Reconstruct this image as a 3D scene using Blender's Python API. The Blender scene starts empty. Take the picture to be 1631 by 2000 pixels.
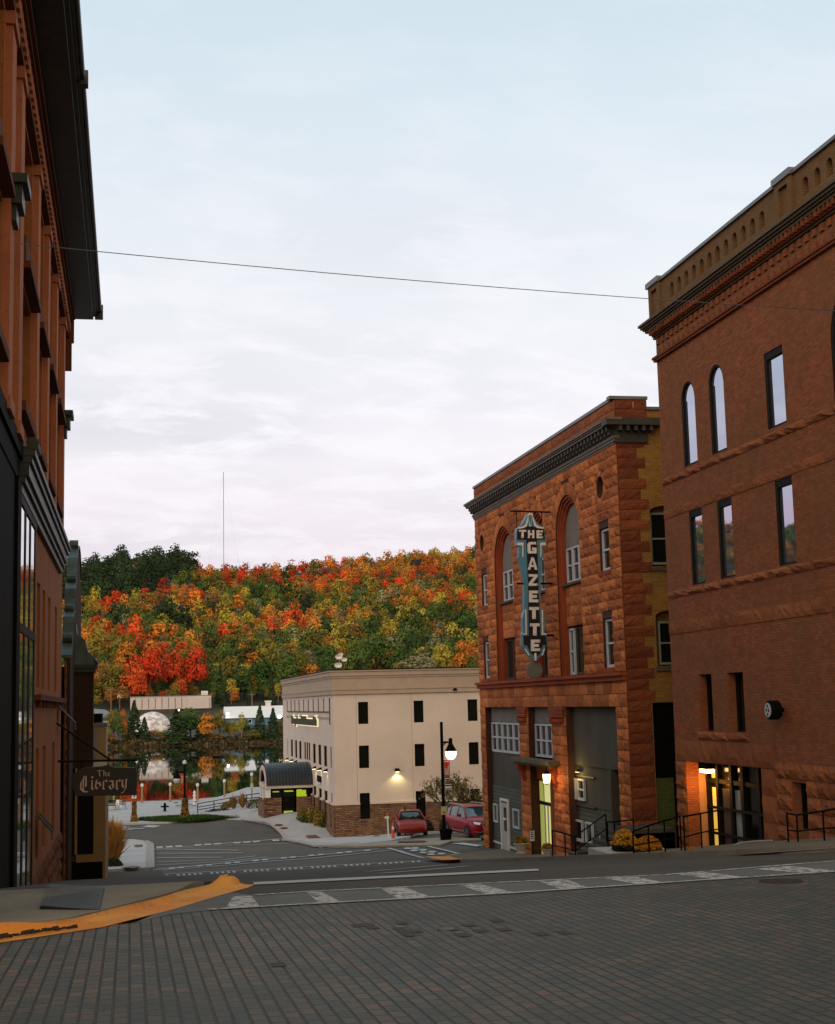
import bpy, bmesh, math, random
import numpy as np
from mathutils import Vector
random.seed(7); RNG = np.random.default_rng(7)
S = bpy.context.scene; COL = S.collection
# ---------------------------------------------------------------- camera (eye at the origin, street runs along +Y)
R_ = math.radians
F_PX = 2786.6; CX, CY = 815.5, 1000.0
def cam_axes(yaw, pitch, roll):
    cy, sy, cp, sp = math.cos(yaw), math.sin(yaw), math.cos(pitch), math.sin(pitch)
    f = np.array([sy*cp, cy*cp, sp]); r = np.array([cy, -sy, 0.]); u = np.cross(r, f)
    return r*math.cos(roll)+u*math.sin(roll), -r*math.sin(roll)+u*math.cos(roll), f
AR, AU, AF = cam_axes(R_(11.476), R_(7.61), R_(-1.4016))
cd = bpy.data.cameras.new('camera'); cam = bpy.data.objects.new('camera', cd); COL.objects.link(cam)
cd.sensor_fit = 'HORIZONTAL'; cd.sensor_width = 36; cd.lens = F_PX/1631*36; cd.clip_start = .1; cd.clip_end = 6000
from mathutils import Matrix
cam.matrix_world = Matrix(((AR[0], AU[0], -AF[0], 0), (AR[1], AU[1], -AF[1], 0), (AR[2], AU[2], -AF[2], 0), (0, 0, 0, 1)))
S.camera = cam
S.view_settings.view_transform = 'Standard'; S.view_settings.look = 'None'; S.view_settings.gamma = 1
S.view_settings.exposure = 0.24
S.render.engine = 'CYCLES'
# ---------------------------------------------------------------- sky
SUN_EL, SUN_AZ = R_(18), R_(215)     # direction the light comes from: behind the camera, to its left
w = bpy.data.worlds.new('World'); S.world = w; w.use_nodes = True
nt = w.node_tree; N = nt.nodes; L = nt.links; N.clear()
def nd(t, **k):
    n = N.new(t)
    for a, b in k.items(): setattr(n, a, b)
    return n
out = nd('ShaderNodeOutputWorld'); bg = nd('ShaderNodeBackground'); L.new(bg.outputs[0], out.inputs[0])
sky = nd('ShaderNodeTexSky', sky_type='NISHITA', sun_disc=False, sun_elevation=SUN_EL, sun_rotation=SUN_AZ)
tc = nd('ShaderNodeTexCoord'); sx = nd('ShaderNodeSeparateXYZ'); L.new(tc.outputs['Generated'], sx.inputs[0])
def mth(op, a, b=None, c=None, clamp=False, tree=None):
    n = (tree or nt).nodes.new('ShaderNodeMath'); n.operation = op; n.use_clamp = clamp
    for i, v in enumerate((a, b, c)):
        if v is None: continue
        if isinstance(v, (int, float)): n.inputs[i].default_value = v
        else: (tree or nt).links.new(v, n.inputs[i])
    return n.outputs[0]
def ramp(tree, fac, stops, interp='LINEAR'):
    r = tree.nodes.new('ShaderNodeValToRGB'); r.color_ramp.interpolation = interp
    while len(r.color_ramp.elements) < len(stops): r.color_ramp.elements.new(.5)
    for e, (p, c) in zip(r.color_ramp.elements, stops):
        e.position = p; e.color = (*c, 1) if len(c) == 3 else c
    tree.links.new(fac, r.inputs[0]); return r.outputs[0]
def mix(tree, fac, a, b, bt='MIX'):
    m = tree.nodes.new('ShaderNodeMix'); m.data_type = 'RGBA'; m.blend_type = bt
    for i, v in ((0, fac), (6, a), (7, b)):
        if isinstance(v, (int, float)): m.inputs[i].default_value = v
        elif isinstance(v, tuple): m.inputs[i].default_value = (*v, 1)
        else: tree.links.new(v, m.inputs[i])
    return m.outputs[2]
el = mth('MAXIMUM', sx.outputs[2], 0.0)
grad = ramp(nt, el, [(0, (.78, .62, .68)), (.09, (.80, .69, .75)), (.17, (.84, .79, .83)), (.28, (.80, .82, .85)), (.42, (.63, .73, .80)), (.6, (.46, .60, .68)), (1, (.36, .48, .55))])
# sunset glow low in the west (-X)
west = mth('MULTIPLY', mth('MULTIPLY', sx.outputs[0], -1.0, clamp=True), mth('SUBTRACT', 1.0, mth('MULTIPLY', el, 4.6), clamp=True), clamp=True)
grad2 = mix(nt, mth('MULTIPLY', west, 1.7, clamp=True), grad, (.92, .40, .50))
# the rest of the afterglow behind the camera is warm and brighter
back = mth('MULTIPLY', mth('MULTIPLY', sx.outputs[1], -1.6, clamp=True), 1.0, clamp=True)
grad2 = mix(nt, back, grad2, (1.15, .86, .52))
# thin altocumulus: project the direction on a flat layer so that cells shrink towards the horizon
den = mth('ADD', el, .26)
cx_ = mth('DIVIDE', sx.outputs[0], den); cy_ = mth('DIVIDE', sx.outputs[1], den)
cv = nd('ShaderNodeCombineXYZ'); L.new(mth('MULTIPLY', cx_, 1.0), cv.inputs[0]); L.new(mth('MULTIPLY', cy_, 1.6), cv.inputs[1])
n1 = nd('ShaderNodeTexNoise'); n1.inputs['Scale'].default_value = 5.5; n1.inputs['Detail'].default_value = 9; n1.inputs['Roughness'].default_value = .62; n1.inputs['Distortion'].default_value = .25
L.new(cv.outputs[0], n1.inputs['Vector'])
n2 = nd('ShaderNodeTexNoise'); n2.inputs['Scale'].default_value = 1.1; n2.inputs['Detail'].default_value = 5; n2.inputs['Roughness'].default_value = .5
L.new(cv.outputs[0], n2.inputs['Vector'])
band = mth('MULTIPLY', ramp(nt, el, [(0, (0, 0, 0)), (.1, (.6,)*3), (.2, (1,)*3), (.3, (.4,)*3), (.46, (.15,)*3), (1, (0, 0, 0))]), 1.0)
cl = ramp(nt, n1.outputs[0], [(.46, (0, 0, 0)), (.60, (1, 1, 1))])
cmask = mth('MULTIPLY', mth('MULTIPLY', cl, band), ramp(nt, n2.outputs[0], [(.35, (.35,)*3), (.6, (1,)*3)]))
shade = mix(nt, mth('MULTIPLY', ramp(nt, n2.outputs[0], [(.42, (0, 0, 0)), (.66, (1, 1, 1))]), mth('MULTIPLY', band, .8)), grad2, (.64, .625, .685))
c3 = mix(nt, mth('MULTIPLY', cmask, .85), shade, (.93, .90, .93))
nsk = mix(nt, 1.0, sky.outputs[0], (.09, .09, .09), 'MULTIPLY')
fin = mix(nt, .90, nsk, c3)
L.new(fin, bg.inputs[0]); bg.inputs[1].default_value = 1.0
sd = bpy.data.lights.new('sun', 'SUN'); sd.energy = .75; sd.angle = R_(35); sd.color = (1, .80, .70)
sun = bpy.data.objects.new('sun', sd); COL.objects.link(sun)
dv = Vector((math.sin(SUN_AZ)*math.cos(SUN_EL), math.cos(SUN_AZ)*math.cos(SUN_EL), math.sin(SUN_EL)))
sun.rotation_euler = dv.to_track_quat('Z', 'Y').to_euler()
# ---------------------------------------------------------------- calibrated lookup used while laying out
def ray(x, y): return AF*F_PX+AR*(x-CX)-AU*(y-CY)
def at(x, y, X=None, Y=None):
    d = ray(x, y); t = X/d[0] if X is not None else Y/d[1]; return d*t
PR = [(-60, .45), (0, -1.65), (19.4, -2.33), (21, -2.5), (30, -3.48), (45, -5.1), (58, -6.5), (62, -6.88), (69, -7.37), (76, -7.75), (86, -8.3), (100, -9.2), (112, -9.3), (125, -9.35), (152, -9.5)]
FAR = [(425, -14), (433, -11), (442, -9.6), (480, -7.4), (500, -6.5), (540, -3.4), (560, -1.8), (600, 3.5)]
def lerp(tab, v):
    if v <= tab[0][0]: return tab[0][1]
    for (a, b), (c, d) in zip(tab, tab[1:]):
        if v <= c: return b+(d-b)*(v-a)/(c-a)
    return tab[-1][1]
def ss(t): t = min(1, max(0, t)); return t*t*(3-2*t)
RT = [(-1.2, .125), (-.2, .12), (-.09, .088), (-.06, .088), (-.03, .088), (.0, .096), (.03, .099), (.05, .092), (.1, .090), (.16, .093), (.2, .097), (.26, .101), (.4, .1), (1.5, .09)]
WATER = -11.0
def H(X, Y):
    if Y < 156:
        z = lerp(PR, Y)
        z += .16*ss((48-Y)/14)*ss((X-13.2)/3)*ss((Y-21)/6)
        z += .035*min(max(X-9, 0), 9)*ss((Y-66)/6)*ss((100-Y)/8)
        z += 1.05*ss((X-8.2)/3)*ss((Y-101)/9)
        return z
    if Y < 600: return lerp(FAR, Y)
    u = X/Y; top = lerp(RT, u)*1250
    t = (Y-600)/650
    if t < 1: z = 3.5+(top-3.5)*(t**.96)
    else: z = top-(t-1)*40
    z += 3.2*math.sin(X*.021+Y*.013)*min(1, max(0, t*3))+2.2*math.sin(X*.047-Y*.031+1)*min(1, max(0, t*3))
    return z
def gp(px, py):
    d = ray(px, py); d = d/d[1]; Y = 6.0; step = .25
    f = lambda Y: d[2]*Y-H(d[0]*Y, Y)
    a = Y
    while a < 1400:
        b = a+max(.2, a*.006)
        if f(b) < 0:
            for _ in range(30):
                m = (a+b)/2
                if f(m) < 0: b = m
                else: a = m
            return d*a
        a = b
        if 153 < a < 426:
            t = WATER/d[2] if d[2] < 0 else 9e9
            if 152 < t < 426: return d*t
            a = 426
    return d*a
# ---------------------------------------------------------------- mesh building
class MB:
    def __init__(s): s.v = []; s.f = []; s.m = []
    def add(s, vs, fs, mi=0):
        o = len(s.v); s.v += [tuple(map(float, p)) for p in vs]; s.f += [tuple(o+i for i in f) for f in fs]; s.m += [mi]*len(fs); return s
    def box(s, x0, x1, y0, y1, z0, z1, mi=0):
        return s.add([(x0, y0, z0), (x1, y0, z0), (x1, y1, z0), (x0, y1, z0), (x0, y0, z1), (x1, y0, z1), (x1, y1, z1), (x0, y1, z1)],
              [(0, 3, 2, 1), (4, 5, 6, 7), (0, 1, 5, 4), (1, 2, 6, 5), (2, 3, 7, 6), (3, 0, 4, 7)], mi)
    def tube(s, pts, r, n=8, mi=0, cap=True):
        pts = [Vector(p) for p in pts]; rs = r if isinstance(r, (list, tuple)) else [r]*len(pts); o = len(s.v); vs = []
        for i, p in enumerate(pts):
            t = (pts[min(i+1, len(pts)-1)]-pts[max(i-1, 0)]).normalized()
            a = t.cross(Vector((0, 0, 1)) if abs(t.z) < .95 else Vector((1, 0, 0))).normalized(); b = t.cross(a)
            for k in range(n):
                q = 2*math.pi*k/n; vs.append(p+(a*math.cos(q)+b*math.sin(q))*rs[i])
        fs = [(i*n+k, i*n+(k+1) % n, (i+1)*n+(k+1) % n, (i+1)*n+k) for i in range(len(pts)-1) for k in range(n)]
        if cap: fs += [tuple(range(n))[::-1], tuple((len(pts)-1)*n+k for k in range(n))]
        return s.add(vs, fs, mi)
    def lathe(s, prof, c=(0, 0, 0), n=16, mi=0):
        vs = [(c[0]+r*math.cos(2*math.pi*k/n), c[1]+r*math.sin(2*math.pi*k/n), c[2]+z) for r, z in prof for k in range(n)]
        fs = [(i*n+k, i*n+(k+1) % n, (i+1)*n+(k+1) % n, (i+1)*n+k) for i in range(len(prof)-1) for k in range(n)]
        fs += [tuple(range(n))[::-1], tuple((len(prof)-1)*n+k for k in range(n))]
        return s.add(vs, fs, mi)
    def prism(s, poly, c0, c1, ax='y', mi=0):
        n = len(poly); g = {'y': lambda a, b, c: (a, c, b), 'x': lambda a, b, c: (c, a, b), 'z': lambda a, b, c: (a, b, c)}[ax]
        vs = [g(a, b, c0) for a, b in poly]+[g(a, b, c1) for a, b in poly]
        fs = [tuple(range(n)), tuple(range(2*n-1, n-1, -1))]+[(i, (i+1) % n, n+(i+1) % n, n+i) for i in range(n)]
        return s.add(vs, fs, mi)
    def build(s, name, mat, parent=None, xf=None, smooth=False, bevel=0, recalc=True):
        me = bpy.data.meshes.new(name)
        v = [xf(*p) for p in s.v] if xf else s.v
        if parent is not None:
            o = ORG(parent); v = [(p[0]-o[0], p[1]-o[1], p[2]-o[2]) for p in v]
        me.from_pydata(v, [], s.f)
        for m in (mat if isinstance(mat, (list, tuple)) else [mat]): me.materials.append(m)
        me.polygons.foreach_set('material_index', s.m)
        bm = bmesh.new(); bm.from_mesh(me)
        if recalc: bmesh.ops.recalc_face_normals(bm, faces=bm.faces)
        if bevel: bmesh.ops.bevel(bm, geom=[e for e in bm.edges if len(e.link_faces) == 2 and e.calc_face_angle(0) > .6], offset=bevel, segments=2, affect='EDGES', profile=.6)
        bm.to_mesh(me); bm.free()
        if smooth: me.polygons.foreach_set('use_smooth', [True]*len(me.polygons))
        return link(name, me, parent)
def link(name, me, parent=None):
    o = bpy.data.objects.new(name, me); COL.objects.link(o)
    if parent is not None: o.parent = parent
    return o
def ORG(o):
    p = Vector((0, 0, 0))
    while o is not None: p += o.location; o = o.parent
    return p
def tag(o, label=None, cat=None, group=None, kind=None):
    for k, v in (('label', label), ('category', cat), ('group', group), ('kind', kind)):
        if v: o[k] = v
    return o
def thing(name, loc, label, cat, group=None):
    o = bpy.data.objects.new(name, None); COL.objects.link(o); o.location = loc; o.empty_display_size = .2
    return tag(o, label, cat, group)
def copy_tree(o, parent=None):
    c = o.copy(); COL.objects.link(c); c.parent = parent
    for ch in list(o.children): copy_tree(ch, c)
    return c
# wall-local frames: (s along the wall, d outward, z)
def PX(X0): return lambda s, d, z: (X0-d, s, z)      # faces -X (right-hand side of the street)
def PL(X0): return lambda s, d, z: (X0+d, s, z)      # faces +X (left-hand side)
def PY(Y0): return lambda s, d, z: (s, Y0-d, z)      # faces the camera
def plate(name, outer, holes, d0, d1, mat, parent, xf):
    cu = bpy.data.curves.new('t', 'CURVE'); cu.dimensions = '2D'; cu.fill_mode = 'BOTH'; cu.extrude = abs(d1-d0)/2
    for poly in [outer]+holes:
        sp = cu.splines.new('POLY'); sp.points.add(len(poly)-1); sp.use_cyclic_u = True
        for p, (a, b) in zip(sp.points, poly): p.co = (a, b, 0, 1)
    ob = bpy.data.objects.new('t', cu); COL.objects.link(ob)
    dg = bpy.context.evaluated_depsgraph_get(); me = bpy.data.meshes.new_from_object(ob.evaluated_get(dg))
    bpy.data.objects.remove(ob); bpy.data.curves.remove(cu)
    m = MB(); dm = (d0+d1)/2
    m.v = [(v.co.x, dm+v.co.z, v.co.y) for v in me.vertices]; m.f = [tuple(p.vertices) for p in me.polygons]; m.m = [0]*len(m.f)
    bpy.data.meshes.remove(me)
    # weld the caps to the sides so that normals can be recalculated
    key = {}; rem = []; nv = []
    for p in m.v:
        k = (round(p[0], 4), round(p[1], 4), round(p[2], 4))
        if k not in key: key[k] = len(nv); nv.append(p)
        rem.append(key[k])
    m.v = nv; m.f = [f for f in (tuple(dict.fromkeys(rem[i] for i in f)) for f in m.f) if len(f) > 2]; m.m = [0]*len(m.f)
    return m.build(name, mat, parent, xf)
def rect(a0, a1, b0, b1): return [(a0, b0), (a1, b0), (a1, b1), (a0, b1)]
def arch(a0, a1, b0, bs, n=14, rise=None):     # bs: spring height
    c = (a0+a1)/2; r = abs(a1-a0)/2; k = (rise or r)/r
    return [(a0, b0), (a1, b0)]+[(c+r*math.cos(math.pi*i/n), bs+k*r*math.sin(math.pi*i/n)) for i in range(n+1)]
def circ(a, b, r, n=20, ry=None): return [(a+r*math.cos(2*math.pi*i/n), b+(ry or r)*math.sin(2*math.pi*i/n)) for i in range(n)]
# ---------------------------------------------------------------- materials
def newmat(name):
    m = bpy.data.materials.new(name); m.use_nodes = True; t = m.node_tree; b = t.nodes['Principled BSDF']; return m, t, b
def nz(t, vec, scale, detail=4, rough=.55):
    n = t.nodes.new('ShaderNodeTexNoise'); n.inputs['Scale'].default_value = scale; n.inputs['Detail'].default_value = detail; n.inputs['Roughness'].default_value = rough
    t.links.new(vec, n.inputs['Vector']); return n.outputs[0]
def bump(t, b, h, strength, dist=.02):
    n = t.nodes.new('ShaderNodeBump'); n.inputs['Strength'].default_value = strength; n.inputs['Distance'].default_value = dist
    t.links.new(h, n.inputs['Height']); t.links.new(n.outputs[0], b.inputs['Normal'])
def oc(t): return t.nodes.new('ShaderNodeTexCoord').outputs['Object']
def plain(name, c, rough=.7, var=.25, scale=3, metal=0, bmp=0, c2=None, spec=.5, fine=40):
    m, t, b = newmat(name); v = oc(t)
    c2 = c2 or tuple(x*(1-var) for x in c)
    n = nz(t, v, scale, 6, .6); f = nz(t, v, fine, 3)
    col = mix(t, ramp(t, n, [(.32, (0, 0, 0)), (.68, (1, 1, 1))]), c2, c)
    col = mix(t, mth('MULTIPLY', ramp(t, f, [(.45, (0, 0, 0)), (.75, (1, 1, 1))]), .35, tree=t), col, tuple(x*.6 for x in c))
    t.links.new(col, b.inputs['Base Color'])
    b.inputs['Roughness'].default_value = rough; b.inputs['Metallic'].default_value = metal; b.inputs['Specular IOR Level'].default_value = spec
    if bmp: bump(t, b, f, bmp)
    return m
def flat_uv(t):
    """planar brick coordinates on a vertical wall, whichever way it faces"""
    v = oc(t); s = t.nodes.new('ShaderNodeSeparateXYZ'); t.links.new(v, s.inputs[0])
    g = t.nodes.new('ShaderNodeNewGeometry'); sn = t.nodes.new('ShaderNodeSeparateXYZ'); t.links.new(g.outputs['True Normal'], sn.inputs[0])
    fx = mth('GREATER_THAN', mth('ABSOLUTE', sn.outputs[0], tree=t), .6, tree=t)
    h = mth('ADD', mth('MULTIPLY', s.outputs[1], fx, tree=t), mth('MULTIPLY', s.outputs[0], mth('SUBTRACT', 1.0, fx, tree=t), tree=t), tree=t)
    c = t.nodes.new('ShaderNodeCombineXYZ'); t.links.new(h, c.inputs[0]); t.links.new(s.outputs[2], c.inputs[1]); return v, c.outputs[0]
def brickmat(name, c1, c2, mortar, bw=.22, bh=.075, ms=.008, rough=.85, var=.35, bmp=.5, uv=None, squash=1, stain=None, bias=0, offs=.5):
    m, t, b = newmat(name)
    v, uvv = flat_uv(t) if uv is None else uv(t)
    br = t.nodes.new('ShaderNodeTexBrick'); t.links.new(uvv, br.inputs['Vector'])
    br.inputs['Color1'].default_value = (*c1, 1); br.inputs['Color2'].default_value = (*c2, 1); br.inputs['Mortar'].default_value = (*mortar, 1)
    br.inputs['Scale'].default_value = 1; br.inputs['Brick Width'].default_value = bw; br.inputs['Row Height'].default_value = bh
    br.inputs['Mortar Size'].default_value = ms; br.inputs['Mortar Smooth'].default_value = .3; br.inputs['Bias'].default_value = bias; br.offset = offs
    big = nz(t, v, .35, 5, .6); mid = nz(t, v, 2.2, 5, .65); fine = nz(t, v, 30, 3, .6)
    col = mix(t, mth('MULTIPLY', ramp(t, big, [(.35, (0, 0, 0)), (.65, (1, 1, 1))]), var, tree=t), br.outputs[0], stain or tuple(x*.5 for x in c1))
    col = mix(t, mth('MULTIPLY', ramp(t, mid, [(.4, (0, 0, 0)), (.75, (1, 1, 1))]), var*.8, tree=t), col, tuple(x*.45 for x in c2))
    col = mix(t, mth('MULTIPLY', ramp(t, fine, [(.4, (0, 0, 0)), (.7, (1, 1, 1))]), .3, tree=t), col, tuple(min(1, x*1.7) for x in c2))
    t.links.new(col, b.inputs['Base Color']); b.inputs['Roughness'].default_value = rough; b.inputs['Specular IOR Level'].default_value = .25
    hh = mth('ADD', mth('MULTIPLY', br.outputs[1], -1.0, tree=t), mth('MULTIPLY', fine, .5, tree=t), tree=t)
    bump(t, b, hh, bmp, .012); return m
def stonemat(name, c1, c2, scale=2.5, bmp=.8, rough=.9, dark=None):
    m, t, b = newmat(name); v = oc(t)
    g = t.nodes.new('ShaderNodeNewGeometry')
    n = nz(t, v, scale, 8, .65); n2 = nz(t, v, 18, 5, .7); n3 = nz(t, v, .3, 4, .6)
    rnd = g.outputs['Random Per Island']
    col = mix(t, ramp(t, mth('ADD', mth('MULTIPLY', n, .5, tree=t), mth('MULTIPLY', rnd, .55, tree=t), tree=t), [(.25, (0, 0, 0)), (.7, (1, 1, 1))]), c1, c2)
    col = mix(t, mth('MULTIPLY', ramp(t, n2, [(.5, (0, 0, 0)), (.72, (1, 1, 1))]), .55, tree=t), col, dark or tuple(x*.3 for x in c1))
    col = mix(t, mth('MULTIPLY', ramp(t, n3, [(.45, (0, 0, 0)), (.7, (1, 1, 1))]), .35, tree=t), col, dark or tuple(x*.4 for x in c1))
    t.links.new(col, b.inputs['Base Color']); b.inputs['Roughness'].default_value = rough; b.inputs['Specular IOR Level'].default_value = .2
    bump(t, b, mth('ADD', n, mth('MULTIPLY', n2, .6, tree=t), tree=t), bmp, .05); return m
def glassmat(name, c=(.01, .012, .012), rough=.04, ior=1.5, metal=0, wav=.0):
    m, t, b = newmat(name); b.inputs['Base Color'].default_value = (*c, 1); b.inputs['Roughness'].default_value = rough
    b.inputs['IOR'].default_value = ior; b.inputs['Metallic'].default_value = metal
    if wav: bump(t, b, nz(t, oc(t), 1.5, 2), wav, .02)
    return m
def emis(name, c, s, base=None):
    m, t, b = newmat(name); b.inputs['Base Color'].default_value = (*(base or c), 1); b.inputs['Emission Color'].default_value = (*c, 1)
    b.inputs['Emission Strength'].default_value = s; return m
def leafmat(name, c1, c2, hue=.12):
    m, t, b = newmat(name); v = oc(t)
    oi = t.nodes.new('ShaderNodeObjectInfo')
    n = nz(t, v, .22, 3, .5)
    ge = t.nodes.new('ShaderNodeNewGeometry')
    f = mth('ADD', mth('MULTIPLY', n, .5, tree=t), mth('MULTIPLY', oi.outputs['Random'], .6, tree=t), tree=t)
    col = mix(t, ramp(t, f, [(.3, (0, 0, 0)), (.75, (1, 1, 1))]), c1, c2)
    col = mix(t, mth('MULTIPLY', ge.outputs['Random Per Island'], .35, tree=t), col, tuple(x*.45 for x in c1))
    t.links.new(col, b.inputs['Base Color']); b.inputs['Roughness'].default_value = .7; b.inputs['Specular IOR Level'].default_value = .2
    return m
M = {}
M['metal_dark'] = plain('dark_bronze_metal', (.006, .0065, .0045), .65, spec=.12)
M['black'] = plain('black_paint', (.0045, .0045, .0035), .8, .3, spec=.06)
M['white'] = plain('white_paint', (.72, .74, .76), .5, .12, 6)
M['coping'] = plain('weathered_coping_metal', (.16, .17, .18), .45, .3, 1.2, .5)
M['glass'] = glassmat('window_glass', (.012, .014, .013), .05, 1.5, wav=.05)
M['mirror'] = glassmat('coated_window_glass', (.44, .49, .60), .02, 1.5, .9)
M['dglass'] = glassmat('dark_window_glass', (.006, .007, .006), .12, 1.35)
M['concrete'] = plain('pale_concrete', (.40, .41, .43), .85, .2, .8, bmp=.3, fine=25)
M['concrete2'] = plain('worn_concrete', (.23, .20, .15), .9, .35, .9, bmp=.4, fine=18)
M['asphalt'] = plain('asphalt', (.072, .066, .054), .9, .3, .5, bmp=.4, fine=30)
M['asphaltd'] = plain('dark_asphalt', (.050, .047, .038), .9, .35, .6, bmp=.5, fine=26)
M['paint'] = plain('road_paint', (.42, .43, .44), .7, .25, 2.5, fine=14)
M['paintw'] = plain('worn_road_paint', (.30, .31, .32), .8, .55, 3.0, fine=7, c2=(.10, .105, .11))
def kerbpaint():
    m, t, b = newmat('kerb_yellow_paint'); v = oc(t); a = nz(t, v, 3.5, 7, .7); c = nz(t, v, 22, 5, .7)
    col = mix(t, ramp(t, nz(t, v, 1.1, 3), [(.4, (0, 0, 0)), (.6, (1, 1, 1))]), (.66, .30, .060), (.62, .22, .030))
    col = mix(t, ramp(t, a, [(.60, (0, 0, 0)), (.66, (.85,)*3)]), col, (.24, .17, .10))
    col = mix(t, ramp(t, c, [(.60, (0, 0, 0)), (.68, (.8,)*3)]), col, (.10, .05, .02))
    t.links.new(col, b.inputs['Base Color']); b.inputs['Roughness'].default_value = .75; b.inputs['Specular IOR Level'].default_value = .2
    bump(t, b, mth('ADD', a, c, tree=t), .6, .02); return m
M['orange'] = kerbpaint()
M['trunk'] = plain('bark', (.045, .035, .026), .9, .4, 5)
M['birch'] = plain('pale_bark', (.35, .33, .30), .9, .4, 3)
# ================================================================ GROUND
def sheet(name, poly, dz, mat, step=1.5, skirt=0, kind='structure', tilt=None):
    """a ground sheet that follows H; cut along a common grid so that stacked sheets stay parallel"""
    bm = bmesh.new(); vs = [bm.verts.new((p[0], p[1], 0)) for p in poly]; f = bm.faces.new(vs); f.normal_update()
    if f.normal.z < 0: f.normal_flip()
    xs = [p[0] for p in poly]; ys = [p[1] for p in poly]
    def cut(ax, val):
        g = bm.verts[:]+bm.edges[:]+bm.faces[:]; no = (1, 0, 0) if ax == 0 else (0, 1, 0); co = (val, 0, 0) if ax == 0 else (0, val, 0)
        bmesh.ops.bisect_plane(bm, geom=g, plane_co=co, plane_no=no, dist=1e-5)
    for k in range(math.ceil(min(ys)/step), math.floor(max(ys)/step)+1): cut(1, k*step)
    for q in PR:
        if min(ys) < q[0] < max(ys): cut(1, q[0])
    for k in range(math.ceil(max(min(xs), 6)/step), math.floor(min(max(xs), 30)/step)+1): cut(0, k*step)
    for v in bm.verts: v.co.z = H(v.co.x, v.co.y)+dz+(tilt(v.co.x, v.co.y) if tilt else 0)
    if skirt:
        ed = [e for e in bm.edges if e.is_boundary]; r = bmesh.ops.extrude_edge_only(bm, edges=ed)
        for v in r['geom']:
            if isinstance(v, bmesh.types.BMVert): v.co.z -= skirt
    me = bpy.data.meshes.new(name); bm.to_mesh(me); bm.free(); me.materials.append(mat)
    o = link(name, me)
    if kind: o['kind'] = kind
    return o
def G(*pts): return [tuple(gp(*p)[:2]) for p in pts]
sheet('ground', [(-160, -14), (220, -14), (220, 152.3), (-160, 152.3)], -.03, M['asphalt'], 3)
XNEAR = G((333, 1786), (405, 1779), (600, 1768), (1000, 1746.6), (1300, 1726), (1631, 1704.5))
XFAR = G((493, 1749), (600, 1741), (1000, 1723), (1300, 1708.7), (1631, 1681.5))
def uvroad(t):
    v = oc(t); mp = t.nodes.new('ShaderNodeMapping'); t.links.new(v, mp.inputs[0]); mp.inputs['Rotation'].default_value = (0, 0, R_(90)); return v, mp.outputs[0]
M['pavers'] = brickmat('street_paving_bricks', (.150, .096, .060), (.048, .064, .060), (.005, .004, .003), .22, .109, .0105, .66, .72, 1.3, uvroad, stain=(.038, .038, .030))
e0 = XNEAR[-1]; dx = (XNEAR[-1][1]-XNEAR[-2][1])/(XNEAR[-1][0]-XNEAR[-2][0])
sheet('road', [(-40, -12), (45, -12), (45, e0[1]+dx*(45-e0[0])*.3)]+XNEAR[::-1]+[(.05, 15.5), (-4, 15.9), (-40, 15.9)], .0, M['pavers'], 3)
M['xwalk'] = plain('crosswalk_concrete', (.105, .118, .115), .85, .3, 1.2, bmp=.4, fine=20)
sheet('crosswalk', [(.05, 15.5)]+XNEAR+[(45, e0[1]+dx*(45-e0[0])*.3), (45, e0[1]+2)]+XFAR[::-1]+[(1.15, 18.6), (.55, 17.3)], .004, M['xwalk'])
ms = sheet('side_street', XFAR+[(45, e0[1]+2), (45, 29), (13.2, 29), (13.2, 61), (1.0, 61), (1.0, 18.6)], .0, M['asphaltd'])
ST = []
def mark(name, pts, mat='paint', dz=.009): return sheet(name, G(*pts), dz, M[mat])
bars = [((455, 1752.5), (491, 1750), (507, 1772), (440, 1777)), ((598, 1743), (625, 1741.5), (668, 1764), (625, 1766.5)), ((742, 1736), (790, 1733.5), (845, 1755), (780, 1758.5)),
 ((897, 1730), (936, 1728), (1010, 1746), (955, 1749)), ((1052, 1722.5), (1106, 1719), (1152, 1736), (1100, 1740)), ((1181, 1716.5), (1240, 1713), (1302, 1726), (1251, 1729.5)),
 ((1316, 1708), (1377, 1704.5), (1462, 1715.5), (1402, 1719.5)), ((1472, 1698.5), (1541, 1692.5), (1640, 1703), (1580, 1708))]
M['worn'] = None
def wornmat():
    m, t, b = newmat('worn_white_paint'); v = oc(t); n = nz(t, v, 9, 8, .75)
    tr = t.nodes.new('ShaderNodeBsdfTransparent'); mx = t.nodes.new('ShaderNodeMixShader')
    b.inputs['Base Color'].default_value = (.40, .41, .42, 1); b.inputs['Roughness'].default_value = .8
    t.links.new(ramp(t, n, [(.40, (0, 0, 0)), (.52, (1, 1, 1))]), mx.inputs[0]); t.links.new(tr.outputs[0], mx.inputs[1]); t.links.new(b.outputs[0], mx.inputs[2])
    t.links.new(mx.outputs[0], t.nodes['Material Output'].inputs[0]); return m
M['worn'] = wornmat()
for b_ in bars: mark('crosswalk_bar', b_, 'worn')
def strip(pts, w): # a painted line of world width w along pixel points
    P = [Vector(gp(*p)[:2]) for p in pts]; a = []; b = []
    for i, p in enumerate(P):
        t = (P[min(i+1, len(P)-1)]-P[max(i-1, 0)]).normalized(); n = Vector((-t.y, t.x))*w/2; a.append(tuple(p+n)); b.append(tuple(p-n))
    return a+b[::-1]
for pts in ([(405, 1778.3), (600, 1767), (1000, 1745.6), (1300, 1725.2), (1631, 1703.5)], [(493, 1750), (600, 1743), (1000, 1724), (1300, 1710), (1631, 1683)]):
    sheet('crosswalk_edge_line', strip(pts, .10), .013, M['worn'])
sheet('stop_line', G((494, 1724.5), (1050, 1698.3), (1053, 1702), (900, 1709.5), (496, 1729.5)), .012, M['paint'])
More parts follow.
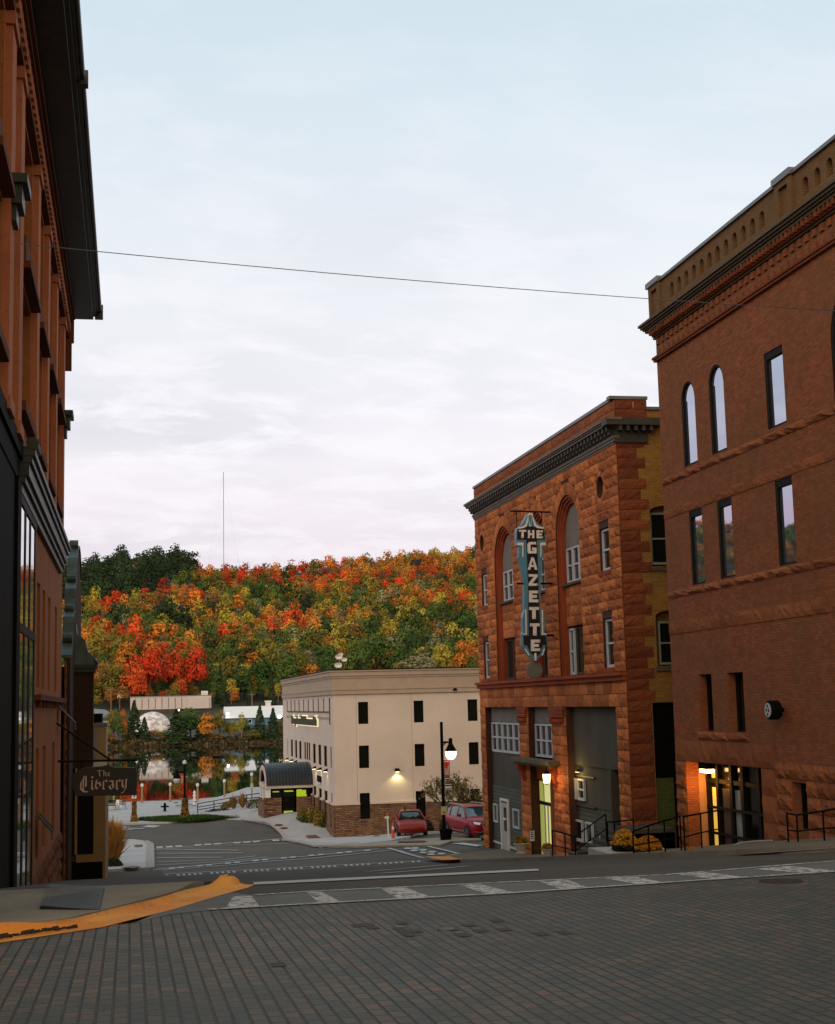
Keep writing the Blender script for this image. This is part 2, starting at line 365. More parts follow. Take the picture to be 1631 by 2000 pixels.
# lower street: every line a sheet of its own
for pts, wd in (([(215, 1717), (290, 1709), (560, 1695), (827, 1681.5)], .26), ([(290, 1714.5), (560, 1700), (830, 1685)], .22),
                ([(300, 1699), (520, 1678), (739, 1658)], .28), ([(318, 1700), (530, 1682), (760, 1661)], .24),
                ([(297, 1659), (430, 1648), (572, 1636)], .26), ([(300, 1660), (450, 1650), (606, 1645)], .26),
                ([(303, 1658.6), (465, 1661)], .3), ([(303, 1667), (474, 1666)], .3), ([(303, 1675.5), (433, 1674.5)], .3), ([(303, 1684), (440, 1679), (500, 1672)], .2), ([(303, 1690), (440, 1683), (520, 1674)], .2),
                ([(720, 1703), (800, 1696), (872, 1689)], .26), ([(742, 1707), (830, 1700), (916, 1692)], .26),
                ([(757, 1656.5), (790, 1666), (829, 1676)], .2), ([(830, 1652), (860, 1659), (897, 1667.5)], .2),
                ([(208, 1617.5), (282, 1618.5)], .5), ([(208, 1621), (260, 1620.5)], .5), ([(208, 1613.5), (250, 1616)], .5)):
    sheet('road_line', strip(pts, wd), .012, M['paint'])
def dashrow(a, b, n, hpx, duty=.6, groups=1):
    for k in range(n):
        if groups > 1 and k % groups == groups-1: continue
        t0 = k/n; t1 = (k+duty)/n
        p = lambda t, s: (a[0]+(b[0]-a[0])*t+s*2, a[1]+(b[1]-a[1])*t+s*hpx)
        sheet('road_mark', G(p(t0, -.5), p(t1, -.5), p(t1, .5), p(t0, .5)), .016, M['paint'])
dashrow((280, 1713.5), (826, 1682.5), 50, 3.0, .5, 6)
dashrow((330, 1697), (730, 1660), 22, 2.4, .62, 3)
dashrow((305, 1655.5), (570, 1640), 14, 2.6, .7, 4)
for cx0, cy0 in ((797, 1657.5), (811, 1657), (809, 1661.5), (826, 1660.5), (827, 1665.5), (844, 1664.3), (842, 1669), (862, 1668)):
    sheet('road_mark', G(*[(cx0+8.5*math.cos(q), cy0+1.9*math.sin(q)) for q in [k*math.pi/5 for k in range(10)]]), .016, M['paint'])
mark('stop_line', ((881, 1647.5), (905, 1646), (942, 1651.5), (930, 1654)), dz=.012)
mark('parking_symbol', ((276, 1615.5), (290, 1612), (314, 1612.5), (302, 1616.5)), dz=.012)
mark('road_line', ((236, 1705.5), (272, 1704), (270, 1709.5), (238, 1710.5)), 'paintw', dz=.012)
# pavements
YK = [(-9, 14.1), (-3, 14.15), (-1.2, 14.4), (-.27, 15.25), (.49, 16.7), (1.05, 18.0), (1.5, 18.95)]
sheet('sidewalk', [(-40, 14.5), (-3, 14.55), (-1.3, 14.85), (-.62, 15.6), (.0, 17.0), (.55, 18.2), (1.0, 20.2), (-40, 20.2)], .07, M['concrete2'], skirt=.2, tilt=lambda X, Y: .05*ss((-.3-X)/1.2))
for xx in (-1.75,): sheet('sidewalk_joint', [(xx, 15.2+max(0, xx)*11), (xx+.02, 15.2+max(0, xx)*11), (xx+.02, 20.1), (xx, 20.1)], .073, M['asphaltd'], tilt=lambda X, Y: .05*ss((-.3-X)/1.2))
sheet('left_sidewalk', [(-40, 20.2), (1.35, 20.2), (1.35, 66.0), (-40, 66.0)], .06, M['asphaltd'], skirt=.2)
# yellow kerb: raised at the left, dropped to a flat apron, ending in a hump
def kerb():
    m = MB(); Pn = [Vector(p) for p in YK]+[Vector((1.62, 19.35))]; pr = []
    res = []
    for (a, b) in zip(Pn, Pn[1:]):
        for k in range(6): res.append(a+(b-a)*k/6)
    res.append(Pn[-1]); vs = []
    for i, p in enumerate(res):
        t = (res[min(i+1, len(res)-1)]-res[max(i-1, 0)]).normalized(); n = Vector((-t.y, t.x))
        q = i/(len(res)-1); X = p.x
        hi = .13*(1-ss((X+1.1)/.9))+.004; wob = .012*math.sin(i*2.7)+.008*math.sin(i*6.1)
        end = ss((q-.78)/.12); hump = .11*ss((q-.80)/.08)*(1-ss((q-.97)/.03)*.9)
        wid = .40-.04*end+.02*math.sin(i*.9)
        rows = [(0, .006), (.10+wob, .010), (.20+wob, .016+hump*.2+.0*hi), (.22+wob, hi*.85+.012+hump*.7), (.26, hi+.02+hump), (.34, hi+.02+hump), (wid, max(.075+.05*ss((-.3-X)/1.2)+.008, hi+.015)+hump*.7), (wid+.03+.12*end, .02)]
        for a, z in rows:
            c = p+n*a; vs.append((c.x, c.y, H(c.x, c.y)+z))
    k = 8; fs = [(i*k+j, i*k+j+1, (i+1)*k+j+1, (i+1)*k+j) for i in range(len(res)-1) for j in range(k-1)]+[tuple((len(res)-1)*k+j for j in range(k))]
    m.add(vs, fs); o = m.build('kerb', M['orange'], None, smooth=True); o['kind'] = 'structure'
    # damage: black crumbled gap along the foot of the raised kerb
    c = MB()
    for i in range(46):
        x = -1.9+i*.030+random.uniform(-.01, .01); y = None
        for (a, b) in zip(Pn, Pn[1:]):
            if a.x <= x <= b.x: y = a.y+(b.y-a.y)*(x-a.x)/(b.x-a.x)
        if y is None: continue
        yy = y+.20; s = random.uniform(.014, .032); zz = H(x, yy)+random.uniform(.030, .045)
        c.add([(x-s*1.5, yy-.03, zz-s*.6), (x+s*1.5, yy-.03, zz-s*.4), (x+s, yy-.02, zz+s), (x-s, yy-.02, zz+s*.7)], [(0, 1, 2, 3)])
    d = c.build('kerb_damage', plain('crumbled_dark_concrete', (.02, .014, .01), .95, .4, 12), None); d['kind'] = 'structure'
kerb()
# right pavement in front of the sandstone block and the corner
KR = G((840, 1683), (880, 1687), (950, 1694), (1010, 1701), (1090, 1699.5))
M['walk_r'] = plain('brown_stained_concrete', (.15, .125, .085), .9, .4, .8, bmp=.4, fine=16)
sheet('sidewalk', [(13.2, 30)]+[(13.2, 46)]+[KR[3], KR[2], KR[1], KR[0], (14.2, 66.5), (17.6, 70.5), (24, 70.5), (24, 46), (24, 30)], .13, M['walk_r'], skirt=.3) if False else None
sheet('sidewalk', [(12.9, 29.5), (12.9, 48), (13.1, 58), (13.9, 64.5), (15.2, 67.2), (17.8, 68.5), (17.8, 72.0), (24, 72.0), (24, 22), (13.6, 22), (13.0, 24)], .12, M['walk_r'], skirt=.3)
sheet('right_kerb', [(12.7, 23.5), (12.7, 48), (12.9, 58), (13.7, 64.8), (15.1, 67.5), (15.3, 67.2), (14.1, 64.5), (13.1, 58), (12.9, 48), (12.9, 24.5)], .125, M['concrete2'], skirt=.3)
mark('painted_ramp', ((830, 1679), (880, 1679), (905, 1684.5), (880, 1687), (850, 1684)), 'orange', dz=.145)
# lower left pavement, planting verge, plaza, right lower pavement
sheet('sidewalk', G((206, 1703), (255, 1700), (300, 1698), (299, 1652), (285, 1645), (262, 1642), (206, 1641)), .10, M['concrete'], skirt=.2)
sheet('kerb_strip', G((284, 1697), (302, 1698.5), (301, 1651), (288, 1644), (280, 1646), (286, 1652)), .115, plain('kerb_stone', (.30, .29, .29), .9, .2), skirt=.2)
PLZ = G((40, 1609), (205, 1612), (262, 1610), (330, 1608), (430, 1601), (476, 1601), (552, 1628), (624, 1655), (700, 1652), (765, 1645), (800, 1637), (812, 1631))
sheet('plaza', PLZ+[(24, 97.5), (24, 99.5), (14, 100.5), (14, 152.2), (-30, 152.2)], .11, M['concrete'], step=3, skirt=.3)
sheet('kerb_strip', G((470, 1598), (552, 1624.5), (620, 1650), (660, 1651), (700, 1647.5), (703, 1650.5), (650, 1655), (612, 1655), (548, 1630), (466, 1601.5)), .125, plain('kerb_stone', (.36, .345, .34), .9, .2), skirt=.1)
sheet('kerb_strip', G((640, 1655.5), (700, 1650), (800, 1643.5), (938, 1635), (940, 1643), (880, 1646), (860, 1653), (770, 1654), (700, 1656)), .09, plain('tan_concrete', (.30, .26, .20), .9, .25), skirt=.1)
M['pad'] = plain('rusty_tactile_plate', (.14, .045, .02), .8, .3, 5)
for q in (((596, 1636), (616, 1634), (628, 1640), (603, 1641)), ((780, 1647), (830, 1646), (832, 1649), (776, 1650)), ((235, 1700), (262, 1697), (275, 1698), (262, 1702)), ((262, 1654), (278, 1653), (278, 1657), (264, 1658))):
    sheet('tactile_pad', G(*q), .14, M['pad'])
def cover(name, cx0, cy0, rx, ry, lab, dz, mat, group=None):
    c = gp(cx0, cy0); r = abs(gp(cx0+rx, cy0)[0]-c[0]); t = thing(name, (c[0], c[1], H(c[0], c[1])+dz), lab, 'manhole cover', group)
    m = MB(); m.lathe([(r, -.03), (r, .004), (r*.93, .010), (r*.93, .004), (0.001, .004)], n=28); sl = (H(c[0], c[1]+.5)-H(c[0], c[1]-.5))
    m.v = [(x, y, z+y*sl) for x, y, z in m.v]; b_ = m.build('cover', mat, None); b_.parent = t
    g = MB()
    for k in range(-4, 5):
        hw = math.sqrt(max(0, (r*.85)**2-(k*r*.2)**2)); g.box(-hw, hw, k*r*.2-.012, k*r*.2+.012, .004, .010)
    g.v = [(x, y, z+y*sl) for x, y, z in g.v]; g_ = g.build('grip_rib', mat, None); g_.parent = t
M['iron'] = plain('rusty_cast_iron', (.045, .035, .028), .75, .4, 6, .4, bmp=.3)
M['iron2'] = plain('grey_cast_iron', (.10, .10, .10), .6, .3, 6, .4)
cover('manhole_cover', 1525, 1722, 52, 9, 'large dark round manhole cover in the brick street at the right, near the crosswalk', .004, M['iron'])
cover('manhole_cover', 873, 1816, 20, 5, 'small pale round utility cover between sunken dark bricks in the middle of the street', .004, M['iron2'])
cover('manhole_cover', 545, 1614.5, 9, 1.8, 'round manhole cover in the pale plaza, farther of the pair', .115, M['pad'])
cover('manhole_cover', 555, 1620.5, 8, 1.5, 'round manhole cover in the pale plaza, nearer of the pair', .115, M['pad'])
# sunken / patched bricks
M['dirt'] = plain('dark_wet_brick', (.030, .021, .013), .8, .4, 14)
pm = MB()
for (x, y, wpx, hpx) in ((728, 1812, 26, 3), (752, 1814, 26, 3.5), (742, 1810, 20, 3), (800, 1819, 26, 5), (818, 1824, 40, 6), (826, 1830, 26, 5), (925, 1810, 22, 4), (988, 1817, 20, 4), (975, 1800, 24, 2.5), (912, 1829, 18, 2.5), (955, 1823, 14, 2.5), (1090, 1827, 34, 3.5), (1110, 1824, 24, 3), (545, 1886, 28, 4), (900, 1818, 16, 2), (805, 1807, 18, 2.5)):
    a = gp(x-wpx/2, y); b = gp(x+wpx/2, y); w_ = b[0]-a[0]; h_ = .112
    yy = round(a[1]/.235)*.235; n_ = max(1, round(w_/.112)); x0 = math.floor(a[0]/.112)*.112
    pm.add([(x0, yy, H(x0, yy)+.005), (x0+n_*.112, yy, H(x0, yy)+.005), (x0+n_*.112, yy+.235, H(x0, yy+.235)+.005), (x0, yy+.235, H(x0, yy+.235)+.005)], [(0, 1, 2, 3)])
o = pm.build('sunken_bricks', M['dirt'], None, recalc=False); o['kind'] = 'structure'
# iron grate in the left corner pavement
gt = thing('sidewalk_grate', (0, 0, 0), 'square dark metal grate plate in the corner sidewalk behind the yellow kerb', 'grate')
g0 = G((78, 1789), (196, 1791), (205, 1747), (98, 1744)); gz = .077
TL = lambda X: .05*ss((-.3-X)/1.2)
m = MB(); m.add([(a, b, H(a, b)+gz+TL(a)) for a, b in g0]+[(a, b, H(a, b)+gz+TL(a)-.06) for a, b in g0], [(0, 1, 2, 3), (0, 1, 5, 4), (1, 2, 6, 5), (2, 3, 7, 6), (3, 0, 4, 7)])
m.build('plate', plain('blackened_steel', (.028, .028, .028), .6, .3, 5, .3), gt)
m = MB(); A, B, C_, D = [Vector(p) for p in g0]
for k in range(1, 18):
    t = k/18
    for p, q in (((A.lerp(D, t)), (B.lerp(C_, t))), ((A.lerp(B, t)), (D.lerp(C_, t)))):
        e = (q-p).normalized(); n_ = Vector((-e.y, e.x))*.012
        z = [H(*(p+n_))+gz+.008+TL(p.x), H(*(q+n_))+gz+.008+TL(q.x)]
        m.add([(*(p+n_), z[0]), (*(q+n_), z[1]), (*(q-n_), z[1]), (*(p-n_), z[0])], [(0, 1, 2, 3)])
m.build('grid_bar', plain('worn_steel_bar', (.07, .068, .064), .6, .3, 5, .3), gt)
# quay wall and water
o = MB().box(-160, 220, 152.0, 152.6, -13.5, -9.35).build('quay_wall', M['concrete2'], None); o['kind'] = 'structure'
m_, t_, b_ = newmat('lake_water'); b_.inputs['Base Color'].default_value = (.010, .014, .012, 1); b_.inputs['Roughness'].default_value = .02; b_.inputs['IOR'].default_value = 1.33; b_.inputs['Specular IOR Level'].default_value = .8
mp = t_.nodes.new('ShaderNodeMapping'); t_.links.new(oc(t_), mp.inputs[0]); mp.inputs['Scale'].default_value = (1.2, .35, 1)
bump(t_, b_, nz(t_, mp.outputs[0], .9, 5, .6), .018, .05)
M['water'] = m_
o = MB().add([(-2500, 152.6, WATER), (2500, 152.6, WATER), (2500, 437, WATER), (-2500, 437, WATER)], [(0, 1, 2, 3)]).build('water', M['water'], None); o['kind'] = 'structure'
# far bank and hill, one terrain sheet
def grid_terrain():
    us = [-1.3+.05*i for i in range(24)]+[-.1+.01*i for i in range(50)]+[.42+.06*i for i in range(16)]
    ys = [425, 430, 433, 437, 442, 450, 465, 480, 500, 520, 540, 550, 560, 580, 600]+[600+25*i for i in range(1, 27)]+[1300, 1400, 1600, 2000, 2600]
    m = MB(); vs = [(u*y, y, max(H(u*y, y), -60)) for y in ys for u in us]; k = len(us)
    m.add(vs, [(j*k+i, j*k+i+1, (j+1)*k+i+1, (j+1)*k+i) for j in range(len(ys)-1) for i in range(k-1)])
    o = m.build('hills', plain('forest_floor', (.045, .040, .018), .95, .5, .02, c2=(.02, .03, .01), fine=.5), None, smooth=True); o['kind'] = 'structure'
grid_terrain()
# ================================================================ BUILDINGS
M['sand'] = stonemat('rock_faced_red_sandstone', (.60, .200, .062), (.34, .105, .034), 1.6, .9, dark=(.08, .026, .012))
M['sandsm'] = stonemat('dressed_red_sandstone', (.36, .080, .028), (.26, .055, .02), 2.2, .4, dark=(.05, .018, .010))
M['sandside'] = stonemat('brown_sandstone_quoins', (.25, .072, .026), (.16, .042, .017), 1.6, .9, dark=(.025, .010, .007))
M['sandjoint'] = plain('dark_stone_joint', (.065, .022, .013), .95, .4, 3)
M['sandbrown'] = stonemat('weathered_brown_cornice_stone', (.13, .10, .065), (.08, .062, .04), 2.2, .4, dark=(.03, .024, .018))
M['yellowbrick'] = brickmat('yellow_brick', (.36, .20, .040), (.24, .12, .028), (.05, .03, .015), .22, .075, .009, .9, .55, .6)
M['redbrick'] = brickmat('red_brick', (.36, .100, .036), (.20, .055, .021), (.12, .062, .032), .22, .074, .009, .9, .55, .7, stain=(.13, .075, .026))
M['band'] = stonemat('rough_brown_stone_band', (.31, .105, .038), (.25, .078, .028), 1.8, .8, dark=(.05, .02, .012))
M['parapet'] = brickmat('ochre_parapet_brick', (.175, .10, .038), (.135, .072, .028), (.05, .03, .018), .22, .075, .006, .9, .4, .4)
M['corn'] = plain('grey_brown_sheet_metal', (.125, .10, .068), .6, .35, 1.5)
M['corndark'] = plain('dark_sheet_metal', (.035, .030, .022), .6, .4, 1.5)
M['stucco'] = plain('grey_stucco_panel', (.070, .062, .046), .95, .35, .7, bmp=.3, fine=60)
M['stuccol'] = plain('light_grey_stucco_panel', (.19, .165, .14), .95, .2, 1.0, bmp=.3, fine=60)
M['siding'] = brickmat('green_grey_clapboard', (.125, .135, .105), (.080, .088, .068), (.025, .03, .022), 40, .17, .022, .85, .6, .8)
M['frame'] = plain('white_window_frame', (.50, .54, .60), .5, .15, 5)
M['framed'] = plain('dull_green_frame', (.17, .21, .15), .6, .2, 5)
M['curtain'] = plain('pale_curtain', (.20, .25, .24), .9, .4, 5)

def window(root, xf, s0, s1, z0, z1, d=-.2, cols=1, rail=True, fm='frame', gl='glass', fw=.07, arched=None, name='window', sub='pane', mull=None, lab=None):
    m = MB(); m.box(s0, s1, d-.05, d+.04, z0, z0+fw*1.3); 
    m.box(s0, s0+fw, d-.05, d+.04, z0+fw*1.3, z1-(0 if arched else fw)); m.box(s1-fw, s1, d-.05, d+.04, z0+fw*1.3, z1-(0 if arched else fw))
    if not arched: m.box(s0, s1, d-.05, d+.04, z1-fw, z1)
    for k in range(1, cols):
        c = s0+(s1-s0)*k/cols; m.box(c-fw*.55, c+fw*.55, d-.045, d+.035, z0+fw*1.3, z1-fw)
    if rail:
        zr = (z0+z1)/2; w_ = (s1-s0)/cols
        for k in range(cols): m.box(s0+w_*k+fw*.6, s0+w_*(k+1)-fw*.6, d-.04, d+.03, zr-fw*.45, zr+fw*.45)
    f = m.build(name, M[fm], root, xf)
    if lab: f['label'] = lab
    p = MB().box(s0+fw*.5, s1-fw*.5, d-.06, d-.03, z0+fw*.6, z1-fw*.5) if not arched else MB().prism(arch(s0+.02, s1-.02, z0+.02, z1, 12), d-.06, d-.03, 'y')
    p.build(sub, M[gl], f, xf)
    return f

def blocks(m, s0, s1, z0, z1, ch, bw, occ=None, bulge=.07, joint=.018, seed=0, mi=0):
    """rock-faced ashlar: every block a lumpy stone of its own; occ(z0, z1) gives the intervals taken by openings"""
    rn = random.Random(seed); z = z0; row = 0; n = max(1, round((z1-z0)/ch)); ch = (z1-z0)/n
    for row in range(n):
        a, b = z0+row*ch, z0+(row+1)*ch
        taken = sorted(occ(a, b)) if occ else []; free = []; cur = s0
        for (p, q) in taken:
            if p > cur: free.append((cur, min(p, s1)))
            cur = max(cur, q)
        if cur < s1: free.append((cur, s1))
        for (p, q) in free:
            if q-p < .05: continue
            x = p; first = True
            while x < q-1e-4:
                w_ = rn.uniform(*bw)*(.6 if first and row % 2 else 1); first = False
                e = x+w_
                if q-e < bw[0]*.5: e = q
                e = min(e, q)
                X0, X1, Z0, Z1 = x+joint/2, e-joint/2, a+joint/2, b-joint/2
                nx = max(2, min(6, int((X1-X0)/.17)+1)); nzz = 3; vs = []; idx = {}
                for j in range(nzz+1):
                    for i in range(nx+1):
                        ed = i in (0, nx) or j in (0, nzz)
                        u = X0+(X1-X0)*i/nx+(0 if i in (0, nx) else rn.uniform(-.3, .3)*(X1-X0)/nx)
                        v = Z0+(Z1-Z0)*j/nzz+(0 if j in (0, nzz) else rn.uniform(-.25, .25)*(Z1-Z0)/nzz)
                        dd = rn.uniform(.015, .03) if ed else bulge*rn.uniform(.45, 1.15)
                        idx[i, j] = len(vs); vs.append((u, dd, v))
                fs = [(idx[i, j], idx[i+1, j], idx[i+1, j+1], idx[i, j+1]) for j in range(nzz) for i in range(nx)]
                o = len(vs); vs += [(X0, -.02, Z0), (X1, -.02, Z0), (X1, -.02, Z1), (X0, -.02, Z1)]
                fs += [tuple([o, o+1]+[idx[i, 0] for i in range(nx, -1, -1)]), tuple([o+2, o+3]+[idx[i, nzz] for i in range(nx+1)]),
                       tuple([o+3, o]+[idx[0, j] for j in range(nzz+1)]), tuple([o+1, o+2]+[idx[nx, j] for j in range(nzz, -1, -1)])]
                m.add(vs, fs, mi); x = e
def voussoirs(m, c, zc, r0, r1, n, bulge=.06, seed=1, a0=0, a1=math.pi, depth0=-.02):
    rn = random.Random(seed)
    for k in range(n):
        t0 = a0+(a1-a0)*k/n+.008; t1 = a0+(a1-a0)*(k+1)/n-.008; q = lambda r, t: (c+r*math.cos(t), zc+r*math.sin(t))
        rm = (r0+r1)/2; tm = (t0+t1)/2
        P = [q(r0, t0), q(r1, t0), q(r1, tm), q(r1, t1), q(r0, t1), q(r0, tm)]
        vs = [(a, .02, b) for a, b in P]+[(a, depth0, b) for a, b in P]+[(*[q(rm+rn.uniform(-.05, .05), tm+rn.uniform(-.03, .03))[0]], bulge*rn.uniform(.6, 1.2), q(rm, tm)[1])]
        fs = [(i, (i+1) % 6, 12) for i in range(6)]+[(i, (i+1) % 6, 6+(i+1) % 6, 6+i) for i in range(6)]
        m.add(vs, fs)

# ---------------------------------------------------------------- the red sandstone block with the vertical sign
GX = 17.5; gz = PX(GX)
gaz = thing('sandstone_building', (17.5, 49.2, -6), 'red rock-faced sandstone block with three tall arches and the vertical blue and black sign', 'building')
S0, S1 = 49.2, 71.3; ZB, ZC = -8.2, 9.28
ARC = [(53.95, 57.2, 1), (58.95, 61.1, 2), (64.1, 67.55, 3)]       # recess of the three tall arches
def arcz(a, b): return 8.28-(b-a)/2 if b-a > 2.5 else 8.22-(b-a)/2
SM = [(50.38, 51.55), (69.1, 70.25)]
HOL = [arch(a, b, .92, arcz(a, b)) for a, b, _ in ARC]
for a, b in SM: HOL += [rect(a, b, 4.67, 6.36), rect(a, b, 1.05, 2.96)]
for c in (51.22, 69.95): HOL.append(circ(c, 7.94, .42))
LOW = [(50.4, 56.7), (58.7, 62.4), (63.9, 70.3)]
for a, b in LOW: HOL.append(rect(a, b, -8.1, -.33))
plate('backing_wall', rect(S0, S1, ZB-.05, 11.0), HOL, -.45, -.01, M['sandjoint'], gaz, gz)
def occ_up(z0, z1):
    zm = (z0+z1)/2; r = []
    for a, b, _ in ARC:
        zs = arcz(a, b); R = (b-a)/2
        if zm < zs: r.append((a, b))
        elif zm < zs+R+.5: 
            h = math.sqrt(max(0, (R+.5)**2-(zm-zs)**2)); r.append(((a+b)/2-h, (a+b)/2+h))
    for a, b in SM:
        for p, q in ((4.67, 6.36), (1.05, 2.96)):
            if z1 > p+.1 and z0 < q-.1: r.append((a, b))
    for c in (51.22, 69.95):
        if abs(zm-7.94) < .66: h = math.sqrt(.66**2-(zm-7.94)**2); r.append((c-h, c+h))
    return r
m = MB(); blocks(m, S0, S1, .95, ZC, .385, (.6, 1.15), occ_up, .085, seed=3)
for i, (a, b, _) in enumerate(ARC): voussoirs(m, (a+b)/2, arcz(a, b), (b-a)/2+.01, (b-a)/2+.5, 13 if b-a > 2.5 else 10, .07, seed=i)
for c in (51.22, 69.95): voussoirs(m, c, 7.94, .43, .65, 14, .05, 7, 0, 2*math.pi)
blocks(m, S0, S1, -.32, .62, .47, (.8, 1.2), None, .07, seed=4)
def occ_low(z0, z1): return [(a, b) for a, b in LOW]
blocks(m, S0, S1, ZB, -.32, .385, (.5, 1.1), occ_low, .085, seed=5)
m.build('stone_facing', M['sand'], gaz, gz)
m = MB(); blocks(m, S0, S1, 10.2, 10.93, .36, (.55, .9), None, .05, seed=6); m.build('parapet_stone', M['band'], gaz, gz)
# stepped arch mouldings and piers
for a, b, k in ARC:
    zs = arcz(a, b); mm = MB()
    for j, (ins, dd) in enumerate(((.0, -.06), (.11, -.14), (.22, -.22))):
        R0 = (b-a)/2-ins; c = (a+b)/2; R1 = R0-.10; n = 18
        for q in range(n):
            t0, t1 = math.pi*q/n, math.pi*(q+1)/n
            P = [(c+R0*math.cos(t0), zs+R0*math.sin(t0)), (c+R0*math.cos(t1), zs+R0*math.sin(t1)), (c+R1*math.cos(t1), zs+R1*math.sin(t1)), (c+R1*math.cos(t0), zs+R1*math.sin(t0))]
            mm.prism(P, dd-.2, dd, 'y')
        mm.box(c-R0, c-R1, dd-.2, dd, .92, zs); mm.box(c+R1, c+R0, dd-.2, dd, .92, zs)
    mm.build('arch_moulding', M['sandsm'], gaz, gz)
    ia, ib = a+.33, b-.33; c = (a+b)/2; R = (ib-ia)/2
    # spandrel, board in the arch head
    sp = MB(); blocks(sp, ia, ib, 2.97, 4.62, .385, (.6, 1.0), None, .06, seed=20+k); sp.box(ia, ib, -.1, -.03, 2.95, 4.64)
    sp.build('spandrel', M['sand'], gaz, lambda s, d, z: gz(s, d-.27, z))
    MB().box(ia-.05, ib+.05, -.32, -.10, 4.62, 4.72).build('sill', M['sandbrown'], gaz, gz)
    hb = MB().prism([(ia, 6.22), (ib, 6.22)]+[(c+R*math.cos(math.pi*i/14), zs+R*math.sin(math.pi*i/14)) for i in range(15)], -.42, -.34, 'y')
    hb.build('arch_board', M['stuccol'], gaz, gz)
    nb = 3 if b-a > 2.5 else 2
    for i in range(nb):
        w_ = (ib-ia)/nb; window(gaz, gz, ia+w_*i+.03, ia+w_*(i+1)-.03, 4.73, 6.2, -.36, fw=.085)
    MB().box(ia-.05, ib+.05, -.7, -.64, .95, 2.95).build('recess_board', M['dglass'], gaz, gz)
    if k == 1:
        window(gaz, gz, ib-.62, ib-.02, .98, 2.88, -.36, fw=.09); window(gaz, gz, ia+.03, ia+.30, .98, 2.88, -.36, fw=.08)
        f = window(gaz, gz, ia+.36, ib-.72, .98, 2.9, -.42, rail=False, fm='stucco')
    elif k == 2:
        window(gaz, gz, ia+.05, ia+.85, .98, 2.9, -.42, rail=False, fm='frame', gl='curtain'); window(gaz, gz, ia+.95, ib-.05, .98, 2.9, -.4, rail=False, fm='stucco')
    else:
        window(gaz, gz, ia+.1, ia+1.3, .98, 2.9, -.42, rail=False, fm='stucco', gl='curtain'); window(gaz, gz, ib-1.3, ib-.1, .98, 2.9, -.42, rail=False, fm='stucco', gl='glass')
for a, b in SM:
    for z0, z1 in ((4.67, 6.36), (1.05, 2.96)):
        window(gaz, gz, a+.03, b-.03, z0+.08, z1-.03, -.13, fw=.08)
        MB().box(a-.08, b+.08, -.3, .09, z0-.1, z0+.06).build('sill', M['sandsm'], gaz, gz)
    MB().box(a-.05, b+.05, -.02, .07, 6.86, 6.93).box(a+.02, b-.02, -.02, .05, 6.72, 6.86).build('label_moulding', M['sandsm'], gaz, gz)
for c in (51.22, 69.95):
    MB().prism(circ(c, 7.94, .42), -.3, -.24, 'y').build('round_panel', M['stucco'], gaz, gz)
m = MB(); m.box(S0-.02, S1+.02, -.02, .16, .62, .80); m.box(S0-.05, S1+.05, -.02, .26, .80, .93)
m.build('sill_course', M['sandsm'], gaz, gz)
# cornice with brackets
def stack(m, s0, s1, rows, ret=None):
    for d, a, b in rows: m.box(s0-(d if ret else 0), s1+(d if ret else 0), -.1, d, a, b)
m = MB(); stack(m, S0, S1, [(.05, 9.28, 9.36), (.09, 9.36, 9.46), (.13, 9.46, 9.56), (.2, 9.86, 9.93), (.38, 9.93, 10.02), (.43, 10.02, 10.08), (.48, 10.08, 10.17)], True)
m.build('cornice', M['corn'], gaz, gz)
m = MB(); m.box(S0-.03, S1+.03, -.1, .1, 9.56, 9.86)
n = 52
for i in range(n):
    s = S0+.1+(S1-S0-.2)*i/(n-1); m.box(s-.075, s+.075, .1, .34, 9.74, 9.90); m.box(s-.06, s+.06, .1, .26, 9.60, 9.74)
for i in range(3):
    x = .25+i*.42; m.add([], [])
m.build('bracket_row', M['corndark'], gaz, gz)
MB().box(S0-.04, S1+.04, -.5, .07, 10.93, 11.05).build('parapet_coping', M['coping'], gaz, gz)
# shop level panels
def pnl(s0, s1, z0, z1, mat, d=-.3, nm='panel', t=.06): return MB().box(s0, s1, d-t, d, z0, z1).build(nm, M[mat], gaz, gz)
pnl(63.9, 70.3, -1.04, -.33, 'stuccol'); pnl(63.9, 70.3, -4.15, -2.52, 'stucco'); pnl(63.9, 70.3, -8.1, -4.15, 'siding', -.26)
pnl(58.7, 62.4, -1.04, -.33, 'stuccol'); pnl(50.4, 56.7, -2.66, -.33, 'stucco', -.28); pnl(52.2, 56.7, -4.25, -2.66, 'stucco', -.34); pnl(52.2, 56.7, -8.1, -4.25, 'siding', -.36)
pnl(63.9, 70.3, -2.52, -1.04, 'black', -.42); pnl(58.7, 62.4, -2.52, -1.04, 'black', -.42)
for i in range(6): 
    w_ = 6.2/6; s = 64.0+w_*i+(.06 if i > 3 else 0); window(gaz, gz, s+.04, s+w_-.04, -2.5, -1.06, -.3, fw=.085)
for i in range(4):
    w_ = 3.6/4; window(gaz, gz, 58.75+w_*i+.03, 58.75+w_*(i+1)-.03, -2.5, -1.06, -.3, fw=.08)
for a, b in ((69.4, 70.0), (65.4, 66.3)): window(gaz, gz, a-.03, b+.15, -5.95, -5.05, -.24, rail=False, fw=.08)
d_ = MB().box(67.3, 68.5, -.28, -.2, -7.3, -4.9).build('door', plain('cream_painted_door', (.42, .40, .33), .6, .1, 4), gaz, gz)
MB().box(67.55, 67.95, -.2, -.17, -6.2, -5.1).build('door_pane', M['glass'], d_, gz); MB().box(67.52, 67.98, -.17, -.15, -5.68, -5.6).build('glazing_bar', M['white'], d_, gz)
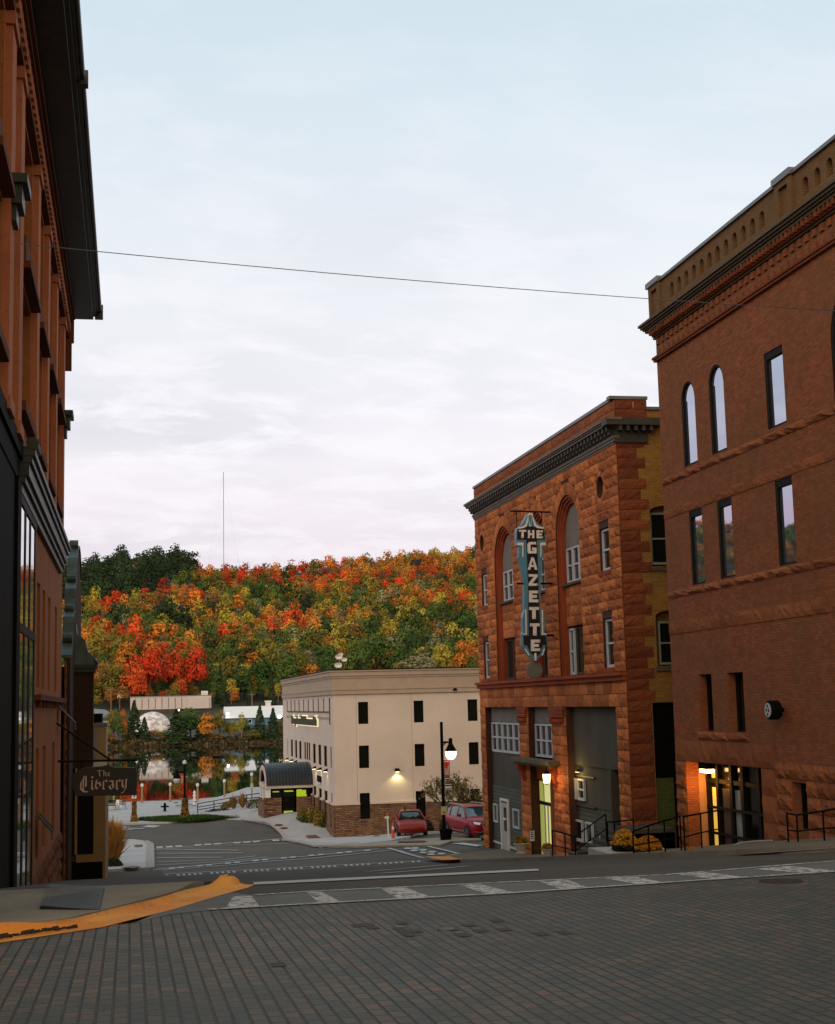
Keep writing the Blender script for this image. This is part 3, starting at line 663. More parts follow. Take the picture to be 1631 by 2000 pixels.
m = MB(); m.box(67.18, 67.29, -.28, -.16, -7.3, -4.8); m.box(68.51, 68.62, -.28, -.16, -7.3, -4.8); m.box(67.18, 68.62, -.28, -.16, -4.8, -4.7); m.build('door_frame', M['white'], gaz, gz)
MB().box(63.9, 67.15, -.25, -.21, -6.95, -6.85).box(68.65, 70.3, -.25, -.21, -6.95, -6.85).build('white_trim', M['frame'], gaz, gz)
# right-hand bay: two pairs of small windows, door recess
for a in (55.55, 56.78-.05): window(gaz, gz, a-.1, a+.78, -4.05, -3.2, -.28, fw=.07)
for a, in ((55.15,), (56.45,)): window(gaz, gz, a-.55, a+.35, -5.7, -4.85, -.28, rail=False, fw=.08)
MB().box(54.2, 56.7, -.36, -.26, -3.12, -3.05).box(54.2, 56.7, -.36, -.27, -4.28, -4.2).build('panel_trim', M['corndark'], gaz, gz)
MB().box(50.4, 52.2, -1.1, -1.0, -8, -2.66).build('door_panel', M['corndark'], gaz, gz)
MB().box(50.9, 51.25, -1.0, -.9, -5.9, -2.9).build('door', plain('tan_painted_door', (.24, .18, .09), .7, .2, 4), gaz, gz)
MB().box(51.95, 52.2, -1.0, -.2, -8, -2.66).box(50.42, 50.6, -.5, -.26, -8, -2.66).build('jamb', M['stucco'], gaz, gz)
# entrance with hood, lit glass doors
LIT = emis('lit_interior_glass', (.62, .62, .22), .62); LIT2 = emis('dim_lit_glass', (.40, .42, .10), .45)
ent = MB().box(58.7, 60.35, -.9, -.3, -8, -2.7).box(60.35, 62.4, -.9, -.3, -3.5, -2.7).build('entrance_surround', M['sandsm'], gaz, gz)
def litbox(s0, s1, z0, z1, mat, nm='lit_pane'):
    f = MB().box(s0, s1, -.46, -.40, z0, z1).build('door_frame', M['corndark'], gaz, gz); p = MB().box(s0+.06, s1-.06, -.40, -.385, z0+.06, z1-.06).build(nm, mat, f, gz); return f
litbox(60.36, 61.62, -4.5, -3.52, LIT); litbox(61.66, 62.38, -4.5, -3.52, LIT2)
litbox(61.66, 62.38, -7.5, -4.55, LIT2)
f = litbox(60.36, 61.62, -7.5, -4.55, LIT); MB().box(60.45, 60.62, -.38, -.35, -7.3, -4.6).box(60.95, 61.08, -.38, -.35, -7.3, -4.6).box(61.42, 61.55, -.38, -.35, -7.3, -4.6).build('door_stile', plain('pale_door_paint', (.45, .44, .38), .6, .1), f, gz)
m = MB(); m.box(57.6, 63.7, -.05, .55, -2.72, -2.55); m.box(57.8, 63.5, -.05, .42, -2.83, -2.72); m.build('door_hood', plain('mossy_hood', (.12, .10, .055), .9, .4, 3), gaz, gz)
for s in (58.2, 63.1):
    m = MB(); m.prism([(0, -2.83), (.42, -2.83), (.38, -3.05), (.22, -3.2), (.15, -3.5), (0, -3.7)], s-.16, s+.16, 'x'); m.v = [(p[0], p[1], p[2]) for p in m.v]
    m.build('hood_bracket', M['sandsm'], gaz, lambda a, b, c: (GX-b-.02, a, c))
for a, b in ((56.7, 58.7), (62.4, 63.9)):
    m = MB(); m.box(a-.02, b+.02, 0, .16, -.46, -.33); m.box(a+.08, b-.08, 0, .14, -.60, -.46)
    for i in range(16): m.lathe([(.02, 0), (.10, .04), (.11, .12), (.03, .18)], (a+.2+(b-a-.4)*(i % 8)/7, .09, -.98+.19*(i//8)), 6)
    m.build('capital', M['sandsm'], gaz, gz)
# side wall towards the alley
yw = PY(S0)
plate('side_wall', rect(17.55, 32, -8.2, 10.6), [arch(18.68, 19.95, 4.72, 6.75, 8, .22), arch(18.72, 19.95, 1.1, 2.9, 8, .22), rect(18.45, 19.9, -8, -.2)], -.4, 0, M['yellowbrick'], gaz, yw)
m = MB(); rn = random.Random(5); z = -8.2; k = 0
while z < 9.2:
    w_ = (1.12 if k % 2 else .82)+rn.uniform(-.05, .05)
    if z < -.3: w_ = .92
    blocks(m, 17.52, 17.5+w_, z, z+.385, .385, (1.5, 2), None, .06, seed=k+100); z += .385; k += 1
blocks(m, 17.52, 18.75, 10.2, 10.93, .36, (.7, 1.2), None, .05, seed=9)
m.build('quoins', M['sandside'], gaz, yw)
MB().box(17.3, 18.78, -.3, .06, 10.93, 11.05).box(18.7, 30, -.3, .08, 10.55, 10.66).build('side_coping', M['coping'], gaz, yw)
m = MB(); m.box(17.45, 18.7, -.1, .12, 9.3, 9.9); m.box(17.0, 19.2, -.1, .45, 9.9, 10.17)
for i in range(5): m.box(17.5+i*.3, 17.62+i*.3, .12, .4, 9.7, 9.9)
m.build('cornice_return', M['corndark'], gaz, yw)
window(gaz, yw, 18.72, 19.93, 4.8, 6.72, -.2, fm='framed', gl='dglass'); window(gaz, yw, 18.86, 19.93, 1.15, 2.72, -.2, fm='framed', gl='dglass')
MB().box(18.6, 20.0, -.2, .08, 4.56, 4.70).box(18.65, 20.0, -.2, .08, .92, 1.08).build('sill', M['sandbrown'], gaz, yw)
MB().box(18.45, 19.9, -.35, -.25, -2.9, -.2).build('dark_panel', M['black'], gaz, yw)
MB().box(18.45, 19.2, -.35, -.2, -8, -2.9).build('green_lit_wall', brickmat('green_lit_brick', (.13, .15, .03), (.07, .09, .02), (.02, .025, .01), .22, .075, .012, .9, .6, .6), gaz, yw)  # greenish light low in the alley is put into the brick colour
MB().box(19.2, 19.9, -.35, -.25, -8, -2.9).build('dark_door', M['black'], gaz, yw)
MB().box(17.6, 32, -15, -.1, 10.0, 10.2).build('roof', M['corndark'], gaz, lambda s, d, z: (s, S0+.3-d, z))
MB().box(18.45, 32, 49.65, 71.2, -8.2, 10).build('rear_wall', M['yellowbrick'], gaz)
MB().box(18.32, 18.38, 49.7, 71.2, -8, 9.9).build('dark_lining', M['black'], gaz)

# vertical neon sign: panel across the pavement, faces the camera
YS = 57.7
sgn = thing('vertical_sign', (17.5, YS, 4.4), 'tall vertical black and blue neon sign reading THE GAZETTE, bracketed from the sandstone wall', 'sign')
def z7(a, b): p = at(960+a/5.88, 980+b/5.88, Y=YS); return (p[0], p[2])
M['sblack'] = plain('black_sign_enamel', (.010, .010, .012), .35, .3, 8); M['sblue'] = plain('faded_blue_sign_enamel', (.09, .26, .36), .45, .25, 5); M['swhite'] = plain('chipped_white_enamel', (.82, .82, .80), .5, .25, 9, fine=25)
out_ = [(428, 135), (462, 150), (500, 235), (545, 275), (585, 310), (600, 350), (606, 505), (575, 512), (572, 640), (552, 930), (548, 1235), (580, 1260), (600, 1330), (598, 1500), (620, 1520), (608, 1660), (580, 1750), (520, 1800), (500, 1830), (480, 1830), (455, 1800), (385, 1730), (348, 1660), (342, 1520), (352, 1500), (348, 1330), (368, 1250), (368, 1235), (365, 930), (330, 740), (305, 640), (303, 512), (275, 505), (275, 350), (285, 305), (330, 275), (360, 235), (398, 150)]
P7 = lambda L_: [z7(*p) for p in L_]
MB().prism(P7(out_), 0, .34, 'y').build('sign_box', M['sblue'], sgn, lambda a, b, c: (a, YS-.17+b, c))
def lay(name, poly, off, mat, th=.02): return MB().prism(P7(poly), 0, th, 'y').build(name, mat, sgn, lambda a, b, c: (a, YS-.17-off-th+b, c))
lay('black_field', [(285, 320), (375, 305), (400, 290), (465, 290), (500, 305), (590, 320), (598, 440), (508, 440), (525, 930), (535, 1240), (548, 1540), (610, 1545), (610, 1645), (570, 1650), (548, 1740), (515, 1775), (480, 1775), (430, 1730), (395, 1650), (358, 1645), (355, 1545), (415, 1540), (405, 930), (385, 440), (278, 440)], .0, M['sblack'])
for q in ([(280, 475), (352, 475), (352, 640), (340, 645), (340, 508), (280, 506)], [(606, 475), (545, 475), (545, 640), (557, 645), (557, 508), (606, 506)],
          [(372, 1240), (386, 1240), (392, 1530), (345, 1530), (345, 1516), (376, 1516)], [(562, 1240), (576, 1250), (580, 1514), (618, 1514), (618, 1530), (562, 1530)],
          [(362, 1690), (378, 1688), (425, 1765), (410, 1768)], [(600, 1690), (585, 1688), (560, 1765), (575, 1765)],
          [(474, 1745), (488, 1738), (502, 1745), (500, 1828), (480, 1828)],
          [(285, 318), (290, 300), (345, 290), (375, 268), (400, 180), (412, 185), (392, 285), (360, 308)], [(590, 318), (582, 300), (528, 290), (498, 268), (462, 180), (450, 185), (478, 285), (510, 308)],
          [(398, 150), (428, 135), (462, 150), (455, 180), (440, 290), (422, 290), (402, 180)]):
    lay('white_tube_band', q, .022, M['swhite'])
lay('blue_inset', [(408, 170), (428, 150), (450, 170), (436, 270), (424, 270)], .044, M['sblue'])
def stroke_text(ch, cx_, cy0, w_, h_, lw):
    """block capitals from strokes; cx, cy0 = centre and top in sign pixels"""
    x = lambda f: cx_-w_/2+f*w_; y = lambda f: cy0+f*h_; q = []
    R4 = lambda a, b, c, d: q.append([(x(a), y(b)), (x(c), y(b)), (x(c), y(d)), (x(a), y(d))])
    a = lw/w_; b = lw/h_*.85
    if ch == 'T': R4(0, 0, 1, b); R4(.5-a/2, b, .5+a/2, 1)
    if ch == 'H': R4(0, 0, a, 1); R4(1-a, 0, 1, 1); R4(a, .5-b/2, 1-a, .5+b/2)
    if ch == 'E': R4(0, 0, a, 1); R4(a, 0, 1, b); R4(a, .5-b/2, .85, .5+b/2); R4(a, 1-b, 1, 1)
    if ch == 'G': q.append([(x(.2), y(0)), (x(.9), y(0)), (x(.98), y(b)), (x(a*1.1), y(b)), (x(a), y(.2)), (x(a), y(.8)), (x(0), y(.85)), (x(0), y(.18))]); R4(0.05, 1-b, 1, 1); R4(1-a, .5, 1, 1-b); R4(.5, .5, 1-a, .5+b)
    if ch == 'A': q.append([(x(.38), y(0)), (x(.62), y(0)), (x(1), y(1)), (x(1-a), y(1)), (x(.5), y(.22)), (x(a), y(1)), (x(0), y(1))]); R4(.25, .62, .75, .62+b*.8)
    if ch == 'Z': R4(0, 0, 1, b); R4(0, 1-b, 1, 1); q.append([(x(1-a*1.3), y(b)), (x(1), y(b)), (x(a*1.3), y(1-b)), (x(0), y(1-b))])
    return q
for ch, cx_, cy0, w_, h_, lw in (('T', 342, 330, 80, 95, 26), ('H', 440, 333, 72, 92, 24), ('E', 538, 335, 72, 92, 26), ('G', 450, 468, 104, 132, 34), ('A', 456, 645, 112, 142, 30), ('Z', 462, 838, 104, 132, 32), ('E', 468, 1025, 106, 134, 38), ('T', 472, 1213, 110, 136, 40), ('T', 482, 1400, 108, 140, 40), ('E', 490, 1586, 106, 132, 38)):
    mm = MB()
    for i, q in enumerate(stroke_text(ch, cx_, cy0, w_, h_, lw)): mm.prism(P7(q), -.0006*i, .03, 'y')
    mm.build('letter', M['swhite'], sgn, lambda a, b, c: (a, YS-.17-.022-.03+b, c))
bl = MB()
for a, b in ((325, 345), (342, 415), (420, 410), (545, 345), (560, 415), (455, 530), (470, 490), (415, 745), (415, 855), (500, 955), (510, 1040), (430, 1040), (475, 1335), (440, 1420), (480, 1520), (530, 1600), (525, 1710)):
    p = z7(a, b); bl.lathe([(.02, -.02), (.02, .02)], (p[0], YS-.245, p[1]), 6)
bl.build('bulb', emis('red_bulb', (.6, .05, .02), .3), sgn)
m = MB(); p0 = z7(212, 105); p1 = z7(690, 122); m.tube([(p0[0], YS, p0[1]), (p1[0]+.15, YS, p1[1])], .035)
for a, b in ((285, 108), (575, 118)): p = z7(a, b); q = z7(a, 330); m.tube([(p[0], YS, p[1]), (p[0], YS, q[1])], .02)
for b in (940, 1535): p = z7(540 if b < 1000 else 610, b); m.tube([(p[0], YS, p[1]), (17.55, YS, p[1])], .045)
p = z7(290, 940); q = z7(370, 940); m.tube([(p[0], YS, p[1]), (q[0], YS, q[1])], .04)
m.build('bracket', M['metal_dark'], sgn)
p = z7(495, 1935); q = z7(503, 1830)
m = MB(); m.lathe([(.005, 0), (.3, .01), (.36, .03), (.3, .05), (.005, .06)], (0, 0, 0), 20)
m.v = [(x, z-.03, y) for x, y, z in m.v]; o = m.build('disc', plain('grey_hanging_disc', (.16, .16, .15), .7, .3, 8), None)
o.location = Vector((p[0], YS, p[1]))-Vector(sgn.location); o.parent = sgn
MB().tube([(q[0], YS, q[1]), (q[0]-.02, YS, p[1]+.3)], .015).build('chain', M['coping'], sgn)
# lantern over the door
lan = thing('wall_lantern', (17.2, 57.41, -3.0), 'lit hanging lantern under the mossy door hood of the sandstone building', 'lantern')
lp = at(900+622/3.7068, 1280+890/3.7068, Y=58.0); lx, ly, lz = lp[0], 58.0, lp[2]
m = MB(); m.tube([(lx, ly, lz+.62), (lx, ly, lz+.22)], .02); m.tube([(lx, ly, lz+.6), (17.4, ly, lz+.6)], .025); m.lathe([(.03, .34), (.16, .2), (.19, .17)], (lx, ly, lz), 6); m.lathe([(.12, -.2), (.03, -.26)], (lx, ly, lz), 6); m.build('lantern_frame', M['black'], lan)
m = MB(); m.lathe([(.13, -.19), (.17, .17)], (lx, ly, lz), 6); m.build('glass_shade', emis('lit_lantern_glass', (1, .62, .25), 6.5), lan)
pl = bpy.data.lights.new('lantern_light', 'POINT'); pl.energy = 26; pl.color = (1, .55, .22); pl.shadow_soft_size = .25
po = bpy.data.objects.new('lantern_light', pl); COL.objects.link(po); po.location = (lx-.35, ly-.3, lz)
pl = bpy.data.lights.new('panel_light', 'POINT'); pl.energy = 16; pl.color = (1, .66, .18); pl.shadow_soft_size = .1
po = bpy.data.objects.new('panel_light', pl); COL.objects.link(po); po.location = (17.45, 56.0, -2.95)
wl = thing('wall_lamp', (17.6, 55.9, -2.9), 'small downlight on the grey stucco panel above two small windows', 'lamp')
MB().box(17.62, 17.75, 55.85, 56.15, -2.92, -2.82).build('lamp_hood', M['black'], wl); MB().box(17.64, 17.73, 55.88, 56.12, -2.935, -2.925).build('lamp_lens', emis('warm_lens', (1, .7, .3), 3), wl)

# ---------------------------------------------------------------- tall red brick building on the right
rb = thing('brick_building', (17.5, 44.8, -5), 'tall red brick building with stone bands, narrow windows and an arcaded parapet', 'building')
E0, E1 = 12.0, 44.75
hol = [arch(39.42, 40.55, 7.3, 9.45), arch(41.68, 42.8, 7.3, 9.45), rect(35.42, 36.6, 7.32, 9.5), arch(30.3, 32.72, 7.3, 8.95), arch(25.5, 26.6, 7.3, 9.45)]
W3 = [(41.57, 42.62), (39.32, 40.38), (35.32, 36.38), (31.0, 32.1), (27.0, 28.1)]
for a, b in W3: hol.append(rect(a, b, 3.47, 5.84))
W2 = [(41.48, 42.5), (39.16, 40.3)]
for a, b in W2: hol.append(rect(a, b, -1.09, .66))
hol.append([(38.28, -6.3), (43.92, -6.3), (43.92, -2.07), (38.28, -2.07)]); hol.append(rect(35.5, 36.38, -3.6, -2.36))
plate('brick_wall', rect(E0, E1, -6.5, 12.6), hol, -.42, 0, M['redbrick'], rb, PX(17.5))
r17 = PX(17.5)
m = MB()
blocks(m, E0, E1, 6.98, 7.22, .24, (.9, 1.6), None, .10, seed=11)
blocks(m, E0, E1, 5.86, 6.16, .30, (.5, 1.3), None, .045, seed=12)
blocks(m, E0, E1, 3.2, 3.44, .24, (.9, 1.6), None, .10, seed=13)
blocks(m, E0, E1, 2.02, 2.42, .40, (.5, 1.2), None, .055, seed=14)
blocks(m, 38.9, 42.8, -1.36, -1.10, .26, (.9, 1.6), None, .08, seed=15)
blocks(m, E0, 37.3, -6.5, -1.87, .44, (.5, 1.1), lambda z0, z1: [(35.5, 36.38)] if z1 > -3.6 and z0 < -2.36 else [], .11, seed=16)
blocks(m, 43.95, E1, -6.5, -2.07, .44, (.5, 1.1), None, .11, seed=17)
blocks(m, 37.32, 38.25, -6.5, -2.07, .8, (1, 1.2), None, .08, seed=18)
# battered lintel stones
rn = random.Random(8); xs_ = [37.32, 38.75, 39.6, 40.9, 41.9, 42.5, 43.7, 44.72]
for a, b in zip(xs_, xs_[1:]): blocks(m, a, b, -2.06, -1.40, .66, (3, 4), None, .07, seed=int(a*10))
m.build('stone_band', M['band'], rb, r17)
m = MB(); m.box(E0, E1+.08, -.02, .10, 11.25, 11.33); m.box(E0, E1+.12, -.02, .14, 11.33, 11.41)
m.build('string_course', M['sandside'], rb, r17)
m = MB()
for i in range(62):
    s = E1-.15-i*.42
    m.box(s-.2, s, 0, .06, 11.44, 11.62); m.box(s-.2, s-.0, 0, .06, 11.80, 12.0)
m.build('brick_frieze', M['redbrick'], rb, r17)
m = MB(); stack(m, E0, E1, [(.08, 12.04, 12.1), (.28, 12.3, 12.38), (.34, 12.38, 12.44), (.40, 12.44, 12.52), (.46, 12.52, 12.6), (.36, 12.6, 12.66)], True)
m.build('cornice', M['sandbrown'], rb, r17)
m = MB(); m.box(E0, E1, 0, .15, 12.1, 12.3)
for i in range(120):
    s = E1-.05-i*.24; m.box(s-.12, s, .15, .27, 12.14, 12.3)
m.build('dentil_row', M['sandside'], rb, r17)
pp = PX(17.3); ph = []
A1 = [42.62-.62*i for i in range(12)]; A2 = [33.15-.66*i for i in range(20)]
for s in A1+A2: ph.append(arch(s-.17, s+.17, 12.92, 13.24, 8))
plate('parapet_wall', rect(E0, 44.5, 12.6, 13.72), ph, -.25, 0, M['parapet'], rb, pp)
MB().box(E0, 44.45, -.32, -.27, 12.6, 13.7).build('parapet_backing', plain('weathered_parapet_back', (.10, .07, .045), .95, .4, 2), rb, pp)
m = MB()
for a, b in ((43.55, 44.5), (33.78, 34.75)):
    m.box(a, b, 0, .10, 12.6, 12.75); m.box(a, b, 0, .10, 13.55, 13.72); m.box(a, a+.2, 0, .10, 12.75, 13.55); m.box(b-.2, b, 0, .10, 12.75, 13.55)
m.build('parapet_pier', M['parapet'], rb, pp)
m = MB(); m.box(E0, 44.55, -.4, .08, 13.72, 13.82)
for a, b in ((43.5, 44.6), (33.72, 34.8)): m.box(a, b, -.42, .16, 13.72, 13.9)
m.build('coping', M['coping'], rb, pp)
def mwin(a, b, z0, z1, ar):
    m = MB(); m.box(a, b, -.3, -.02, z0, z0+.06); m.box(a, a+.05, -.3, -.02, z0+.06, z1); m.box(b-.13, b, -.3, -.015, z0+.06, z1)  # the far jamb's shade is built as a broad dark strip
    if ar:
        P = arch(a, b, z0, z1, 12)[2:]; c = (a+b)/2
        for p, q in zip(P, P[1:]):
            f = lambda v, k: (c+(v[0]-c)*k, z1+(v[1]-z1)*k); m.prism([p, q, f(q, .88), f(p, .88)], -.3, -.02, 'y')
    else: m.box(a+.05, b-.13, -.3, -.02, z1-.20, z1)
    f = m.build('window', M['metal_dark'], rb, r17)
    p = MB().prism(arch(a+.03, b-.03, z0+.03, z1, 12), -.12, -.09, 'y') if ar else MB().box(a+.03, b-.03, -.12, -.09, z0+.03, z1-.1)
    p.build('pane', M['mirror'], f, r17)
for a0_, b0_, z0, z1 in ((39.42, 40.55, 7.3, 9.45), (41.68, 42.8, 7.3, 9.45), (30.3, 32.72, 7.3, 8.95), (25.5, 26.6, 7.3, 9.45)): mwin(a0_, b0_, z0, z1, True)
for a, b, z0, z1 in [(35.42, 36.6, 7.32, 9.5)]+[(a, b, 3.47, 5.84) for a, b in W3]:
    mwin(a, b, z0, z1, False)
for a, b in W2: window(rb, r17, a, b, -1.09, .66, -.3, rail=False, fm='metal_dark', gl='dglass', fw=.05)
window(rb, r17, 35.5, 36.38, -3.6, -2.36, -.3, rail=False, fm='metal_dark', gl='dglass', fw=.05)
# recessed entrance lit from within
m = MB(); m.box(43.93, 44.1, -.8, -.42, -6.3, -2.0); m.box(38.1, 38.27, -.8, -.42, -6.3, -2.0)
m.build('porch_wall', plain('painted_porch_stone', (.50, .26, .10), .85, .25, 2), rb, r17)
MB().box(38.1, 44.1, -.8, -.4, -2.06, -2.0).build('porch_ceiling', M['metal_dark'], rb, r17)
MB().box(38.1, 44.1, -.9, -.78, -6.3, -2.0).build('porch_back', M['dglass'], rb, r17)
for i, s in enumerate((43.82, 43.05, 42.0, 41.15, 40.0, 38.9)):
    MB().box(s-.09, s+.09, -.78, -.66, -6, -2.06).build('door_post', M['metal_dark'], rb, r17)
MB().box(38.3, 43.9, -.78, -.69, -2.75, -2.62).build('transom_bar', M['metal_dark'], rb, r17)
for (s0, s1, z0, z1, mt) in ((43.30, 43.62, -5.0, -2.9, emis('lit_door_pane', (.75, .48, .08), .55)), (43.30, 43.62, -2.6, -2.15, emis('lit_transom_pane', (.75, .48, .08), .4)), (41.5, 41.85, -4.7, -2.9, plain('pale_door_edge', (.24, .27, .26), .6)), (42.2, 42.8, -4.7, -2.9, plain('reflecting_door', (.055, .058, .052), .3))):
    MB().box(s0, s1, -.78, -.74, z0, z1).build('door_pane', mt, rb, r17)
MB().box(38.3, 43.9, -.70, -.64, -3.55, -3.47).box(38.3, 43.9, -.70, -.64, -4.35, -4.27).build('push_bar', M['metal_dark'], rb, r17)
MB().box(17.9, 34, 12, 44.7, 12.3, 12.5).build('roof', M['corndark'], rb)
MB().box(17.93, 34, 44.3, 44.75, -6.5, 12.3).build('side_wall', M['redbrick'], rb)
MB().box(17.93, 34, 12, 12.4, -6.5, 12.3).build('side_wall', M['redbrick'], rb)
MB().box(33.6, 34, 12.4, 44.3, -6.5, 12.3).build('rear_wall', M['redbrick'], rb)
MB().box(19.4, 19.5, 12.4, 44.3, -6.5, 12.2).build('dark_lining', M['black'], rb)
pla = thing('porch_lamp', (18.0, 42.0, -2.1), 'glowing ceiling lamp in the recessed doorway of the brick building', 'lamp')
lp = at(1381, 1508, X=17.85)
m = MB(); m.box(lp[0]-.13, lp[0]+.13, lp[1]-.3, lp[1]+.3, lp[2]-.02, lp[2]+.10); m.build('lamp_shade', emis('porch_lamp_glass', (1, .55, .2), 12), pla, bevel=.03)
MB().box(lp[0]-.15, lp[0]+.15, lp[1]-.33, lp[1]+.33, lp[2]+.10, -2.06).build('lamp_housing', M['black'], pla)
pl = bpy.data.lights.new('porch_light', 'POINT'); pl.energy = 30; pl.color = (1, .42, .07); pl.shadow_soft_size = .15
po = bpy.data.objects.new('porch_light', pl); COL.objects.link(po); po.location = (17.72, 43.35, lp[2]-.35)
# round projecting sign
ck = thing('round_wall_sign', (17.4, 37.4, -.44), 'black drum shaped round sign with a pale disc on the brick wall', 'sign')
c0 = at(1500, 1387, X=17.05)
def ax(m, x0): m.v = [(x0+z, c0[1]+x, c0[2]+y) for x, y, z in m.v]; return m
ax(MB().lathe([(.22, 0), (.26, .04), (.26, .28), (.22, .32)], (0, 0, 0), 28), 17.05).build('drum', M['black'], ck)
ax(MB().lathe([(.195, -.01), (.195, 0)], (0, 0, 0), 28), 17.05).build('emblem_disc', plain('pale_sign_face', (.42, .46, .52), .6, .1), ck)
m = MB(); [m.add([(17.035, c0[1]+q+.045*math.cos(k*1.047), c0[2]+w_+.05*math.sin(k*1.047)) for k in range(6)], [tuple(range(6))]) for q, w_ in ((0, .11), (-.07, -.01), (.08, .0), (0, -.12))]; m.build('emblem', M['black'], ck)
MB().box(17.36, 17.5, c0[1]-.05, c0[1]+.05, c0[2]-.05, c0[2]+.05).build('mount', M['black'], ck)
# ---------------------------------------------------------------- left red building
M['lred'] = stonemat('smooth_red_sandstone', (.36, .130, .040), (.25, .085, .027), .8, .15, .85, dark=(.10, .03, .014))
M['lpier'] = stonemat('pink_lit_sandstone_pier', (.44, .165, .080), (.34, .115, .055), 1.2, .2, .85, dark=(.14, .05, .03))  # pier and frieze stone; pink light on the pilasters is put into the colour
M['lbrown'] = stonemat('brown_sandstone_recess', (.15, .050, .018), (.10, .033, .012), 1.2, .3, .9, dark=(.035, .014, .008))
M['copper'] = plain('dark_green_copper', (.022, .032, .024), .5, .4, 3, .3, c2=(.012, .012, .008))
M['copperl'] = plain('weathered_copper', (.075, .115, .105), .5, .45, 3, .4, c2=(.03, .04, .035))
LX = -2.25; ll = PL(LX)
lb = thing('corner_building', (LX, 49.3, -6), 'tall reddish-brown stone building with a deep dark eave at the left edge', 'building')
L0, L1 = 14.0, 49.3
hol = []
BAY = [(23.0, 25.3), (29.6, 32.9), (34.4, 37.2), (38.7, 41.6), (43.0, 46.2)]
for a, b in BAY:
    hol.append(rect(a, b, 6.3, 9.0)); hol.append(rect(a, b, 9.9, 12.6))
for a, b in ((36.3, 37.5), (38.6, 39.6), (41.2, 42.2), (44.8, 46.0)): hol.append(rect(a, b, .6, 3.2)); 
for a, b in ((36.5, 37.7), (39.3, 40.6), (44.0, 45.4)): hol.append(rect(a, b, -3.6, -.9))
plate('stone_wall', rect(L0, L1, -7, 13.7), hol, -.45, 0, M['lred'], lb, ll)
for (a, b) in BAY:
    for z0, z1 in ((6.3, 9.0), (9.9, 12.6)):
        window(lb, ll, a, b, z0, z1, -.3, cols=2, fm='lbrown', gl='dglass', fw=.12)
for a, b in ((36.3, 37.5), (38.6, 39.6), (41.2, 42.2), (44.8, 46.0)): window(lb, ll, a, b, .6, 3.2, -.25, fm='lbrown', gl='dglass', fw=.1)
for a, b in ((36.5, 37.7), (39.3, 40.6), (44.0, 45.4)): window(lb, ll, a, b, -3.6, -.9, -.25, fm='lbrown', gl='dglass', fw=.1)
for s in (26.0, 28.3, 33.6, 37.9, 42.2, 46.9):
    m = MB(); m.box(s-.42, s+.42, 0, .13, 5.4, 12.7); m.box(s-.5, s+.5, 0, .18, 5.3, 5.55); m.box(s-.5, s+.5, 0, .18, 12.45, 12.7)
    m.build('pilaster', M['lpier'], lb, ll)
    if s not in (26.0, 46.9): continue
    m = MB(); m.box(s-.5, s+.5, .13, .42, 9.45, 9.62); m.box(s-.38, s+.38, .13, .32, 9.1, 9.45); m.box(s-.28, s+.28, .13, .22, 8.8, 9.1)
    m.build('bracket', M['copper'], lb, ll)
for a, b in BAY:
    MB().box(a-.1, b+.1, 0, .22, 9.1, 9.25).box(a-.05, b+.05, 0, .12, 9.25, 9.8).build('window_hood', M['lbrown'], lb, ll)
    MB().box(a-.1, b+.1, 0, .16, 6.1, 6.3).build('sill', M['lbrown'], lb, ll)
m = MB(); m.box(L0, L1, 0, .16, 12.72, 12.86); m.box(L0, L1, 0, .28, 13.28, 13.38); m.box(L0, L1, 0, .36, 13.38, 13.52)
m.build('frieze', M['lbrown'], lb, ll)
m = MB()
for i in range(88): s = L1-.1-i*.40; m.box(s-.22, s, 0, .22, 12.9, 13.24)
m.build('frieze_block', M['lpier'], lb, ll)
m = MB(); m.box(L0-1, L1+.9, -6, .95, 13.66, 13.78); m.box(L0-1, L1+.95, -6, 1.05, 13.78, 13.86); m.box(L0-1, L1+1.0, .95, 1.13, 13.86, 14.1); m.box(L0-1, L1+1.0, -6, .95, 13.86, 14.0)
m.build('eave', M['copper'], lb, ll)
m = MB(); m.tube([(L0-1, 1.17, 13.98), (L1+1.0, 1.17, 13.98)], .07, 8); m.box(31.0, 31.25, 1.0, 1.3, 13.82, 14.15); m.box(L1+.85, L1+1.05, 1.0, 1.28, 13.7, 14.2)
m.build('gutter', M['copper'], lb, ll)
m = MB(); m.box(L1-.05, L1+.12, -.4, .25, 11.6, 12.6); m.box(L1-.05, L1+.2, -.4, .32, 12.6, 13.4); m.build('corner_corbel', M['lbrown'], lb, ll)
# first-floor copper cornice and the projecting dark glazed bay
m = MB(); c0_, c1_ = 29.5, 47.4
for d, a, b in ((.10, 4.42, 4.60), (.17, 4.60, 4.74), (.24, 4.74, 5.0), (.30, 5.0, 5.14), (.36, 5.14, 5.26), (.28, 5.26, 5.34)): m.box(c0_-d*.3, c1_+d*.3, -.3, d, a, b)
m.tube([(c0_-.1, .30, 5.40), (c0_+.9, .30, 5.40)], .13, 10)
m.build('shop_cornice', M['copper'], lb, ll)
m = MB(); m.box(L0, 29.45, -.1, .12, 5.05, 5.4); m.box(L0, 29.3, -.1, .06, 4.6, 5.05); m.box(L0, 29.45, -.1, .035, -7, 4.6); m.box(28.6, 29.45, .035, .10, -7, 4.6)
m.build('shaded_shopfront', M['black'], lb, ll)  # flush black front; the shade of a recessed shopfront is put into its colour
m = MB(); m.box(29.5, 34.6, -.2, .085, 4.22, 4.42); m.box(29.5, 34.6, -.2, .08, 1.62, 1.80); m.box(29.5, 34.6, -.2, .09, -5, -4.2)
for s in (29.6, 31.1, 32.6, 34.3): m.box(s-.16, s+.16, -.2, .075, -4.5, 4.3)
m.box(34.3, 35.9, -.2, -.0, -5, 4.3) if False else None
m.build('bay_frame', M['metal_dark'], lb, ll)
m = MB()
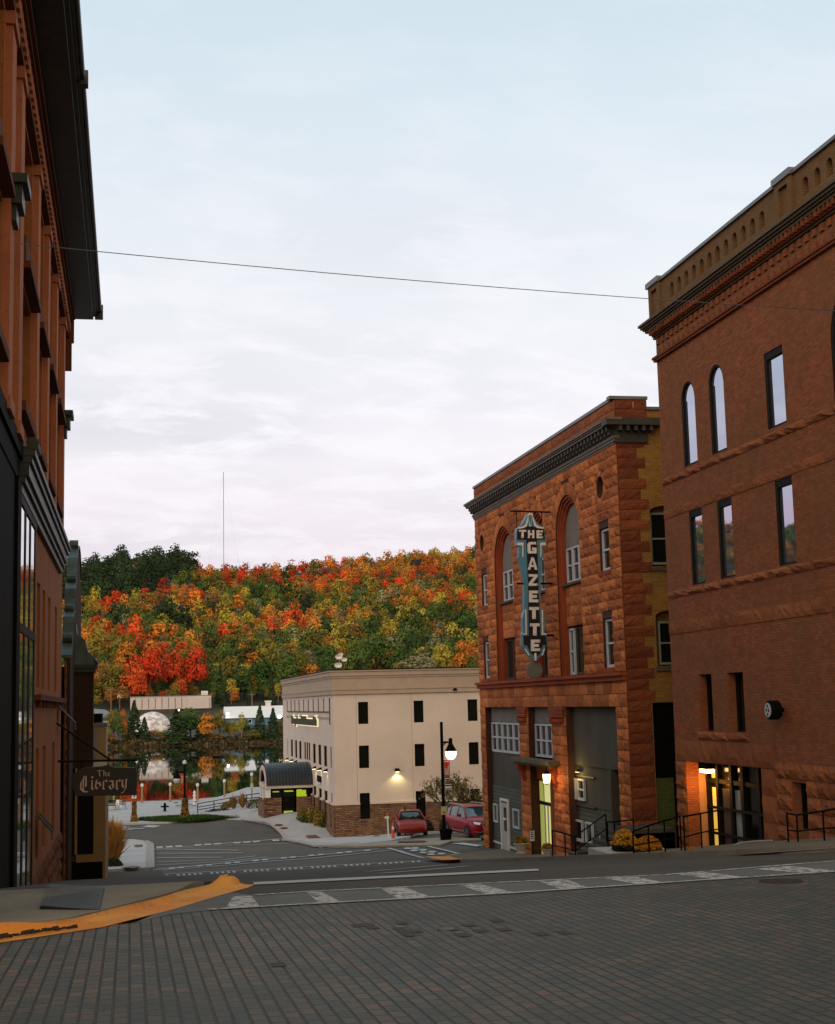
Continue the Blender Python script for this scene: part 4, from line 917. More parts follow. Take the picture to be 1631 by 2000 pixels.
for a, b in ((29.7, 31.0), (31.2, 32.5), (32.7, 34.1)): m.box(a, b, .0, .06, -4.3, 1.6); m.box(a, b, .0, .06, 1.82, 4.2)
m.build('bay_glass', glassmat('bay_window_glass', (.45, .47, .50), .03, 1.5, .85), lb, ll)
m = MB(); m.box(35.6, L1, 0, .16, .28, .42)
for i in range(9): m.box(36.2+i*1.5, 36.5+i*1.5, .0, .12, .1, .28)
m.build('sill_course', M['lbrown'], lb, ll)
m = MB(); blocks(m, 35.0, L1, -7, -3.9, .45, (.7, 1.2), None, .10, seed=31); m.build('rough_base', M['lbrown'], lb, ll)
MB().box(-14, LX-.45, L1-.3, L1, -7, 13.7).build('end_wall', M['lbrown'], lb)
MB().box(-14, LX-.45, L0, L0+.3, -7, 13.7).build('near_wall', M['lred'], lb)
MB().box(-14, LX-.5, L0, L1, 13.3, 13.6).build('roof', M['copper'], lb)
MB().box(LX-.8, LX-.7, L0+.3, L1-.3, -7, 13.3).build('dark_lining', M['black'], lb)
# awning stays on the left front
for (a, b, lab, s) in (((115, 1380), (147, 1413), 'thin white edged awning arm sticking out above the hanging pub sign', 47), ((73, 1592), (102, 1624), 'low dark awning arm on the left shop front below the rough stone', 36)):
    s = float(s)
    pa = at(*a, X=LX+.05); pb = at(*b, Y=pa[1]+.2)
    t = thing('awning_frame', tuple(pa), lab, 'awning')
    w_ = .9
    m = MB(); m.add([(pa[0], pa[1]+w_, pa[2]), (pb[0], pb[1]+w_, pb[2]), (pb[0], pb[1], pb[2]), (pa[0], pa[1], pa[2]), (pa[0], pa[1]+w_, pa[2]-.03), (pb[0], pb[1]+w_, pb[2]-.03), (pb[0], pb[1], pb[2]-.03), (pa[0], pa[1], pa[2]-.03)], [(0, 1, 2, 3), (4, 5, 6, 7), (0, 1, 5, 4), (2, 3, 7, 6), (1, 2, 6, 5), (3, 0, 4, 7)])
    m.build('canvas', M['black'], t)
    MB().tube([(pa[0], pa[1]-.02, pa[2]+.01), (pb[0], pb[1]-.02, pb[2]+.01)], .035, 6).tube([(pb[0], pb[1], pb[2]), (pb[0], pb[1], pb[2]-.2)], .03, 6).build('frame_arm', M['coping'], t)
# ---------------------------------------------------------------- scroll gable building behind it, with copper capped pier
sb = thing('scroll_gable_building', (-2, 54, -6.2), 'narrow dark brick building with metal capped scroll gable and copper capped pier', 'building')
M['dkbrick'] = brickmat('dark_brown_brick', (.050, .026, .012), (.035, .018, .009), (.02, .012, .008), .22, .08, .008, .9, .4, .5)
YP = 54.0
pxl = lambda x, y: at(x, y, Y=YP)
MB().box(-2.12, -1.32, YP, YP+1.0, -7.2, 1.55).build('pier', M['dkbrick'], sb)
MB().box(-2.2, -1.24, YP-.08, YP+1.1, 1.4, 1.55).box(-2.25, -1.18, YP-.13, YP+1.15, 1.55, 1.68).build('pier_cornice', M['copper'], sb)
m = MB(); prof = [(-2.2, 1.68), (-1.16, 1.68), (-1.22, 1.80), (-1.30, 1.95), (-1.50, 2.12), (-1.56, 2.30), (-1.62, 2.55), (-1.78, 2.72), (-1.92, 2.80), (-1.96, 3.2), (-2.2, 3.3)]
m.prism(prof, YP-.1, YP+1.1, 'y'); m.tube([(-1.28, YP-.12, 1.85), (-1.15, YP-.12, 1.72)], .05); m.build('copper_cap', M['copperl'], sb)
gab = []; top = [(50.2, 1.8), (51.2, 2.4), (51.6, 3.2), (52.6, 3.5), (53.0, 4.3), (54.2, 4.7), (54.8, 5.6), (56.2, 6.2), (57.4, 6.35), (58.6, 6.2), (60.0, 5.4)]
MB().prism([(50.0, -7.2), (61, -7.2), (61, 4)]+top[::-1], -2.2, -2.0, 'x').build('gable_wall', M['dkbrick'], sb, lambda x, y, z: (x, y, z))
m = MB()
for (a, b), (c, d) in zip(top, top[1:]):
    m.add([(-2.32, a, b), (-1.95, a, b), (-1.95, c, d), (-2.32, c, d), (-2.32, a, b+.1), (-1.95, a, b+.1), (-1.95, c, d+.1), (-2.32, c, d+.1)], [(0, 1, 2, 3), (4, 5, 6, 7), (0, 1, 5, 4), (1, 2, 6, 5), (2, 3, 7, 6), (3, 0, 4, 7)])
for a, b in top[1:-2:2]: m.tube([(-2.3, a-.12, b+.12), (-1.97, a-.12, b+.12)], .2, 10)
m.build('gable_coping', M['copperl'], sb)
m = MB(); blocks(m, 49.5, 53.9, -7.0, 1.7, .5, (.6, .9), None, .06, seed=41); m.build('stone_edge', M['lbrown'], sb, PL(-2.15))
MB().box(-12, -2.2, 50, 61, -7.2, 1.5).build('rear_wall', M['dkbrick'], sb)
# ---------------------------------------------------------------- tan fronted building further down
tb = thing('tan_building', (-1.5, 53, -6), 'low tan building front with dark panel and black plinth below the pub sign', 'building')
M['tan'] = plain('tan_painted_panel', (.25, .15, .050), .8, .2, 1.5)
YT = 53.2; yt = PY(YT)
q = lambda x, y: at(x, y, Y=YT)
a = q(205.5, 1700)[0]; b = q(182, 1700)[0]; c = q(148, 1700)[0]
zt, zp, zpt, zb = q(190, 1500)[2], q(190, 1683)[2], q(190, 1668)[2], -6.6
m = MB(); m.box(b, a, -.3, 0, zpt, zt); m.box(c, a, -.3, .003, zp, zpt); m.box(a-.09, a, -.3, .006, zb, zp)
m.build('panel_frame', M['tan'], tb, yt)
MB().box(c-1.0, b, -.3, -.05, zpt, zt).build('dark_panel', M['dglass'], tb, yt)
MB().box(c-1.0, a-.1, -.3, .12, zb, zp).build('plinth', M['black'], tb, yt)
MB().box(c-.05, c+.04, -.3, .02, zpt, zt).build('thin_mullion', M['tan'], tb, yt)
MB().box(-8, a-.02, YT+.3, 62, -7.2, zt-.02).build('rear_wall', M['tan'], tb)
# slim tan wall rising behind the pier
tw = thing('tan_wall', (-1.2, 62, -6), 'tall slim tan wall strip with grey coping rising behind the dark pier', 'wall')
YW = 62.2; qa = at(207, 1430, Y=YW); qb = at(183, 1430, Y=YW)
MB().box(-6, qa[0], YW, YW+5, -7.5, at(200, 1417, Y=YW)[2]).build('wall_face', plain('pale_tan_wall', (.33, .22, .11), .85, .2, 1), tw)
zc = at(200, 1417, Y=YW)[2]
MB().box(-6, qa[0]+.05, YW-.06, YW+5, zc, zc+.12).build('coping', M['coping'], tw); MB().box(-6, qa[0]-.18, YW+.2, YW+3, zc+.12, zc+.5).build('roof_unit', M['black'], tw)
MB().box(qb[0]-.1, qb[0]+.13, YW-.05, YW, zc-1.6, zc).build('corner_post', plain('grey_corner_post', (.20, .20, .18), .8), tw)
# ---------------------------------------------------------------- hanging pub sign
ps = thing('hanging_sign', (LX, 44, -1.5), 'dark projecting pub sign reading The Library in pale blackletter, hung from an iron arm', 'sign')
YL = 44.0
s7 = lambda a, b: (lambda p: (p[0], p[2]))(at(a/3.51, 1180+b/3.51, Y=YL))
outl = [(500, 1165), (560, 1125), (700, 1110), (750, 1100), (770, 1118), (935, 1120), (938, 1310), (520, 1315), (500, 1260)]
MB().prism([s7(*p) for p in outl], YL-.06, YL+.06, 'y').build('sign_board', plain('dark_brown_sign_board', (.020, .013, .009), .5, .3, 4), ps)
# pen strokes: a broad nib held at 40 degrees
def pen(m, pts, nib, k, ang=.7):
    n = Vector((math.cos(ang), math.sin(ang)))*nib/2
    for (x0, y0), (x1, y1) in zip(pts, pts[1:]):
        q = [(x0-n.x, y0+n.y), (x0+n.x, y0-n.y), (x1+n.x, y1-n.y), (x1-n.x, y1+n.y)]
        k[0] += 1; P = [s7(*p) for p in q]
        m.prism(P, YL-.06-.018-.0004*k[0], YL-.061, 'y')
LT = {
 'T': [[(665, 1142), (700, 1140)], [(683, 1142), (680, 1160), (686, 1178)]],
 'h': [[(712, 1136), (712, 1178)], [(712, 1156), (724, 1150), (728, 1178)]],
 'e': [[(742, 1156), (742, 1172), (752, 1178)], [(742, 1156), (752, 1153), (744, 1166)]],
 'L': [[(578, 1176), (572, 1215), (572, 1272)], [(572, 1195), (556, 1225), (554, 1258)], [(554, 1262), (575, 1284), (600, 1287)], [(600, 1287), (612, 1276)], [(590, 1180), (590, 1250)]],
 'i': [[(632, 1205), (630, 1262), (640, 1270)], [(628, 1182), (638, 1190)]],
 'b': [[(662, 1205), (655, 1250), (668, 1266)], [(668, 1266), (690, 1245), (680, 1222), (660, 1228)], [(662, 1205), (672, 1200)]],
 'r': [[(710, 1212), (708, 1262), (716, 1268)], [(710, 1216), (728, 1206), (734, 1216)]],
 'a': [[(752, 1212), (772, 1212), (778, 1258)], [(776, 1232), (748, 1246), (760, 1266), (778, 1258)]],
 'r2': [[(800, 1208), (800, 1262), (808, 1268)], [(800, 1216), (818, 1204), (824, 1214)]],
 'y': [[(840, 1204), (838, 1238), (848, 1256)], [(866, 1196), (862, 1260), (846, 1290), (832, 1292)], [(848, 1256), (864, 1246)]]}
M['slet'] = plain('pinkish_white_lettering', (.66, .48, .42), .7, .15, 5)
for ch, strokes in LT.items():
    m = MB(); k = [0]
    for s in strokes: pen(m, s, 13 if ch in 'Librar2ya' and ch not in 'The' else 7, k)
    m.build('letter', M['slet'], ps)
m = MB(); p = s7(395, 1078); q_ = s7(940, 1068); m.tube([(p[0]-.0, YL, p[1]), (q_[0], YL, q_[1])], .035)
p = s7(470, 870); q_ = s7(752, 1065); m.tube([(p[0]-.35, YL, p[1]+.25), (q_[0], YL, q_[1])], .03)
for a in (560, 740, 925): p = s7(a, 1070); q2 = s7(a, 1125); m.tube([(p[0], YL, p[1]), (q2[0], YL, q2[1])], .015)
m.build('iron_arm', M['metal_dark'], ps)
# ---------------------------------------------------------------- cable over the street
a = at(0, 472, X=LX+.02); b = at(1262, 578, X=17.3); c = at(1631, 608, X=17.25)
t = thing('overhead_cable', (0, 30, 9), 'thin black cable strung across the street from the left building to the brick building', 'cable')
pa = Vector(at(0, 472, Y=27)); pb = Vector(at(1631, 607, Y=31.2)); mid = (pa+pb)/2
def dd(v): return v
pts = []
for i in range(25):
    f = i/24; p = pa.lerp(pb, f); pts.append((p.x, p.y, p.z-4*f*(1-f)*.10))
pts = [tuple(pa+(pa-pb)*.12)]+pts+[tuple(pb+(pb-pa)*.12)]
MB().tube(pts, .0085, 6).build('wire', M['coping'], t)

# ---------------------------------------------------------------- cream office building
CY0, CXL = 100.0, 13.94
cb = thing('office_building', (CXL, CY0, -9), 'cream three storey office building with tan cornice and red stone base below the hill', 'building')
M['cream'] = plain('cream_render', (.61, .525, .465), .9, .16, .35, bmp=.2, fine=30)
M['creamc'] = plain('tan_cornice_render', (.38, .305, .235), .85, .15, 1.5)
M['rubble'] = brickmat('red_brown_ledgestone', (.46, .26, .15), (.07, .035, .024), (.02, .014, .010), .46, .12, .022, .9, .9, 1.0)
cy_w = PY(CY0); cx_w = PX(CXL)
z6 = lambda a, b: at(530+a*.2637, 1260+b*.2637, Y=CY0)
z6x = lambda a, b: at(530+a*.2637, 1260+b*.2637, X=CXL)
XR = 42.0; YB = 133.5
zbot = z6(655, 1145)[2]; ztop = z6(465, 188)[2]
wins = []
for a0_, a1_, b0_, b1_ in ((642, 720, 422, 583), (1053, 1130, 408, 571), (1452, 1530, 396, 556), (650, 729, 745, 910), (1062, 1141, 729, 892), (1462, 1540, 714, 876), (655, 735, 1097, 1285), (1072, 1150, 1077, 1250), (1475, 1553, 1060, 1230)):
    p = z6(a0_, b0_); q = z6(a1_, b1_); wins.append((p[0], q[0], q[2], p[2]))
cols_ = [(wins[i][0], wins[i][1]) for i in range(3)]
wins = [(cols_[i % 3][0], cols_[i % 3][1], *((wins[(i//3)*3][2], wins[(i//3)*3][3]))) for i in range(9)]
sp_ = cols_[2][0]-cols_[1][0]
wins += [(w_[0]+sp_*k, w_[1]+sp_*k, w_[2], w_[3]) for w_ in (wins[2], wins[5], wins[8]) for k in (1, 2, 3)]
zl = wins[6][3]-.75    # top of the stone base
plate('front_wall', rect(CXL, XR, zl, ztop-1.4), [rect(a, b, max(c, zl+.001), d) if c > zl else rect(a, b, zl-.2, d) for a, b, c, d in wins if c > zl], -.3, 0, M['cream'], cb, cy_w) if False else None
def slots(z0, z1, s0, s1, W): # pieces of wall between windows (no window is a mere painted patch)
    m = MB(); W = [w_ for w_ in W if w_[2] < z1 and w_[3] > z0]; zs = sorted(set([z0, z1]+[min(max(v, z0), z1) for w_ in W for v in (w_[2], w_[3])]))
    for a, b in zip(zs, zs[1:]):
        if b-a < 1e-4: continue
        cur = s0
        for w_ in sorted(w_ for w_ in W if w_[2] < (a+b)/2 < w_[3]):
            if w_[0] > cur: m.box(cur, w_[0], -.3, 0, a, b)
            cur = w_[1]
        m.box(cur, s1, -.3, 0, a, b)
    return m
slots(zl, ztop-.05, CXL, XR, wins).build('front_wall', M['cream'], cb, cy_w)
st = slots(-11.5, zl, CXL, XR, wins); st.v = [(p[0], p[1]+(.10 if p[1] == 0 else 0), p[2]) for p in st.v]; st.build('stone_base', M['rubble'], cb, cy_w)
def ledge(s0, s1, W, xf):
    m = MB(); cur = s0
    for w_ in sorted(w_ for w_ in W if w_[2] < zl < w_[3]): m.box(cur, w_[0], -.02, .16, zl-.02, zl+.12); cur = w_[1]
    m.box(cur, s1, -.02, .16, zl-.02, zl+.12); m.build('base_ledge', M['cream'], cb, xf)
ledge(CXL-.12, XR, wins, cy_w)
for a, b, c, d in wins: window(cb, cy_w, a, b, c, d, -.18, rail=False, fm='black', gl='dglass', fw=.05)
# left (street) face
lw = []
def xw(px0, px1, zt_, zb_):
    y0 = z6x(px0, 800)[1]; y1 = z6x(px1, 800)[1]; lw.append((min(y0, y1), max(y0, y1), zb_, zt_))
zA, zB = z6x(398, 745)[2], z6x(398, 897)[2]
for a, b in ((118, 124), (143, 160), (174, 191), (204, 223), (306, 329), (346, 370), (387, 412), (435, 446)): xw(a, b, zA, zB)
g0_, g1_ = z6x(241, 800)[1], z6x(289, 800)[1]
for k in range(3):
    w_ = (g0_-g1_)/3; lw.append((g1_+w_*k+.12, g1_+w_*(k+1)-.12, zB+.1, zA))
zC, zD = z6x(398, 1075)[2], z6x(398, 1270)[2]-.5
for a, b in ((306, 329), (346, 370), (387, 412), (437, 447)): xw(a, b, zC, zD)
slots(zl, ztop-.05, CY0+.3, YB, lw).build('street_wall', M['cream'], cb, cx_w)
st = slots(-11.5, zl, CY0, YB, lw); st.v = [(p[0], p[1]+(.10 if p[1] == 0 else 0), p[2]) for p in st.v]; st.build('stone_base', M['rubble'], cb, cx_w)
ledge(CY0+.2, YB, lw, cx_w)
for a, b, c, d in lw: window(cb, cx_w, a, b, c, d, -.1, rail=False, fm='metal_dark', gl='dglass', fw=.06)
# decorative reveal grid above the name sign
m = MB(); zt1 = z6x(400, 393)[2]; zt2 = z6x(400, 490)[2]; zt3 = z6x(435, 588)[2]
for px_ in (119, 148, 176, 208, 241, 276, 312, 350, 390): y = z6x(px_, 440)[1]; m.box(y-.10, y+.10, 0, .05, zt2, zt1)
y = z6x(434, 440)[1]; m.box(y-.14, y+.14, 0, .06, zt3, zt1); m.box(z6x(434, 490)[1], z6x(120, 490)[1], 0, .07, zt2-.1, zt2)
y = z6x(120, 540)[1]; m.box(y-.08, y+.08, 0, .05, zt3+.3, zt2-.4)
m.build('reveal_grid', plain('dark_brown_trim', (.11, .09, .07), .8), cb, cx_w)  # bars raised from the wall in one dark brown
MB().box(z6x(425, 515)[1], z6x(124, 515)[1], 0, .06, zt2-.55, zt2-.4).build('trim_line', M['creamc'], cb, cx_w)
# cornices on both faces
def crn(s0, s1, xf, ext):
    m = MB(); t = ztop
    for d, a, b in ((.30, t-.10, t), (.22, t-.40, t-.10), (.14, t-.55, t-.40), (.08, t-1.30, t-.55), (.16, t-1.38, t-1.30), (.11, t-1.62, t-1.38), (.16, t-1.68, t-1.62)): m.box(s0-(d if ext else 0), s1, -.02, d, a, b)
    return m
crn(CXL, XR, cy_w, True).build('cornice', M['creamc'], cb, cy_w)
crn(CY0, YB, cx_w, False).build('cornice', M['creamc'], cb, cx_w)
MB().box(CXL-.33, XR, CY0-.33, CY0+.3, ztop, ztop+.07).box(CXL-.33, CXL+.3, CY0+.3, YB, ztop, ztop+.07).build('roof_edge', M['metal_dark'], cb)
MB().box(CXL+.3, XR, CY0+.3, YB, ztop-.8, ztop-.6).build('roof', M['stucco'], cb)
MB().box(CXL+.5, CXL+.6, CY0+.4, YB, -11, ztop-.9).box(CXL+.6, XR, CY0+.5, CY0+.6, -11, ztop-.9).build('dark_lining', M['black'], cb)
MB().box(CXL, XR, YB, YB+.3, -11.5, ztop-.05).build('rear_wall', M['cream'], cb)
p = z6(1358, 330); MB().tube([(p[0], CY0+.05, p[2]), (p[0], CY0-.16, p[2]-.05)], .16, 12).build('vent', M['metal_dark'], cb)
m = MB()
for a in (630, 1040): x = z6(a, 600)[0]; m.box(x-.015, x+.015, 0, .004, zl+.13, ztop-1.7)
m.build('wall_joint', M['creamc'], cb, cy_w)
# backlit channel letters, unreadable at this distance: a low dark row with a few ascenders and a descender
nm = thing('channel_letter_sign', (CXL-.2, 110, -2), 'row of dark backlit channel letters high on the side of the cream office building', 'sign')
ya, yb = z6x(352, 560)[1], z6x(166, 560)[1]; zt_ = z6x(260, 545)[2]; zb_ = z6x(260, 590)[2]; hgt = (zt_-zb_)
pat = 'TypHhilllnelc.clHb'
fc = emis('letter_halo', (.80, .78, .50), .6); dkl = plain('bronze_letter_face', (.05, .045, .015), .6, .3, 8)
n = 17; w_ = (yb-ya)/n
for i in range(n):
    s1 = yb-w_*i; s0 = s1-w_*.88
    kind_ = 'cxdxaxxaaaaxxxxaa'[i] if i < 17 else 'x'
    top_ = zt_+(hgt*.42 if kind_ in 'ac' else 0); bot_ = zb_-(hgt*.35 if kind_ == 'd' else 0)
    e = s1-w_*(.95 if kind_ == 'c' else .4)
    m = MB(); m.box(s0, s1, .15, .22, zb_, zt_)
    if kind_ in 'ac': m.box(e, s1, .15, .22, zt_, top_)
    if kind_ == 'd': m.box(s0, s0+w_*.4, .15, .22, bot_, zb_)
    o = m.build('letter', dkl, nm, cx_w)
    h = MB(); h.box(s0-.06, s1+.06, .03, .08, zb_-.09, zt_+.09)
    if kind_ in 'ac': h.box(e-.07, s1+.07, .031, .081, zt_+.09, top_+.09)
    if kind_ == 'd': h.box(s0-.07, s0+w_*.5, .031, .081, bot_-.09, zb_-.09)
    h.build('halo', fc, o, cx_w)
# wall lamps
def walllamp(pos, xf, lab, e=16, grp=None):
    s, z = pos; t = thing('wall_lamp', xf(s, .1, z), lab, 'wall lamp', grp)
    m = MB(); m.prism([(0, 0), (.34, -.16), (.34, -.22), (0, -.22)], s-.16, s+.16, 'x'); m.v = [(b_a, b_b, b_c) for b_a, b_b, b_c in m.v]
    m.build('lamp_hood', M['metal_dark'], t, lambda a, b, c: xf(a, b, z+c))
    MB().box(s-.12, s+.12, .03, .30, z-.235, z-.225).build('lamp_lens', emis('warm_white_lens', (1, .82, .4), 6), t, xf)
    l = bpy.data.lights.new('wall_light', 'SPOT'); l.energy = e; l.color = (1, .80, .38); l.spot_size = R_(130); l.spot_blend = .6; l.shadow_soft_size = .08
    o = bpy.data.objects.new('wall_light', l); COL.objects.link(o); o.location = xf(s, .26, z-.27)
p = z6(930, 912); walllamp((p[0], p[2]), cy_w, 'square wall lamp glowing on the blank cream wall between the window rows', 70)
for a, b, lab in ((330, 895, 'wall lamp beside the canopy on the cream building, farthest of three'), (370, 904, 'wall lamp beside the canopy on the cream building, middle of three'), (415, 914, 'wall lamp on the street side of the cream building, nearest its corner'), (126, 832, 'wall lamp above the dark barrel canopy, farthest from the camera'), (160, 842, 'wall lamp above the dark barrel canopy, middle one'), (190, 852, 'wall lamp above the dark barrel canopy, nearest one')):
    p = z6x(a, b); walllamp((p[1], p[2]), cx_w, lab, 9)
ws = thing('wall_plaque', (CXL, 104, -5), 'small black sign plaque under the wall lamps of the cream building', 'sign')
p = z6x(359, 990); MB().box(p[1]-1.1, p[1]+1.1, .02, .08, p[2]-.22, p[2]+.22).build('plaque', M['black'], ws, cx_w); MB().box(p[1]-.95, p[1]+.95, .085, .09, p[2]-.36, p[2]-.28).build('plaque_line', M['white'], ws, cx_w)
# entrance canopy
cn = thing('entrance_canopy', (11.5, 116, -8.1), 'dark metal barrel vault canopy over glass entrance doors with brick piers', 'canopy')
g = lambda x, y, Y: at(x, y, Y=Y)
CYN = 112.2; a = g(517, 1500, CYN)[0]; b = CXL; zr = g(590, 1530, CYN)[2]; za = g(570, 1492, CYN)[2]; gb = H(12, CYN)-.2; DEP = 5.0
m = MB(); n = 14; vs = []
for i in range(n+1):
    t = math.pi*i/n; yy = CYN+DEP/2-(DEP/2+.25)*math.cos(t); zz = zr+(za-zr)*math.sin(t); vs += [(a+.1, yy, zz), (b, yy, zz)]
m.add(vs, [(2*i, 2*i+1, 2*i+3, 2*i+2) for i in range(n)]); m.add([(p[0], p[1], p[2]-.1) for p in vs], [(2*i, 2*i+1, 2*i+3, 2*i+2) for i in range(n)])
for k in range(15):
    x = a+.15+(b-a-.3)*k/14
    m.tube([(x, CYN+DEP/2-(DEP/2+.27)*math.cos(math.pi*i/n), zr+(za-zr+.03)*math.sin(math.pi*i/n)) for i in range(n+1)], .035, 4)
m.build('barrel_roof', plain('blue_black_seamed_metal', (.022, .030, .038), .42, .3, 3, .3), cn)
m = MB(); m.box(a, b, CYN-.15, CYN+.12, zr-.32, zr); m.box(a, b, CYN+DEP-.1, CYN+DEP+.15, zr-.3, zr); m.box(a, a+.2, CYN, CYN+DEP, zr-.3, zr)
arcp = [(CYN+DEP/2-(DEP/2)*math.cos(math.pi*i/n), zr+(za-zr)*.92*math.sin(math.pi*i/n)) for i in range(n+1)]
for k in range(n): m.prism([arcp[k], arcp[k+1], (arcp[k+1][0], arcp[k+1][1]-.35), (arcp[k][0], arcp[k][1]-.35)], a+.02, a+.12, 'x')
m.build('beam', M['cream'], cn)
m = MB()
for yy in (CYN, CYN+2.4, CYN+DEP-.4): m.box(a+.05, a+.42, yy, yy+.4, gb, zr-.32)
m.build('column', M['white'], cn)
m = MB(); m.box(a-.1, a+1.25, CYN-.25, CYN+.3, gb-.5, gb+1.45); m.box(b-1.3, b-.15, CYN-.25, CYN+.3, gb-.5, gb+1.45); m.box(a-.1, a+.4, CYN+.3, CYN+DEP, gb-.5, gb+1.2)
m.build('brick_pier', M['rubble'], cn)
MB().box(a+.5, b, CYN+.12, CYN+.18, gb, zr-.32).build('glazing', M['dglass'], cn)
m = MB()
for x in (a+.5, a+1.35, a+2.35, a+3.3, b-1.35, b-.15): m.box(x-.05, x+.05, CYN-.02, CYN+.12, gb, zr-.32)
m.box(a+.5, b, CYN-.0, CYN+.11, zr-1.1, zr-1.0); m.build('door_frame', M['black'], cn)
GL = emis('green_lit_glass', (.36, .46, .02), .5)
for x0, x1, z0, z1 in ((b-1.25, b-.85, gb+1.55, zr-.45), (b-.8, b-.45, gb+1.6, zr-1.15), (a+2.45, a+3.2, gb+.7, gb+1.35), (a+2.45, a+3.2, gb+1.42, gb+1.95), (a+2.45, a+3.0, gb+.22, gb+.34), (a+1.45, a+2.15, gb+.22, gb+.4), (a+1.5, a+2.2, gb+1.85, gb+1.95), (a+.6, a+1.1, gb+1.85, gb+1.92)):
    MB().box(x0, x1, CYN-.02+.12, CYN+.115, z0, z1).build('lit_pane', GL, cn)
# dish or flag on the roof
rs = thing('roof_antenna', (19, 103, ztop), 'white cluster of small antenna panels on a mast above the cream building roof', 'antenna')
p = at(664, 1290, Y=104); m = MB().tube([(p[0], 104, ztop-.7), (p[0], 104, p[2]+.3)], .05); m.build('mast', M['coping'], rs)
m = MB()
for dx_, dz_, r in ((-.1, .25, .3), (.3, .05, .25), (-.15, -.35, .32), (.05, .45, .2)):
    q = MB().lathe([(.01, .1), (r*.6, .06), (r, -.05), (r*.95, -.07), (r*.5, .02), (.01, .05)], (0, 0, 0), 12); m.add([(p[0]+dx_+x*.9, 104+z-.1, p[2]+dz_+y*.6) for x, y, z in q.v], q.f)
m.build('dish', M['white'], rs)
# ================================================================ THINGS NEAR THE STREET
def gpz(x, y, dz=0): p = gp(x, y); return Vector((p[0], p[1], H(p[0], p[1])+dz))
# railings
def railing(P, h, lab, rails=(1.0, .5), group=None, posts=True, r=.025, base=None):
    """P: points on the floor; one post at each, bars between"""
    t = thing('railing', tuple(P[0]), lab, 'railing', group)
    P = [Vector(p) for p in P]
    for f in rails:
        MB().tube([tuple(p+Vector((0, 0, h*f))) for p in P], r, 8).build('bar', M['black'], t)
    for p in P: MB().tube([tuple(p-Vector((0, 0, .3))), tuple(p+Vector((0, 0, h)))], r*1.15, 8).build('post', M['black'], t)
    return t
def pyz(x, y, X): p = at(x, y, X=X); return p
def rail_at(pts, lab, Ys, hpx=None, **k): pass
# stair flight and landing in front of the sandstone building
def rp(x, y, Y): p = at(x, y, Y=Y); return Vector(p)
def rail2(tops, bots, lab, mids=None):
    t = thing('railing', tuple(bots[0]), lab, 'railing', None)
    MB().tube([tuple(p) for p in tops], .022, 8).build('bar', M['black'], t)
    mid = mids or [p.lerp(q, .5) for p, q in zip(tops, bots)]
    MB().tube([tuple(p) for p in mid], .018, 8).build('bar', M['black'], t)
    for p, q in zip(tops, bots): MB().tube([(p.x, p.y, p.z), (p.x, p.y, q.z-.15)], .022, 8).build('post', M['black'], t)
rail2([rp(1078, 1622, 44.5), rp(1103, 1628, 43.6), rp(1123, 1635, 43)], [rp(1078, 1680, 44.5), rp(1103, 1684, 43.6), rp(1123, 1688, 43)], 'black pipe railing beside the stairs, next to the white urn planter')
rail2([rp(1123, 1634, 43), rp(1183, 1590, 45.2)], [rp(1123, 1690, 43), rp(1183, 1650, 45.2)], 'black pipe handrail rising up the dark stairs to the grey shop front')
rail2([rp(1186, 1606, 43), rp(1200, 1605, 42.6), rp(1237, 1601, 42)], [rp(1186, 1678, 43), rp(1200, 1678, 42.6), rp(1237, 1668, 42)], 'black pipe railing behind the two orange chrysanthemum bushes')
rail2([rp(1236, 1624, 36), rp(1266, 1613, 35.6), rp(1297, 1603, 35.3), rp(1328, 1595, 35)], [rp(1238, 1678, 36), rp(1267, 1680, 35.6), rp(1298, 1678, 35.3), rp(1331, 1676, 35)], 'sloping black pipe railing in front of the alley, right of the chrysanthemums')
rail2([rp(1335, 1595, 34.5), rp(1368, 1589, 35.2), rp(1402, 1583, 36)], [rp(1337, 1675, 34.5), rp(1369, 1664, 35.2), rp(1403, 1656, 36)], 'black pipe railing in front of the orange lit doorway')
rail2([rp(1537, 1588, 31.5), rp(1556, 1592, 31), rp(1607, 1584, 29.6), rp(1665, 1574, 28)], [rp(1539, 1655, 31.5), rp(1558, 1655, 31), rp(1610, 1652, 29.6), rp(1668, 1655, 28)], 'black pipe railing in front of the rough stone base at the right edge')
# dark stairs
st_ = thing('stair_flight', (15.3, 47, -5.9), 'dark concrete stairs with side wall going up to the grey shop front', 'stairs')
m = MB(); p = rp(1140, 1683, 45)
for i in range(7): m.box(p.x+i*.28, 17.4, 44.9, 46.6, p.z-.4, p.z+.16*(i+1)-.03*i)
m.build('steps', M['corndark'], st_); MB().box(p.x-.25, p.x+.9, 44.6, 44.88, p.z-.5, p.z+.35).build('side_wall', plain('dark_brown_block', (.035, .028, .018), .9, .3), st_)
p = rp(1222, 1672, 40); q = rp(1330, 1668, 40)
o = MB().box(rp(1180, 1672, 41).x, q.x, 39.8, 42.5, -6, p.z+.02).build('landing', M['concrete'], None); o['kind'] = 'structure'
